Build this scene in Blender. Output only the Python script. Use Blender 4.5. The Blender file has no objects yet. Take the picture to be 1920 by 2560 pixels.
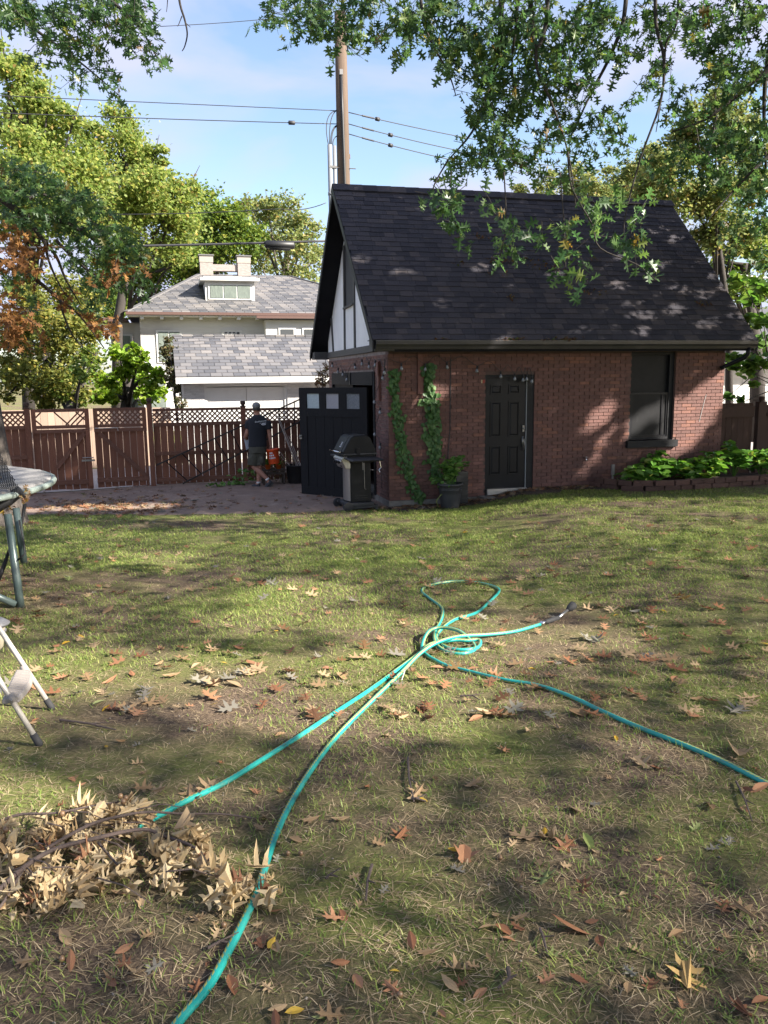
import bpy, math, random
import numpy as np
from mathutils import Vector, Matrix, Quaternion

R = math.radians
rnd = random.Random(11)
rng = np.random.default_rng(11)
sc = bpy.context.scene
COL = sc.collection

# ---------------------------------------------------------------- camera
FPX, PITCH, ROLL, CZ = 2035.2, 0.1622, -0.0116, 1.55
_c, _s = math.cos(PITCH), math.sin(PITCH)
_cr, _sr = math.cos(ROLL), math.sin(ROLL)
_R0, _U0, CF = np.array([1, 0, 0.]), np.array([0, _s, _c]), np.array([0, _c, -_s])
CR = _cr * _R0 + _sr * _U0
CU = -_sr * _R0 + _cr * _U0
CC = np.array([0, 0, CZ])
cam_data = bpy.data.cameras.new('camera')
cam = bpy.data.objects.new('camera', cam_data)
COL.objects.link(cam)
cam_data.sensor_fit = 'VERTICAL'
cam_data.sensor_height = 36
cam_data.sensor_width = 27
cam_data.lens = 36 * FPX / 2560
cam_data.clip_start = 0.05
cam_data.clip_end = 3000
cam.matrix_world = Matrix(((CR[0], CU[0], -CF[0], 0), (CR[1], CU[1], -CF[1], 0), (CR[2], CU[2], -CF[2], CZ), (0, 0, 0, 1)))
sc.camera = cam

# ---------------------------------------------------------------- sky, sun, exposure
SUN = Vector((0.695, -0.28, 0.45)).normalized()
SUN_EL = math.asin(SUN.z)
SUN_AZ = math.atan2(SUN.x, SUN.y)
w = bpy.data.worlds.new('World')
sc.world = w
w.use_nodes = True
nt = w.node_tree
nt.nodes.clear()
o_ = nt.nodes.new('ShaderNodeOutputWorld')
bg = nt.nodes.new('ShaderNodeBackground')
sky = nt.nodes.new('ShaderNodeTexSky')
sky.sky_type = 'NISHITA'
sky.sun_disc = False
sky.sun_elevation = SUN_EL
sky.sun_rotation = SUN_AZ
sky.air_density = 1.0
sky.dust_density = 1.1
sky.ozone_density = 1.5
tc = nt.nodes.new('ShaderNodeTexCoord')
mp = nt.nodes.new('ShaderNodeMapping')
mp.inputs['Scale'].default_value = (1.0, 1.0, 2.6)
mp.inputs['Location'].default_value = (0.35, 0.1, 0.22)
n1 = nt.nodes.new('ShaderNodeTexNoise')
n1.inputs['Scale'].default_value = 3.1
n1.inputs['Detail'].default_value = 6
n1.inputs['Roughness'].default_value = 0.48
n1.inputs['Distortion'].default_value = 0.25
rp = nt.nodes.new('ShaderNodeValToRGB')
rp.color_ramp.elements[0].position = 0.42
rp.color_ramp.elements[0].color = (0.06, 0.06, 0.06, 1)
rp.color_ramp.elements[1].position = 0.59
rp.color_ramp.elements[1].color = (0.92, 0.92, 0.92, 1)
mx = nt.nodes.new('ShaderNodeMix')
mx.data_type = 'RGBA'
mx.inputs[7].default_value = (2.75, 2.85, 3.75, 1)
L = nt.links.new
L(tc.outputs['Generated'], mp.inputs['Vector'])
L(mp.outputs['Vector'], n1.inputs['Vector'])
L(n1.outputs['Fac'], rp.inputs['Fac'])
L(rp.outputs['Color'], mx.inputs[0])
L(sky.outputs['Color'], mx.inputs[6])
L(mx.outputs[2], bg.inputs['Color'])
bg.inputs['Strength'].default_value = 0.075
L(bg.outputs['Background'], o_.inputs['Surface'])

sd = bpy.data.lights.new('sun', 'SUN')
sd.energy = 5.0
sd.angle = R(0.6)
sd.color = (1.0, 0.93, 0.82)
so = bpy.data.objects.new('sun', sd)
COL.objects.link(so)
so.location = (20, -8, 20)
so.rotation_euler = SUN.to_track_quat('Z', 'Y').to_euler()

sc.view_settings.view_transform = 'Standard'
sc.view_settings.look = 'None'
sc.view_settings.gamma = 1
sc.view_settings.use_curve_mapping = False
sc.view_settings.exposure = 1.95
sc.cycles.max_bounces = 5
sc.cycles.diffuse_bounces = 3
sc.cycles.glossy_bounces = 2
sc.cycles.transmission_bounces = 3

# ---------------------------------------------------------------- geometry helpers
YAW = 0.2598
GO = np.array([0.102, 14.665, CZ - 2.1002])     # garage corner, door threshold height
CYW, SYW = math.cos(YAW), math.sin(YAW)


def ray(px, py):
    return CF + CR * (px - 960) / FPX - CU * (py - 1280) / FPX


def at(px, py, y):                       # point seen in direction (px,py) at forward distance y
    d = ray(px, py)
    return Vector(CC + d * y / d[1])


def toL(P):
    d = np.array(P) - GO
    return np.array([d[0] * CYW + d[1] * SYW, -d[0] * SYW + d[1] * CYW, d[2]])


def toW(X, Y, Z):
    return Vector((GO[0] + X * CYW - Y * SYW, GO[1] + X * SYW + Y * CYW, GO[2] + Z))


def planeL(px, py, axis, val):
    d = ray(px, py)
    o = toL(CC)
    e = toL(CC + d) - o
    return o + e * (val - o[axis]) / e[axis]


def proj(P):
    d = np.asarray(P) - CC
    y = d @ CF
    return 960 + FPX * (d @ CR) / y, 1280 - FPX * (d @ CU) / y, y


def S(t):
    t = np.clip(t, 0, 1)
    return t * t * (3 - 2 * t)


def g(x, y):                             # terrain height
    x = np.asarray(x, float)
    y = np.asarray(y, float)
    b = -0.55 * np.clip(y, 0, 14.5) / 14.5 - 0.03 * S((y - 14.5) / 4)
    b = b - 0.22 * S((3.0 - x) / 2.0) * S(y / 13.) * S((40 - y) / 10)
    b = b - 0.10 * S((-4 - x) / 4) * S((y - 12) / 5)
    return b + 0.012 * np.sin(x * 1.7 + y * .6) * np.sin(y * 1.3 - x * .4) * S((14 - y) / 3)


def gnd(px, py, dz=0.0):
    z = 0.0
    d = ray(px, py)
    for i in range(60):
        P = CC + d * (z - CZ) / d[2]
        z = .5 * z + .5 * float(g(P[0], P[1]))
    return Vector((P[0], P[1], z + dz))


def gz(x, y):
    return float(g(x, y))


class MB:
    def __init__(s):
        s.v, s.f = [], []

    def add(s, vs, fs):
        n = len(s.v)
        s.v += [tuple(v) for v in vs]
        s.f += [tuple(i + n for i in q) for q in fs]
        return s

    BF = ((0, 3, 2, 1), (4, 5, 6, 7), (0, 1, 5, 4), (1, 2, 6, 5), (2, 3, 7, 6), (3, 0, 4, 7))

    def box(s, x0, x1, y0, y1, z0, z1):
        return s.add([(x0, y0, z0), (x1, y0, z0), (x1, y1, z0), (x0, y1, z0), (x0, y0, z1), (x1, y0, z1), (x1, y1, z1), (x0, y1, z1)], s.BF)

    def beam(s, p, q, w, h, up=(0, 0, 1)):
        p, q = Vector(p), Vector(q)
        d = (q - p).normalized()
        up = Vector(up)
        a = d.cross(up)
        if a.length < 1e-4:
            a = d.cross(Vector((0, 1, 0)))
        a.normalize()
        b = a.cross(d)
        vs = []
        for e in (p, q):
            for (i, j) in ((-1, -1), (1, -1), (1, 1), (-1, 1)):
                vs.append(e + a * (i * w / 2) + b * (j * h / 2))
        return s.add(vs, ((3, 2, 1, 0), (4, 5, 6, 7), (0, 1, 5, 4), (1, 2, 6, 5), (2, 3, 7, 6), (3, 0, 4, 7)))

    def tube(s, pts, rad, n=8, cap=True, ell=None):
        pts = [Vector(p) for p in pts]
        m = len(pts)
        if not hasattr(rad, '__len__'):
            rad = [rad] * m
        t0 = (pts[1] - pts[0]).normalized()
        a = t0.cross(Vector((0, 0, 1)))
        if a.length < 1e-3:
            a = t0.cross(Vector((0, 1, 0)))
        a.normalize()
        vs = []
        for i in range(m):
            t = (pts[min(i + 1, m - 1)] - pts[max(i - 1, 0)])
            if t.length < 1e-7:
                t = t0
            t.normalize()
            a = (a - t * a.dot(t))
            if a.length < 1e-5:
                a = t.orthogonal()
            a.normalize()
            b = t.cross(a)
            for k in range(n):
                th = 2 * math.pi * k / n
                vs.append(pts[i] + (a * math.cos(th) + b * math.sin(th)) * rad[i])
        fs = []
        for i in range(m - 1):
            for k in range(n):
                k2 = (k + 1) % n
                fs.append((i * n + k, i * n + k2, (i + 1) * n + k2, (i + 1) * n + k))
        if cap:
            fs.append(tuple(range(n - 1, -1, -1)))
            fs.append(tuple((m - 1) * n + k for k in range(n)))
        return s.add(vs, fs)

    def lathe(s, prof, n=20, c=(0, 0, 0), sx=1, sy=1, cap=True):
        vs, fs = [], []
        for (r, z) in prof:
            for k in range(n):
                th = 2 * math.pi * k / n
                vs.append((c[0] + r * math.cos(th) * sx, c[1] + r * math.sin(th) * sy, c[2] + z))
        m = len(prof)
        for i in range(m - 1):
            for k in range(n):
                k2 = (k + 1) % n
                fs.append((i * n + k, i * n + k2, (i + 1) * n + k2, (i + 1) * n + k))
        if cap:
            fs.append(tuple(range(n - 1, -1, -1)))
            fs.append(tuple((m - 1) * n + k for k in range(n)))
        return s.add(vs, fs)

    def ball(s, c, rx, ry=None, rz=None, n=12, m=8):
        ry = ry or rx
        rz = rz or rx
        vs = [(c[0], c[1], c[2] - rz)]
        for i in range(1, m):
            ph = -math.pi / 2 + math.pi * i / m
            for k in range(n):
                th = 2 * math.pi * k / n
                vs.append((c[0] + rx * math.cos(ph) * math.cos(th), c[1] + ry * math.cos(ph) * math.sin(th), c[2] + rz * math.sin(ph)))
        vs.append((c[0], c[1], c[2] + rz))
        fs = []
        for k in range(n):
            fs.append((0, 1 + (k + 1) % n, 1 + k))
        for i in range(m - 2):
            for k in range(n):
                a, b = 1 + i * n + k, 1 + i * n + (k + 1) % n
                fs.append((a, b, b + n, a + n))
        t = len(vs) - 1
        for k in range(n):
            fs.append((t, 1 + (m - 2) * n + k, 1 + (m - 2) * n + (k + 1) % n))
        return s.add(vs, fs)

    def prism(s, poly, fn, t0, t1):      # poly: 2D outline, fn(a,b,t) -> 3D
        n = len(poly)
        vs = [fn(a, b, t0) for a, b in poly] + [fn(a, b, t1) for a, b in poly]
        fs = [tuple(range(n - 1, -1, -1)), tuple(range(n, 2 * n))]
        for i in range(n):
            j = (i + 1) % n
            fs.append((i, j, n + j, n + i))
        return s.add(vs, fs)

    def mesh(s, name='mesh', smooth=False):
        me = bpy.data.meshes.new(name)
        me.from_pydata(s.v, [], s.f)
        if smooth:
            me.polygons.foreach_set('use_smooth', [True] * len(me.polygons))
        me.update()
        return me

    def build(s, name, mat, parent=None, smooth=False, bevel=0, seg=2):
        return obj(name, s.mesh(name, smooth), mat, parent, bevel, seg)


def obj(name, me, mat=None, parent=None, bevel=0, seg=2):
    if mat is not None and len(me.materials) == 0:
        me.materials.append(mat)
    o = bpy.data.objects.new(name, me)
    COL.objects.link(o)
    o.parent = parent
    if bevel:
        b = o.modifiers.new('bevel', 'BEVEL')
        b.width = bevel
        b.segments = seg
        b.limit_method = 'ANGLE'
    return o


def tag(o, label=None, cat=None, group=None, kind=None):
    if label:
        o['label'] = label
    if cat:
        o['category'] = cat
    if group:
        o['group'] = group
    if kind:
        o['kind'] = kind
    return o


def thing(name, label, cat, loc=(0, 0, 0), rotz=0, group=None):
    o = bpy.data.objects.new(name, None)
    o.empty_display_size = 0.2
    COL.objects.link(o)
    o.location = loc
    o.rotation_euler = (0, 0, rotz)
    return tag(o, label, cat, group)


def struct(o):
    o['kind'] = 'structure'
    return o


UNIT = {}


def unit_box(mat):
    k = mat.name
    if k not in UNIT:
        m = MB().box(-.5, .5, -.5, .5, -.5, .5).mesh('unit_' + k)
        m.materials.append(mat)
        UNIT[k] = m
    return UNIT[k]


def bxo(name, mat, parent, x0, x1, y0, y1, z0, z1, tilt=None):
    o = bpy.data.objects.new(name, unit_box(mat))
    COL.objects.link(o)
    o.parent = parent
    o.location = ((x0 + x1) / 2, (y0 + y1) / 2, (z0 + z1) / 2)
    o.scale = (x1 - x0, y1 - y0, z1 - z0)
    if tilt:
        o.rotation_euler = tilt
    return o


def inst_mesh(name, T, Fs, pos, rot, scale, mats, mi=None, nrm=False):
    """many rigid copies of a small template as one mesh"""
    T = np.asarray(T, float)
    N, k = len(pos), len(T)
    V = (np.einsum('nij,kj->nki', rot, T) * np.asarray(scale)[:, None, None] + np.asarray(pos)[:, None, :]).reshape(-1, 3)
    lens = np.array([len(q) for q in Fs])
    flat = np.concatenate([np.array(q) for q in Fs])
    loops = (flat[None, :] + (np.arange(N) * k)[:, None]).reshape(-1)
    tot = np.tile(lens, N)
    start = np.concatenate([[0], np.cumsum(tot)[:-1]])
    me = bpy.data.meshes.new(name)
    me.vertices.add(len(V))
    me.vertices.foreach_set('co', V.astype(np.float32).reshape(-1))
    me.loops.add(len(loops))
    me.loops.foreach_set('vertex_index', loops.astype(np.int32))
    me.polygons.add(len(tot))
    me.polygons.foreach_set('loop_start', start.astype(np.int32))
    try:
        me.polygons.foreach_set('loop_total', tot.astype(np.int32))
    except Exception:
        pass
    for m in mats:
        me.materials.append(m)
    if mi is not None:
        me.polygons.foreach_set('material_index', np.repeat(np.asarray(mi, np.int32), len(Fs)))
    me.update(calc_edges=True)
    return me


def rand_rots(n, up=0.5, rg=rng):
    """random rotations, leaf normals biased upward"""
    nz = rg.normal(size=(n, 3))
    nz /= np.linalg.norm(nz, axis=1)[:, None]
    nz[:, 2] = np.abs(nz[:, 2]) + up
    nz /= np.linalg.norm(nz, axis=1)[:, None]
    a = rg.normal(size=(n, 3))
    a -= nz * np.sum(a * nz, axis=1)[:, None]
    a /= np.linalg.norm(a, axis=1)[:, None]
    b = np.cross(nz, a)
    return np.stack([a, b, nz], axis=2)


# leaf templates (leaf points along +Y, lies in XY)
def two_halves(pts, fold=0.25, droop=0.0):
    """pts: right half outline from base to tip [(x,y)...] with x>=0, base and tip on x=0"""
    n = len(pts)
    V = [(x, y, abs(x) * fold - droop * y * y) for x, y in pts] + [(-x, y, abs(x) * fold - droop * y * y) for x, y in pts[1:-1]]
    right = list(range(n))
    left = [0] + [n + i for i in range(n - 2)] + [n - 1]
    return V, [tuple(right), tuple(left[::-1])]


OAK = two_halves([(0, -.5), (.03, -.3), (.16, -.26), (.36, -.33), (.28, -.16), (.09, -.08), (.12, .02), (.47, .12), (.33, .2), (.09, .2), (.13, .29), (.3, .43), (.11, .4), (0, .55)], .22, .12)
OAKS = two_halves([(0, -.5), (.07, -.22), (.38, -.22), (.1, -.02), (.45, .16), (.1, .22), (.22, .42), (0, .55)], .22, .1)
MAPLE = two_halves([(0, -.4), (.25, -.3), (.2, -.12), (.5, .05), (.24, .14), (.2, .34), (0, .5)], .2, .1)
DIA = two_halves([(0, -.5), (.3, 0), (0, .5)], .25)
OVAL = two_halves([(0, -.5), (.22, -.32), (.33, -.05), (.26, .25), (.1, .43), (0, .52)], .25, .25)
HEART = two_halves([(0, -.36), (.2, -.46), (.4, -.28), (.4, .02), (.2, .34), (0, .55)], .15, .2)

# ---------------------------------------------------------------- materials
def _new(name):
    m = bpy.data.materials.new(name)
    m.use_nodes = True
    t = m.node_tree
    t.nodes.clear()
    out = t.nodes.new('ShaderNodeOutputMaterial')
    p = t.nodes.new('ShaderNodeBsdfPrincipled')
    t.links.new(p.outputs[0], out.inputs['Surface'])
    return m, t, p, out


def _val(t, op, a, b=None, c=None):
    n = t.nodes.new('ShaderNodeMath')
    n.operation = op
    for i, q in enumerate((a, b, c)):
        if q is None:
            continue
        if isinstance(q, (int, float)):
            n.inputs[i].default_value = q
        else:
            t.links.new(q, n.inputs[i])
    return n.outputs[0]


def _mixc(t, fac, a, b, mode='MIX'):
    n = t.nodes.new('ShaderNodeMix')
    n.data_type = 'RGBA'
    n.blend_type = mode
    for i, q in ((0, fac), (6, a), (7, b)):
        if isinstance(q, (int, float)):
            n.inputs[i].default_value = q
        elif isinstance(q, tuple):
            n.inputs[i].default_value = (*q, 1) if len(q) == 3 else q
        else:
            t.links.new(q, n.inputs[i])
    return n.outputs[2]


def _noise(t, vec, scale, detail=4, rough=.55, dist=0):
    n = t.nodes.new('ShaderNodeTexNoise')
    n.inputs['Scale'].default_value = scale
    n.inputs['Detail'].default_value = detail
    n.inputs['Roughness'].default_value = rough
    n.inputs['Distortion'].default_value = dist
    if vec is not None:
        t.links.new(vec, n.inputs['Vector'])
    return n.outputs['Fac']


def _ramp(t, fac, stops):
    n = t.nodes.new('ShaderNodeValToRGB')
    e = n.color_ramp.elements
    while len(e) < len(stops):
        e.new(.5)
    for q, (p, c) in zip(e, stops):
        q.position = p
        q.color = (*c, 1) if len(c) == 3 else c
    if fac is not None:
        t.links.new(fac, n.inputs['Fac'])
    return n.outputs['Color']


def _rand(t):
    oi = t.nodes.new('ShaderNodeObjectInfo')
    ge = t.nodes.new('ShaderNodeNewGeometry')
    s_ = _val(t, 'ADD', oi.outputs['Random'], ge.outputs['Random Per Island'])
    return _val(t, 'FRACT', s_)


def _coords(t, stretch=(1, 1, 1), world=False):
    tc_ = t.nodes.new('ShaderNodeTexCoord')
    if world:
        ge = t.nodes.new('ShaderNodeNewGeometry')
        src = ge.outputs['Position']
    else:
        src = tc_.outputs['Object']
    m_ = t.nodes.new('ShaderNodeMapping')
    m_.inputs['Scale'].default_value = stretch
    t.links.new(src, m_.inputs['Vector'])
    if not world:
        oi = t.nodes.new('ShaderNodeObjectInfo')
        o3 = t.nodes.new('ShaderNodeVectorMath')
        o3.operation = 'MULTIPLY_ADD'
        o3.inputs[1].default_value = (1, 1, 1)
        t.links.new(m_.outputs[0], o3.inputs[0])
        cm = t.nodes.new('ShaderNodeCombineXYZ')
        r_ = _val(t, 'MULTIPLY', oi.outputs['Random'], 37.0)
        t.links.new(r_, cm.inputs[0])
        t.links.new(r_, cm.inputs[2])
        t.links.new(cm.outputs[0], o3.inputs[2])
        return o3.outputs[0]
    return m_.outputs[0]


def pmat(name, col, col2=None, rough=.6, scale=6, stretch=(1, 1, 1), rv=0.0, bump=0, bscale=60, metal=0, spec=.5, world=False,
         stain=None, stain_scale=1.5, stain_lo=.5, stain_hi=.75, detail=5, coat=0, rcols=None):
    m, t, p, out = _new(name)
    v = _coords(t, stretch, world)
    c = None
    if rcols:
        c = _ramp(t, _rand(t), rcols)
    if col2 is not None:
        f = _ramp(t, _noise(t, v, scale, detail, .6), [(.32, (0, 0, 0)), (.68, (1, 1, 1))])
        if c is not None:
            c = _mixc(t, _val(t, 'MULTIPLY', f, .5), c, col2)
        else:
            c = _mixc(t, f, col, col2)
    if stain is not None:
        f = _ramp(t, _noise(t, v, stain_scale, 6, .65, .4), [(stain_lo, (0, 0, 0)), (stain_hi, (1, 1, 1))])
        c = _mixc(t, f, c if c is not None else col, stain)
    if rv:
        r_ = _val(t, 'MULTIPLY_ADD', _rand(t), 2 * rv, 1 - rv)
        cm = t.nodes.new('ShaderNodeCombineColor')
        for i in range(3):
            t.links.new(r_, cm.inputs[i])
        c = _mixc(t, 1.0, c if c is not None else col, cm.outputs[0], 'MULTIPLY')
    if c is None:
        p.inputs['Base Color'].default_value = (*col, 1)
    else:
        t.links.new(c, p.inputs['Base Color'])
    p.inputs['Roughness'].default_value = rough
    p.inputs['Metallic'].default_value = metal
    p.inputs['Specular IOR Level'].default_value = spec
    p.inputs['Coat Weight'].default_value = coat
    if bump:
        b = t.nodes.new('ShaderNodeBump')
        b.inputs['Strength'].default_value = bump
        b.inputs['Distance'].default_value = .02
        t.links.new(_noise(t, v, bscale, 4, .6), b.inputs['Height'])
        t.links.new(b.outputs[0], p.inputs['Normal'])
    return m


def leafmat(name, stops, trans=.4, rough=.5, spec=.35, patch=None, psc=.35):
    m, t, p, out = _new(name)
    c = _ramp(t, _rand(t), stops)
    if patch:
        v = _coords(t, (1, 1, 1), True)
        f = _ramp(t, _noise(t, v, psc, 3, .5), [(.45, (0, 0, 0)), (.66, (1, 1, 1))])
        c = _mixc(t, f, c, patch)
    t.links.new(c, p.inputs['Base Color'])
    p.inputs['Roughness'].default_value = rough
    p.inputs['Specular IOR Level'].default_value = spec
    tr = t.nodes.new('ShaderNodeBsdfTranslucent')
    hs = t.nodes.new('ShaderNodeHueSaturation')
    hs.inputs['Value'].default_value = 1.35
    hs.inputs['Saturation'].default_value = 1.1
    t.links.new(c, hs.inputs['Color'])
    t.links.new(hs.outputs[0], tr.inputs['Color'])
    ms = t.nodes.new('ShaderNodeMixShader')
    ms.inputs[0].default_value = trans
    t.links.new(p.outputs[0], ms.inputs[1])
    t.links.new(tr.outputs[0], ms.inputs[2])
    t.links.new(ms.outputs[0], out.inputs['Surface'])
    return m


M = {}
M['brick'] = pmat('brick', (.16, .065, .05), (.115, .05, .042), rough=.85, scale=14, rv=.08, bump=.5, bscale=90,
                  rcols=[(0, (.145, .076, .066)), (.45, (.165, .083, .071)), (.85, (.18, .09, .076)), (.97, (.24, .11, .075)), (1, (.13, .072, .066))], stain=(.06, .045, .045), stain_scale=.9, stain_lo=.55, stain_hi=.9)
M['mortar'] = pmat('mortar', (.125, .082, .072), (.095, .062, .055), rough=.95, scale=5, bump=.6, bscale=120)
M['mortar_pale'] = pmat('mortar_pale', (.32, .27, .25), (.2, .16, .15), rough=.95, scale=5, bump=.6, bscale=120)
M['concrete'] = pmat('concrete', (.24, .22, .20), (.15, .135, .12), rough=.9, scale=4, bump=.5, bscale=50)
M['shingle'] = pmat('shingle', (.045, .045, .055), (.07, .064, .07), rough=.92, scale=30, rv=.10, bump=.8, bscale=220, spec=.25,
                    rcols=[(0, (.042, .041, .054)), (.4, (.058, .055, .068)), (.75, (.072, .065, .074)), (1, (.095, .08, .08))])
M['roofdeck'] = pmat('roofdeck', (.05, .045, .05), (.07, .06, .06), rough=.95, scale=40, bump=.6, bscale=150)
M['black_paint'] = pmat('black_paint', (.010, .0105, .013), (.017, .017, .02), rough=.55, scale=5, bump=.15, bscale=40, spec=.25)
M['soffit'] = pmat('soffit', (.009, .009, .012), (.014, .014, .017), rough=.8, scale=3, spec=.15)
M['black_gloss'] = pmat('black_gloss', (.006, .006, .009), (.010, .010, .014), rough=.38, scale=3, spec=.25)
M['gutter'] = pmat('gutter', (.03, .029, .033), (.05, .047, .05), rough=.3, scale=3, stain=(.10, .09, .085), stain_scale=3, stain_lo=.6, stain_hi=.95)
M['lip_sheen'] = pmat('lip_sheen', (.16, .155, .16), (.22, .21, .215), rough=.25, scale=3, stain=(.06, .055, .055), stain_scale=4, stain_lo=.55, stain_hi=.7)  # gutter colour lightened to paint in the sky's reflection
M['worn_black'] = pmat('worn_black', (.010, .010, .013), (.018, .0175, .019), rough=.75, spec=.2, scale=3, stretch=(8, 8, 1), stain=(.08, .07, .06), stain_scale=2.2, stain_lo=.64, stain_hi=.95, bump=.4, bscale=20)
M['grey_trim'] = pmat('grey_trim', (.075, .072, .072), (.05, .05, .05), rough=.7, scale=3, bump=.2)
M['stucco'] = pmat('stucco', (.84, .845, .85), (.74, .745, .76), rough=.9, scale=2.2, bump=.35, bscale=150)
M['vent'] = pmat('vent', (.045, .045, .052), (.035, .035, .04), rough=.7, scale=3)
M['brown_board'] = pmat('brown_board', (.17, .07, .055), (.13, .055, .045), rough=.7, scale=4, stretch=(6, 6, 1))
M['fence'] = pmat('fence', (.22, .088, .05), (.15, .06, .037), rough=.82, scale=3, stretch=(12, 12, 1), rv=.18, bump=.35, bscale=12,
                  stain=(.05, .028, .022), stain_scale=1.3, stain_lo=.55, stain_hi=.85)
M['fence_h'] = pmat('fence_h', (.18, .078, .048), (.115, .052, .036), rough=.82, scale=3, stretch=(1, 12, 12), rv=.15, bump=.35, bscale=12)
M['fence_dark'] = pmat('fence_dark', (.075, .04, .03), (.05, .028, .022), rough=.85, scale=3, stretch=(12, 12, 1), rv=.15, bump=.3, bscale=12)
M['pale_fence'] = pmat('pale_fence', (0.375, 0.270, 0.203), (0.300, 0.210, 0.158), rough=.9, scale=3, stretch=(10, 10, 1), rv=.12)
M['asphalt'] = pmat('asphalt', (.30, .215, .17), (.20, .145, .118), rough=.95, scale=1.2, bump=.8, bscale=110, world=True, detail=8,
                    stain=(.38, .30, .26), stain_scale=2.6, stain_lo=.55, stain_hi=.8, spec=.25)
M['alley'] = pmat('alley', (0.390, 0.345, 0.315), (0.315, 0.277, 0.255), rough=.95, scale=.8, world=True, bump=.3)
M['soil'] = pmat('soil', (.075, .05, .036), (.045, .03, .022), rough=1, scale=6, bump=1, bscale=60, world=True)
M['stone'] = pmat('stone', (.15, .075, .055), (.085, .05, .042), rough=.9, scale=6, rv=.2, bump=.8, bscale=25)
M['slate'] = pmat('slate', (0.112, 0.112, 0.124), (0.135, 0.128, 0.124), rough=.55, scale=5, rv=.2, rcols=[(0, (0.075, 0.079, 0.094)), (.4, (0.109, 0.109, 0.120)), (.8, (0.143, 0.135, 0.135)), (1, (0.173, 0.158, 0.150))])
M['slate_dark'] = pmat('slate_dark', (.1, .1, .11), (.14, .13, .13), rough=.8, scale=4)
M['white_paint'] = pmat('white_paint', (0.560, 0.556, 0.544), (0.504, 0.496, 0.480), rough=.6, scale=2)
M['cream'] = pmat('cream', (0.448, 0.424, 0.400), (0.400, 0.376, 0.352), rough=.7, scale=2)
M['white_brick'] = pmat('white_brick', (0.528, 0.524, 0.520), (0.432, 0.420, 0.412), rough=.9, scale=4, stretch=(1, 1, 2.5), rv=.1, stain=(0.264, 0.240, 0.232), stain_scale=1.6, stain_lo=.52, stain_hi=.74, bump=.6, bscale=20)
M['chimney_brick'] = pmat('chimney_brick', (.22, .18, .165), (.31, .28, .265), rough=.9, scale=6, stretch=(1, 1, 5))
M['chimney_cap'] = pmat('chimney_cap', (.30, .275, .245), (.26, .24, .215), rough=.8)
M['brown_gutter'] = pmat('brown_gutter', (.10, .055, .045), rough=.5)
M['curtain'] = pmat('curtain', (.16, .19, .165), (.10, .12, .11), rough=.9, scale=3, stretch=(4, 1, 1))
M['dark_pane'] = pmat('dark_pane', (.07, .075, .08), rough=.12)
M['win_glass'] = pmat('win_glass', (.012, .013, .016), rough=.07, spec=.5)
M['screen'] = pmat('screen', (.008, .0085, .010), (.015, .015, .017), rough=.5, scale=3, spec=.2, stain=(.05, .05, .05), stain_scale=1.7, stain_lo=.58, stain_hi=.95)
M['steel'] = pmat('steel', (.55, .53, .51), (.45, .43, .42), rough=.38, metal=.9, scale=3, stretch=(40, 40, 1))
M['chrome'] = pmat('chrome', (.7, .7, .72), rough=.18, metal=1)
M['grill_black'] = pmat('grill_black', (.010, .010, .012), (.016, .016, .018), spec=.2, rough=.45, scale=4, bump=.1, bscale=80)
M['grill_grey'] = pmat('grill_grey', (.025, .025, .028), (.035, .035, .04), rough=.5, scale=4)
M['iron'] = pmat('iron', (.25, .24, .23), rough=.4, metal=.8)
M['rubber'] = pmat('rubber', (.025, .025, .027), rough=.8)
M['pot'] = pmat('pot', (.035, .036, .042), (.055, .056, .062), rough=.55, scale=4, bump=.2, bscale=30)
M['black_plastic'] = pmat('black_plastic', (.014, .014, .016), rough=.5)
M['alu'] = pmat('alu', (.50, .47, .43), (.38, .35, .32), rough=.5, metal=.35, scale=9, stain=(.17, .12, .09), stain_scale=7, stain_lo=.6, stain_hi=.85)
M['step_plastic'] = pmat('step_plastic', (.30, .27, .25), (.22, .20, .19), rough=.6, scale=12)
M['green_tube'] = pmat('green_tube', (.055, .085, .085), (.08, .105, .10), rough=.35, scale=5, metal=.2)
M['pad'] = pmat('pad', (0.281, 0.272, 0.264), (0.212, 0.200, 0.191), rough=.6, scale=5, stain=(0.306, 0.221, 0.136), stain_scale=3, stain_lo=.62, stain_hi=.8)
M['pad_edge'] = pmat('pad_edge', (.27, .32, .29), (.21, .25, .23), rough=.5, scale=5)
M['net'] = pmat('net', (.014, .014, .016), rough=.7)
M['lamp_grey'] = pmat('lamp_grey', (.12, .12, .135), (.16, .16, .17), rough=.45, scale=8)
M['lamp_glass'] = pmat('lamp_glass', (.35, .31, .24), rough=.3)
M['wood_pole'] = pmat('wood_pole', (.12, .08, .052), (.075, .05, .036), rough=.85, scale=2, stretch=(14, 14, 1), stain=(.10, .07, .05), stain_scale=.6, stain_lo=.45, stain_hi=.7, bump=.3, bscale=8)
M['conduit'] = pmat('conduit', (.22, .23, .25), (.17, .18, .20), rough=.5, scale=3)
M['wire'] = pmat('wire', (.03, .03, .035), rough=.6)
M['pale_wire'] = pmat('pale_wire', (.5, .5, .5), rough=.4)
M['bark'] = pmat('bark', (.13, .11, .095), (.06, .05, .045), rough=.95, scale=7, stretch=(3, 3, .8), bump=1, bscale=14)
M['bark_dark'] = pmat('bark_dark', (.045, .037, .033), (.03, .025, .022), rough=.9, scale=8, bump=.5, bscale=30)
M['twig'] = pmat('twig', (.10, .07, .06), (.06, .045, .04), rough=.9, scale=20, bump=.4, bscale=60)
M['skin'] = pmat('skin', (.42, .21, .15), (.36, .17, .12), rough=.55, scale=12)
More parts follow.
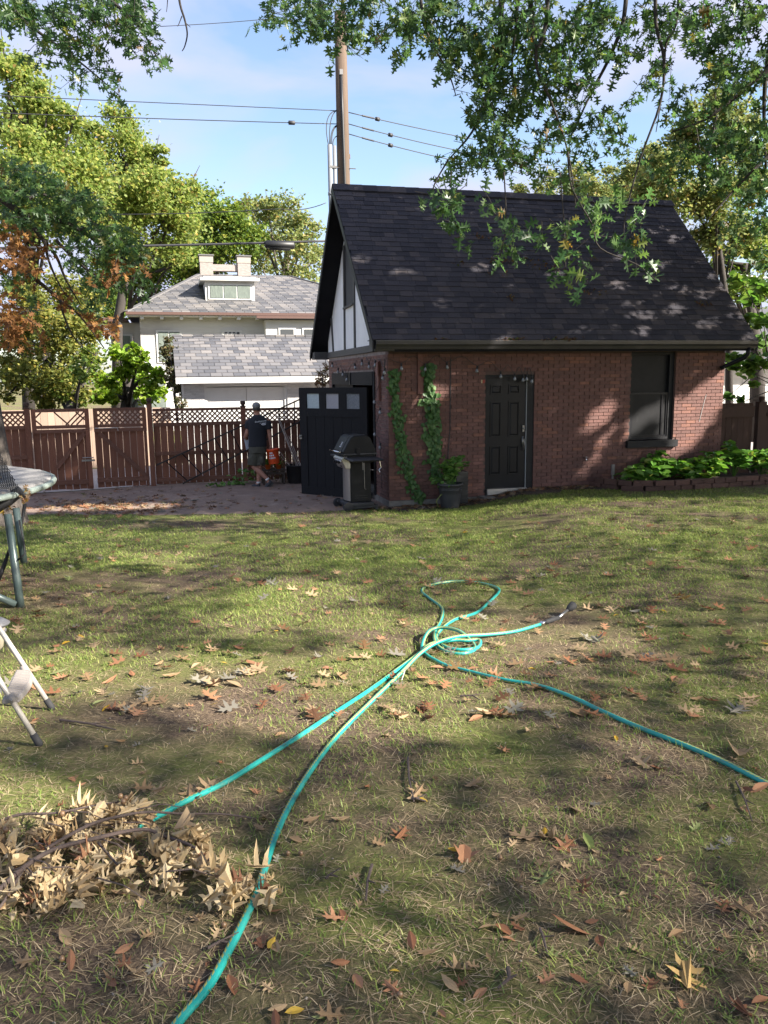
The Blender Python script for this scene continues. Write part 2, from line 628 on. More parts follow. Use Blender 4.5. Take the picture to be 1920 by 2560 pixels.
M['tshirt'] = pmat('tshirt', (.010, .012, .018), (.016, .018, .025), rough=.85, scale=5, bump=.3, bscale=14)
M['shorts'] = pmat('shorts', (.085, .082, .062), (.055, .053, .042), rough=.9, scale=9, bump=.3, bscale=18)
M['cap'] = pmat('cap', (.30, .30, .31), (.09, .09, .095), rough=.9, scale=50)
M['shoe'] = pmat('shoe', (.035, .038, .045), (.05, .053, .06), rough=.8, scale=10)
M['sole'] = pmat('sole', (.09, .09, .095), rough=.8)
M['sock'] = pmat('sock', (.7, .69, .68), rough=.9)
M['hair'] = pmat('hair', (.06, .05, .045), rough=.8)
M['print'] = pmat('print', (.65, .66, .7), rough=.7)
M['paper'] = pmat('paper', (.62, .65, .75), (.55, .58, .68), rough=.8, scale=4)
M['bucket'] = pmat('bucket', (.75, .09, .02), (.68, .08, .018), rough=.4, scale=4)
M['old_wood'] = pmat('old_wood', (.10, .075, .06), (.06, .045, .037), rough=.9, scale=3, stretch=(2, 10, 10), bump=.4)
M['stick'] = pmat('stick', (.45, .38, .33), (.30, .24, .20), rough=.85, scale=10)
M['red_tag'] = pmat('red_tag', (.30, .05, .035), rough=.7)
M['yellow_tag'] = pmat('yellow_tag', (.42, .36, .22), rough=.7)
M['bulb'] = pmat('bulb', (.22, .23, .25), rough=.08, spec=.8)
M['acorn'] = pmat('acorn', (.20, .12, .06), (.12, .07, .04), rough=.4, scale=20)
M['pebble'] = pmat('pebble', (.24, .21, .18), (.15, .13, .11), rough=.9, rv=.3)
M['orange_flower'] = pmat('orange_flower', (.7, .13, .02), rough=.6)

# obscured glass of the barn door: pale, pebbled
def glassmat(name, c1, c2, sc_):
    m, t, p, out = _new(name)
    v = _coords(t)
    vo = t.nodes.new('ShaderNodeTexVoronoi')
    vo.inputs['Scale'].default_value = sc_
    t.links.new(v, vo.inputs['Vector'])
    c = _ramp(t, vo.outputs['Distance'], [(.15, c1), (.6, c2)])
    t.links.new(c, p.inputs['Base Color'])
    p.inputs['Roughness'].default_value = .12
    p.inputs['Specular IOR Level'].default_value = .9
    b = t.nodes.new('ShaderNodeBump')
    b.inputs['Strength'].default_value = .6
    b.inputs['Distance'].default_value = .01
    t.links.new(vo.outputs['Distance'], b.inputs['Height'])
    t.links.new(b.outputs[0], p.inputs['Normal'])
    return m


M['pane_a'] = glassmat('pane_a', (.62, .70, .74), (.36, .44, .47), 42)
M['pane_b'] = glassmat('pane_b', (.44, .43, .47), (.33, .32, .36), 60)
M['pane_c'] = glassmat('pane_c', (.30, .32, .36), (.10, .11, .13), 50)

# hose: teal vinyl with a twisted yellow stripe (uv: u along, v around)
m, t, p, out = _new('hose')
uv = t.nodes.new('ShaderNodeTexCoord')
sp = t.nodes.new('ShaderNodeSeparateXYZ')
t.links.new(uv.outputs['UV'], sp.inputs[0])
ph = _val(t, 'ADD', sp.outputs[1], _val(t, 'MULTIPLY', _val(t, 'SINE', _val(t, 'MULTIPLY', sp.outputs[0], 1.3)), .12))
dd = _val(t, 'ABSOLUTE', _val(t, 'SUBTRACT', _val(t, 'FRACT', _val(t, 'MULTIPLY', ph, 2.0)), .5))
chev = _val(t, 'FRACT', _val(t, 'ADD', _val(t, 'MULTIPLY', sp.outputs[0], 42.0), _val(t, 'MULTIPLY', sp.outputs[1], 6.0)))
inb = _val(t, 'MULTIPLY', _val(t, 'LESS_THAN', dd, .16), _val(t, 'GREATER_THAN', chev, .35))
v = _coords(t, (1, 1, 1), True)
base = _mixc(t, _ramp(t, _noise(t, v, 5, 4), [(.35, (0, 0, 0)), (.7, (1, 1, 1))]), (.008, .24, .22), (.02, .31, .27))
hc_ = _mixc(t, inb, base, (.38, .36, .07))
dirt = _ramp(t, _noise(t, v, 11, 6, .7), [(.52, (0, 0, 0)), (.80, (.75, .75, .75))])
t.links.new(_mixc(t, dirt, hc_, (.12, .13, .085)), p.inputs['Base Color'])
p.inputs['Roughness'].default_value = .38
M['hose'] = m

# ground under the grass: soil, thatch, moss and bare patches
m, t, p, out = _new('ground')
v = _coords(t, (1, 1, 1), True)
a = _ramp(t, _noise(t, v, 55, 6, .7), [(.3, (.055, .041, .032)), (.5, (.14, .102, .074)), (.72, (.30, .225, .15))])
b = _ramp(t, _noise(t, v, 40, 5, .7), [(.3, (.08, .09, .03)), (.55, (.17, .185, .06)), (.8, (.32, .30, .12))])
f = _ramp(t, _noise(t, v, .75, 4, .6), [(.42, (0, 0, 0)), (.60, (1, 1, 1))])
c = _mixc(t, f, a, b)
f2 = _ramp(t, _noise(t, v, 1.9, 5, .65), [(.60, (0, 0, 0)), (.74, (1, 1, 1))])
c = _mixc(t, f2, c, (.075, .056, .044))
t.links.new(c, p.inputs['Base Color'])
p.inputs['Roughness'].default_value = 1
p.inputs['Specular IOR Level'].default_value = .1
bm_ = t.nodes.new('ShaderNodeBump')
bm_.inputs['Strength'].default_value = 1
bm_.inputs['Distance'].default_value = .02
t.links.new(_noise(t, v, 80, 6, .75), bm_.inputs['Height'])
t.links.new(bm_.outputs[0], p.inputs['Normal'])
M['ground'] = m

M['grass'] = leafmat('grass', [(0, (.09, .15, .032)), (.35, (.15, .215, .048)), (.7, (.235, .295, .07)), (1, (.37, .38, .13))], .35, .5, .3)
M['straw'] = leafmat('straw', [(0, (.14, .10, .065)), (.4, (.25, .185, .115)), (.75, (.38, .295, .18)), (1, (.56, .45, .29))], .2, .8, .15)
M['oak_leaf'] = leafmat('oak_leaf', [(0, (0.044, 0.092, 0.040)), (.5, (0.070, 0.132, 0.046)), (.88, (0.114, 0.185, 0.053)), (.97, (0.176, 0.220, 0.057)), (1, (0.194, 0.114, 0.035))], .5, .4, .5)
M['shade_leaf'] = leafmat('shade_leaf', [(0, (.025, .055, .016)), (1, (.05, .09, .025))], .25, .5, .3)
M['rust_leaf'] = leafmat('rust_leaf', [(0, (.15, .07, .03)), (.5, (.24, .115, .045)), (1, (.34, .18, .06))], .35, .6, .2)
M['dead_leaf'] = leafmat('dead_leaf', [(0, (.26, .175, .09)), (.25, (.42, .31, .17)), (.7, (.54, .42, .25)), (1, (.62, .50, .32))], .2, .65, .25)
M['tan_leaf'] = leafmat('tan_leaf', [(0, (0.234, 0.148, 0.078)), (.5, (0.296, 0.203, 0.117)), (1, (0.351, 0.257, 0.156))], .15, .7, .2)
M['russet_leaf'] = leafmat('russet_leaf', [(0, (.15, .065, .035)), (.5, (.24, .11, .055)), (1, (.34, .18, .10))], .15, .6, .3)
M['yellow_leaf'] = leafmat('yellow_leaf', [(0, (0.400, 0.240, 0.024)), (1, (0.480, 0.336, 0.064))], .25, .6, .25)
M['ochre_leaf'] = leafmat('ochre_leaf', [(0, (.40, .26, .10)), (1, (.46, .31, .13))], .15, .7, .2)
M['grey_leaf'] = leafmat('grey_leaf', [(0, (0.154, 0.140, 0.119)), (1, (0.210, 0.196, 0.154))], .1, .8, .2)
M['green_fallen'] = leafmat('green_fallen', [(0, (.16, .2, .06)), (1, (.24, .26, .11))], .2, .6, .2)
M['syc_leaf'] = leafmat('syc_leaf', [(0, (.12, .18, .05)), (.4, (.19, .25, .066)), (.75, (.27, .315, .088)), (.95, (.36, .36, .105)), (1, (.38, .26, .1))], .55, .55, .25)
M['mid_leaf'] = leafmat('mid_leaf', [(0, (0.062, 0.109, 0.023)), (.5, (0.117, 0.179, 0.035)), (.9, (0.203, 0.250, 0.051)), (1, (0.281, 0.273, 0.055))], .4, .5, .25)
M['pale_leaf'] = leafmat('pale_leaf', [(0, (0.125, 0.172, 0.058)), (.5, (0.203, 0.242, 0.086)), (.88, (0.281, 0.281, 0.101)), (1, (0.312, 0.218, 0.086))], .4, .6, .2)
M['lime_leaf'] = leafmat('lime_leaf', [(0, (0.122, 0.216, 0.025)), (.5, (0.187, 0.295, 0.036)), (1, (0.288, 0.360, 0.058))], .45, .5, .25)
M['olive_leaf'] = leafmat('olive_leaf', [(0, (0.079, 0.101, 0.025)), (.5, (0.158, 0.180, 0.043)), (.9, (0.259, 0.245, 0.065)), (1, (0.346, 0.259, 0.058))], .4, .6, .2)
M['vine_dead'] = leafmat('vine_dead', [(0, (.10, .05, .03)), (.6, (.17, .095, .045)), (1, (.10, .12, .04))], .3, .7, .2)
M['vine_dark'] = leafmat('vine_dark', [(0, (.06, .05, .03)), (.6, (.08, .095, .035)), (1, (.16, .10, .05))], .3, .7, .2)
M['hydrangea_leaf'] = leafmat('hydrangea_leaf', [(0, (.06, .15, .025)), (.6, (.10, .22, .035)), (.92, (.17, .30, .05)), (1, (.32, .34, .07))], .35, .38, .45)
M['pot_leaf'] = leafmat('pot_leaf', [(0, (.07, .16, .035)), (.7, (.12, .24, .05)), (1, (.20, .30, .08))], .35, .45, .4)
M['vine_leaf'] = leafmat('vine_leaf', [(0, (.045, .11, .03)), (.7, (.08, .17, .045)), (1, (.13, .22, .07))], .35, .45, .4)
M['catalpa_leaf'] = leafmat('catalpa_leaf', [(0, (0.060, 0.128, 0.025)), (.6, (0.102, 0.187, 0.038)), (1, (0.187, 0.255, 0.060))], .5, .45, .3)
M['moss'] = leafmat('moss', [(0, (.16, .20, .03)), (1, (.26, .28, .05))], .2, .8, .1)

# ---------------------------------------------------------------- ground, driveway, alley
def grid_sheet(name, xs, ys, zf, mat):
    X, Y = np.meshgrid(xs, ys)
    V = np.stack([X, Y, zf(X, Y)], -1).reshape(-1, 3)
    nx, ny = len(xs), len(ys)
    i = np.arange(nx - 1)
    j = np.arange(ny - 1)
    a = (j[:, None] * nx + i[None, :]).reshape(-1)
    F = np.stack([a, a + 1, a + nx + 1, a + nx], -1)
    me = bpy.data.meshes.new(name)
    me.from_pydata(V.tolist(), [], F.tolist())
    me.polygons.foreach_set('use_smooth', [True] * len(F))
    return struct(obj(name, me, mat))


xs = np.concatenate([[-600, -300, -150, -80, -40, -25], np.arange(-16, 16.01, .25), [25, 40, 80, 150, 300, 600]])
ys = np.concatenate([[-100, -40, -18], np.arange(-8, 22.01, .25), [25, 30, 40, 60, 100, 200, 400, 900]])
grid_sheet('ground', xs, ys, g, M['ground'])


def fence_y(x):
    return 19.59 + .266 * (x + 1.208)


def drive_front(x):
    y = np.interp(x, [-14, -9, -6.5, -3.9, -1.5, -.43, .3], [15.6, 15.2, 14.55, 13.95, 14.1, 14.35, 14.62])
    return y + .05 * np.sin(x * 5.1) + .035 * np.sin(x * 11.3 + 1) + .02 * np.sin(x * 23)


dx = np.linspace(-14, .12, 120)
V, F = [], []
for i, x in enumerate(dx):
    y0, y1 = float(drive_front(x)), float(fence_y(x)) + .1
    for k in range(31):
        y = y0 + (y1 - y0) * k / 30
        V.append((x, y, gz(x, y) + (.014 if k else -.01)))
for i in range(len(dx) - 1):
    for k in range(30):
        a = i * 31 + k
        F.append((a, a + 31, a + 32, a + 1))
me = bpy.data.meshes.new('driveway')
me.from_pydata(V, [], F)
struct(obj('driveway', me, M['asphalt']))

V, F = [], []
ax = np.linspace(-40, 45, 86)
for X in ax:
    for k in range(8):
        P = toW(X, 5.32 + k * .71, 0)
        V.append((P.x, P.y, gz(P.x, P.y) + .012))
for i in range(len(ax) - 1):
    for k in range(7):
        a = i * 8 + k
        F.append((a, a + 8, a + 9, a + 1))
me = bpy.data.meshes.new('alley')
me.from_pydata(V, [], F)
struct(obj('alley_pavement', me, M['alley']))

# bare soil strip along the garage front
V, F = [], []
sx = np.linspace(-.05, 4.3, 40)
for X in sx:
    wdt = .48 + .1 * math.sin(X * 5) + .06 * math.sin(X * 13) + .25 * math.exp(-((X - 2.5) / .8) ** 2)
    for k in range(6):
        P = toW(X, -wdt * k / 5 + .05, 0)
        V.append((P.x, P.y, gz(P.x, P.y) + (.016 if k < 5 else -.006) + .01 * rnd.random()))
for i in range(len(sx) - 1):
    for k in range(5):
        a = i * 6 + k
        F.append((a, a + 1, a + 7, a + 6))
me = bpy.data.meshes.new('soil')
me.from_pydata(V, [], F)
struct(obj('soil_strip', me, M['soil']))

# ---------------------------------------------------------------- brick garage
GL, GD = 6.9485, 5.4285
gar = thing('garage', 'red brick garage with steep black shingle roof and half timbered gable', 'garage', toW(0, 0, 0), YAW)
GM = Matrix.Translation(toW(0, 0, 0)) @ Matrix.Rotation(YAW, 4, 'Z')
PR = .0
ZB, ZT = -.10, 2.60

core = MB()
core.box(0.012, 1.853, .012, .22, ZB, ZT)
core.box(1.853, 2.835, .012, .22, 2.15, ZT)
core.box(2.835, 4.86, .012, .22, ZB, ZT)
core.box(4.86, 5.84, .012, .22, ZB, .80)
core.box(4.86, 5.84, .012, .22, 2.56, ZT)
core.box(5.84, GL, .012, .22, ZB, ZT)
fw = core.build('front_wall', M['mortar'], gar)
core = MB()
core.box(.012, .22, .22, 1.03, ZB, ZT)
core.box(.012, .22, 1.03, 4.95, 2.24, ZT)
core.box(.012, .22, 4.95, GD, ZB, ZT)
sw = core.build('gable_wall', M['mortar_pale'], gar)
core = MB()
core.box(GL - .22, GL - .002, .22, GD - .22, ZB, ZT)
core.prism([(0, ZT), (GD, ZT), (GD, 3.0), (GD / 2, 5.75), (0, 3.0)], lambda a, b, t: (t, a, b), GL - .2, GL - .004)
core.build('end_wall', M['brick'], gar)
MB().box(.22, GL - .22, GD - .22, GD, ZB, ZT).build('rear_wall', M['brick'], gar)
fo = MB()
fo.box(-.015, GL + .01, -.015, 1.853, -.45, ZB - .002)
fo.box(-.015, .3, 1.853, GD + .01, -.45, ZB - .002)
fo.box(.3, GL + .01, 1.853, GD + .01, -.45, ZB - .03)
fo.build('foundation', M['concrete'], gar, bevel=.01)

COURSE, BL, JT = .0659, .205, .010


def brick_rows(u0, u1, z0, z1, holes):
    out = []
    n = int((z1 - z0) / COURSE)
    for r in range(n):
        za, zb_ = z0 + r * COURSE + JT / 2, z0 + (r + 1) * COURSE - JT / 2
        off = (BL + JT) * (.5 if r % 2 else 0) + rnd.uniform(-.006, .006)
        segs = [(u0, u1)]
        for (h0, h1, k0, k1) in holes:
            if zb_ > k0 and za < k1:
                ns = []
                for (a, b) in segs:
                    if h1 <= a or h0 >= b:
                        ns.append((a, b))
                    else:
                        if h0 > a:
                            ns.append((a, h0))
                        if h1 < b:
                            ns.append((h1, b))
                segs = ns
        for (a, b) in segs:
            u = u0 - off
            while u < b:
                c0, c1 = max(u, a), min(u + BL, b)
                if c1 - c0 > .03:
                    out.append((c0, c1, za, zb_))
                u += BL + JT
    return out


bl = []
for (a, b, c, d) in brick_rows(0, GL, ZB, ZT, [(1.853, 2.835, -1, 2.15), (4.86, 5.84, .8, 2.56), (4.79, 5.91, .70, .86)]):
    bl.append(('f', a, b, c, d))
for (a, b, c, d) in brick_rows(.04, GD, ZB, ZT, [(1.03, 4.95, -1, 2.24)]):
    bl.append(('s', a, b, c, d))


def bdist(q):
    P = toW(q[1], 0, q[3]) if q[0] == 'f' else toW(0, q[1], q[3])
    k = abs(1 if q[0] == 'f' else .35)
    return (P - Vector(CC)).length / k


bl.sort(key=bdist)
stuff = {'f': MB(), 's': MB()}
for i, (k, a, b, c, d) in enumerate(bl):
    j = rnd.uniform(-.0025, .0025)
    if i < 300:
        if k == 'f':
            bxo('brick', M['brick'], fw, a, b, -.002 + j, .03, c, d)
        else:
            bxo('brick', M['brick'], sw, -.002 + j, .03, a, b, c, d)
    else:
        if k == 'f':
            stuff['f'].box(a, b, -.002 + j, .03, c, d)
        else:
            stuff['s'].box(-.002 + j, .03, a, b, c, d)
stuff['f'].build('bricks', M['brick'], fw)['kind'] = 'stuff'
stuff['s'].build('bricks', M['brick'], sw)['kind'] = 'stuff'

# roof
RY0, RZ0, RY1, RZ1 = -.39, 2.765, GD / 2, 5.935
XL, XR = -.356, GL + .388
slope = math.atan2(RZ1 - RZ0, RY1 - RY0)
SLEN = math.hypot(RZ1 - RZ0, RY1 - RY0)
th = .11 / math.cos(slope)
rf = MB()
rf.prism([(RY0, RZ0), (RY1, RZ1), (GD - RY0, RZ0), (GD - RY0, RZ0 - th), (RY1, RZ1 - th), (RY0, RZ0 - th)], lambda a, b, t: (t, a, b), XL, XR)
roof = rf.build('roof', M['soffit'], gar)
# rear slope covering
bk = MB()
n_ = Vector((0, math.sin(slope), math.cos(slope)))
bk.prism([(RY1, RZ1 + .004), (GD - RY0 + .03, RZ0 - .03 + .004), (GD - RY0 + .03, RZ0 - .03 + .03), (RY1, RZ1 + .03)], lambda a, b, t: (t, a, b), XL - .02, XR + .02)
bk.build('rear_slope', M['roofdeck'], roof)
# shingles on the front slope
ROWS = 31
EXP = (SLEN - .03) / ROWS
RF = Matrix.Translation((0, RY0, RZ0)) @ Matrix.Rotation(slope, 4, 'X')    # local: x along eave, y up the slope, z out
wed = MB().add([(-.5, 0, .0), (.5, 0, .0), (.5, 1, .0), (-.5, 1, .0), (-.5, 0, 1.0), (.5, 0, 1.0), (.5, 1, .30), (-.5, 1, .30)], MB.BF).mesh('shingle')
wed.materials.append(M['shingle'])
sh = []
for r in range(ROWS):
    x = XL - .02 - rnd.uniform(0, .28)
    while x < XR + .02:
        wd = rnd.choice([.2, .24, .27, .3, .3])
        a, b = max(x, XL - .02), min(x + wd - .006, XR + .02)
        if b - a > .03:
            sh.append((r, a, b))
        x += wd
sh.sort(key=lambda q: q[0] * .16 + abs((q[1] + q[2]) / 2 - 2.0) * .14)
bulk_pos, bulk = MB(), MB()
for i, (r, a, b) in enumerate(sh):
    hgt = .013 + rnd.uniform(-.002, .004)
    y0 = r * EXP - .02 + rnd.uniform(-.006, .006)
    mt = RF @ Matrix.Translation(((a + b) / 2, y0, .004)) @ Matrix.Diagonal((b - a, EXP * 1.25, hgt, 1))
    if i < 300:
        o = bpy.data.objects.new('shingle', wed)
        COL.objects.link(o)
        o.parent = roof
        o.matrix_basis = mt
    else:
        bulk.add([mt @ v.co for v in wed.vertices], MB.BF)
bulk.build('shingles', M['shingle'], roof)['kind'] = 'stuff'
rc = MB()
x = XL - .03
while x < XR:
    x2 = min(x + .30, XR + .03)
    for sg in (1, -1):
        p0 = Vector((0, RY1, RZ1 + .036))
        p1 = Vector((0, RY1 - sg * .14, RZ1 + .036 - .14 * math.tan(slope)))
        nn = Vector((0, -sg * math.sin(slope), math.cos(slope))) * .012
        o4 = [Vector((x, 0, 0)) + p1, Vector((x2 + .02, 0, 0)) + p1, Vector((x2 + .02, 0, 0)) + p0, Vector((x, 0, 0)) + p0]
        vs = o4 + [q + nn + Vector((0, 0, .006 * (i_ in (1, 2)))) for i_, q in enumerate(o4)]
        rc.add(vs, MB.BF)
    x = x2
rc.build('ridge_cap', M['shingle'], roof)

# rake boards, soffits, fascia
for (ya, za, yb, zb2) in ((RY0 - .02, RZ0 - .02, RY1, RZ1), (GD - RY0 + .02, RZ0 - .02, RY1, RZ1)):
    m_ = MB()
    dn = th + .03
    for xx in (XL - .028, XR + .003):
        m_ = MB()
        m_.add([(xx, ya, za - dn), (xx + .025, ya, za - dn), (xx + .025, ya, za - .012), (xx, ya, za - .012), (xx, yb, zb2 - dn), (xx + .025, yb, zb2 - dn), (xx + .025, yb, zb2 - .012), (xx, yb, zb2 - .012)],
               ((0, 1, 2, 3), (7, 6, 5, 4), (0, 4, 5, 1), (1, 5, 6, 2), (2, 6, 7, 3), (3, 7, 4, 0)))
        m_.build('rake_board', M['black_paint'], roof)
m_ = MB()
m_.box(0.02, XR - .02, -.335, -.004, 2.575, 2.60)
m_.box(0.02, XR - .02, -.36, -.335, 2.56, 2.74)
m_.build('soffit_board', M['soffit'], roof)
bxo('eave_return', M['grey_trim'], roof, XL + .02, .02, -.36, -.01, 2.575, 2.75)
bxo('eave_return', M['grey_trim'], roof, XL + .02, .02, GD + .01, GD + .36, 2.575, 2.75)
bxo('return_flashing', M['black_paint'], roof, XL - .01, .03, -.40, .02, 2.752, 2.765)
# gutter and downspout
prof = [(-.362, 2.60), (-.40, 2.60), (-.415, 2.645), (-.445, 2.685), (-.448, 2.735), (-.43, 2.738), (-.428, 2.70), (-.40, 2.66), (-.362, 2.66)]
gu = MB().prism(prof, lambda a, b, t: (t, a, b), XL + .03, XR).build('gutter', M['gutter'], gar)
bxo('gutter_sheen', M['lip_sheen'], gu, XL + .03, XR, -.452, -.424, 2.7395, 2.747)  # added pale strip, a painted sky highlight along the gutter's top edge
ds = MB().tube([(GL + .22, -.39, 2.62), (GL + .22, -.38, 2.50), (GL + .19, -.33, 2.43), (GL - .05, -.075, 2.27), (GL - .12, -.03, 2.22)], .042, 10)
ds.build('downspout', M['black_gloss'], gar, True)
# gutter debris
lt = rand_rots(150, .6)
pos = []
for i in range(150):
    cxx = rnd.choice([2.2, 2.9, 2.95, 3.25, 3.3, 3.3, .9, 2.25])
    pos.append((cxx + rnd.gauss(0, .13), -.42 + rnd.uniform(-.03, .05), 2.745 + abs(rnd.gauss(0, .025))))
me = inst_mesh('debris', *OAKS, np.array(pos), lt, rng.uniform(.04, .09, 150), [M['vine_dead']])
obj('leaf_litter', me, None, gu)['kind'] = 'stuff'
pos, n_l = [], 0
for (X_, V_, sx_, k_) in ((2.9, 2.2, .35, 50), (2.2, 2.9, .2, 22), (2.3, 1.8, .18, 20), (6.6, 1.0, .14, 30), (3.5, 2.0, .2, 26), (2.5, 1.1, .12, 14), (4.3, 1.3, .22, 26), (1.7, 2.1, .1, 10), (4.7, 2.3, .1, 10)):
    for i in range(k_):
        q = RF @ Vector((X_ + rnd.gauss(0, sx_), V_ + rnd.gauss(0, .05), .03 + abs(rnd.gauss(0, .008))))
        pos.append(tuple(q))
me = inst_mesh('litter', *OAKS, np.array(pos), rand_rots(len(pos), .2), rng.uniform(.03, .08, len(pos)), [M['vine_dead']])
obj('leaf_litter', me, None, roof)['kind'] = 'stuff'

# gable: frieze, stucco panels, timbers, vent
bxo('frieze_board', M['grey_trim'], gar, -.03, .1, .02, GD + .02, 2.605, 2.735)


def gtop(y):
    return 2.98 + min(y, GD - y) * math.tan(slope)


def gpoly(y0, y1, z0, z1=None):
    pts = [(y0, z0), (y1, z0)]
    if z1 is not None:
        return [(y0, z0), (y1, z0), (y1, z1), (y0, z1)]
    pts.append((y1, gtop(y1)))
    if y0 < GD / 2 < y1:
        pts.append((GD / 2, gtop(GD / 2)))
    pts.append((y0, gtop(y0)))
    return pts


fx = lambda a, b, t: (t, a, b)
for (y0, y1, z0, z1) in ((0.0, 2.52, 2.735, None), (2.52, 3.46, 2.735, 3.60), (3.46, 4.80, 2.735, None), (4.80, GD, 2.735, None)):
    MB().prism(gpoly(y0 + .001, y1 - .001, z0, z1), fx, 0, .09).build('stucco_panel', M['stucco'], gar)
MB().prism(gpoly(2.52, 3.46, 3.60), fx, .01, .09).build('gable_vent', M['vent'], gar)
for (y0, z0, y1, z1) in ((4.76, 2.735, 4.90, 3.50), (3.50, 2.735, 3.42, 4.9), (2.52, 2.735, 2.49, 5.40), (3.46, 3.60, 2.52, 3.62), (1.2, 2.735, 1.2, 4.1)):
    MB().beam((-.012, y0, z0), (-.012, y1, z1), .036, .085, (1, 0, 0) if abs(z1 - z0) < .1 else (0, 1, 0)).build('timber', M['grey_trim'], gar)

# entry door
dr = MB().box(1.905, 2.69, .055, .10, .03, 2.10)
door = dr.build('entry_door', M['black_gloss'], gar)
for (a, b) in ((1.97, 2.19), (2.335, 2.555)):
    for (z0, z1) in ((1.79, 1.97), (1.0, 1.66), (.286, .836)):
        q = MB()
        for (x0, x1, y0, y1) in ((a, b, z0, z0 + .02), (a, b, z1 - .02, z1), (a, a + .02, z0 + .02, z1 - .02), (b - .02, b, z0 + .02, z1 - .02)):
            q.box(x0, x1, .042, .055, y0, y1)
        q.add([(a + .03, .055, z0 + .03), (b - .03, .055, z0 + .03), (b - .03, .055, z1 - .03), (a + .03, .055, z1 - .03),
               (a + .05, .044, z0 + .05), (b - .05, .044, z0 + .05), (b - .05, .044, z1 - .05), (a + .05, .044, z1 - .05)], MB.BF)
        q.build('door_panel', M['black_gloss'], door)
MB().box(2.615, 2.66, .028, .055, 1.08, 1.21).ball((2.638, .02, 1.15), .02).build('deadbolt', M['iron'], door, bevel=.008)
MB().box(2.615, 2.655, .035, .055, .80, 1.0).tube([(2.636, .035, .97), (2.636, -.02, .95), (2.636, -.025, .86), (2.636, -.01, .76), (2.636, .03, .74)], .011, 8).build('door_handle', M['iron'], door, True)
fr = MB()
fr.box(1.853, 1.903, .02, .21, 0, 2.15)
fr.box(2.70, 2.835, .02, .21, -.05, 2.15)
fr.box(1.903, 2.70, .02, .21, 2.102, 2.15)
fr.build('door_frame', M['black_paint'], gar)
bxo('weather_strip', M['pale_wire'], gar, 2.691, 2.699, .03, .06, .03, 2.02)
bxo('threshold', M['alu'], gar, 1.90, 2.70, -.03, .12, -.075, .028)
bxo('door_step', M['concrete'], gar, 1.70, 2.35, -.34, -.03, -.14, -.085, (0, .04, .05))
MB().box(1.905, 2.69, .12, .14, 0, 2.1).build('door_back', M['soffit'], gar)

# window
wn = MB()
wn.box(4.86, 4.92, .06, .20, .86, 2.56)
wn.box(5.74, 5.84, .06, .20, .86, 2.56)
wn.box(4.92, 5.74, .06, .20, 2.50, 2.56)
wn.box(4.92, 5.74, .06, .20, .86, .91)
win = wn.build('window', M['black_paint'], gar)
bxo('window_pane', M['screen'], win, 4.92, 5.74, .13, .14, 1.76, 2.50)
bxo('window_screen', M['screen'], win, 4.95, 5.71, .09, .10, .94, 1.74)
q = MB()
for (x0, x1, z0, z1) in ((4.92, 5.74, 1.735, 1.775), (4.92, 4.955, .91, 1.735), (5.705, 5.74, .91, 1.735), (4.955, 5.705, .91, .945), (5.60, 5.63, .945, 1.735)):
    q.box(x0, x1, .075, .12, z0, z1)
q.build('sash', M['black_gloss'], win)
bxo('window_sill', M['black_paint'], win, 4.79, 5.91, -.075, .10, .715, .848)

# boards, spigot, vent pipe, red tag
MB().box(.545, .645, -.035, -.004, 1.82, 2.53).build('wall_board', M['brown_board'], gar)
MB().box(-.05, -.004, .50, .62, 1.70, 2.42).box(-.075, -.05, .46, .60, 2.16, 2.40).build('wall_board', M['brown_board'], gar)
MB().box(1.79, 1.835, -.006, -.003, 2.0, 2.06).build('number_tag', M['red_tag'], gar)
MB().box(1.765, 1.789, -.006, -.003, 2.0, 2.06).build('number_tag', M['yellow_tag'], gar)
MB().tube([(3.90, 0, .547), (3.90, -.09, .545), (3.90, -.11, .50)], .014, 8).ball((3.90, -.09, .575), .03, .03, .012).build('spigot', M['chrome'], gar, True)
MB().box(4.49, 4.545, -.05, -.004, .20, .40).tube([(4.515, -.03, .2), (4.515, -.03, .05)], .02, 8).build('outlet_box', M['step_plastic'], gar)
MB().tube([(1.17, -.012, 2.45), (1.16, -.012, 1.2), (1.10, -.015, .4)], .008, 6).build('cable', M['wire'], gar)
MB().tube([(6.55, -.008, 1.72), (6.50, -.008, 1.52), (6.46, -.008, 1.35), (6.42, -.008, 1.18)], .004, 5).build('cable', M['pale_wire'], gar)

# carriage door opening: frame, transom, closed leaf and open leaf
q = MB()
q.box(-.02, .16, .93, 1.06, -.12, 2.24)
q.box(-.02, .16, 4.92, 5.0, -.12, 2.24)
q.box(-.03, .16, 1.06, 4.92, 1.98, 2.24)
q.build('carriage_frame', M['worn_black'], gar)
bxo('transom_mullion', M['black_paint'], gar, -.05, -.03, 2.9, 2.97, 1.98, 2.24)
bxo('carriage_door_closed', M['worn_black'], gar, .03, .09, 3.0, 4.92, -.12, 1.98)
bxo('interior_floor', M['soil'], gar, .3, GL - .3, .3, GD - .3, -.14, -.12)

H0, H1 = Vector((-.12, 1.06, 0)), Vector((-1.20, 2.42, 0))
lz0, lz1 = at(772, 1233, 16.7).z - GO[2], at(757, 969, 16.7).z - GO[2]
leafw = (H1 - H0).length
ang = math.atan2(H1.y - H0.y, H1.x - H0.x)
lh = lz1 - lz0
ld = bpy.data.objects.new('carriage_door', None)
COL.objects.link(ld)
ld.parent = gar
ld.location = (H0.x, H0.y, lz0)
ld.rotation_euler = (0, 0, ang)
ld['label'] = 'black wooden carriage door standing open with three square pebbled panes'


def leafbox(name, mat, u0, u1, v0, v1, y0=-.03, y1=.03, bevel=0):      # u from hinge, v from bottom
    return bxo(name, mat, ld, u0 * leafw, u1 * leafw, y0, y1, v0 * lh, v1 * lh)


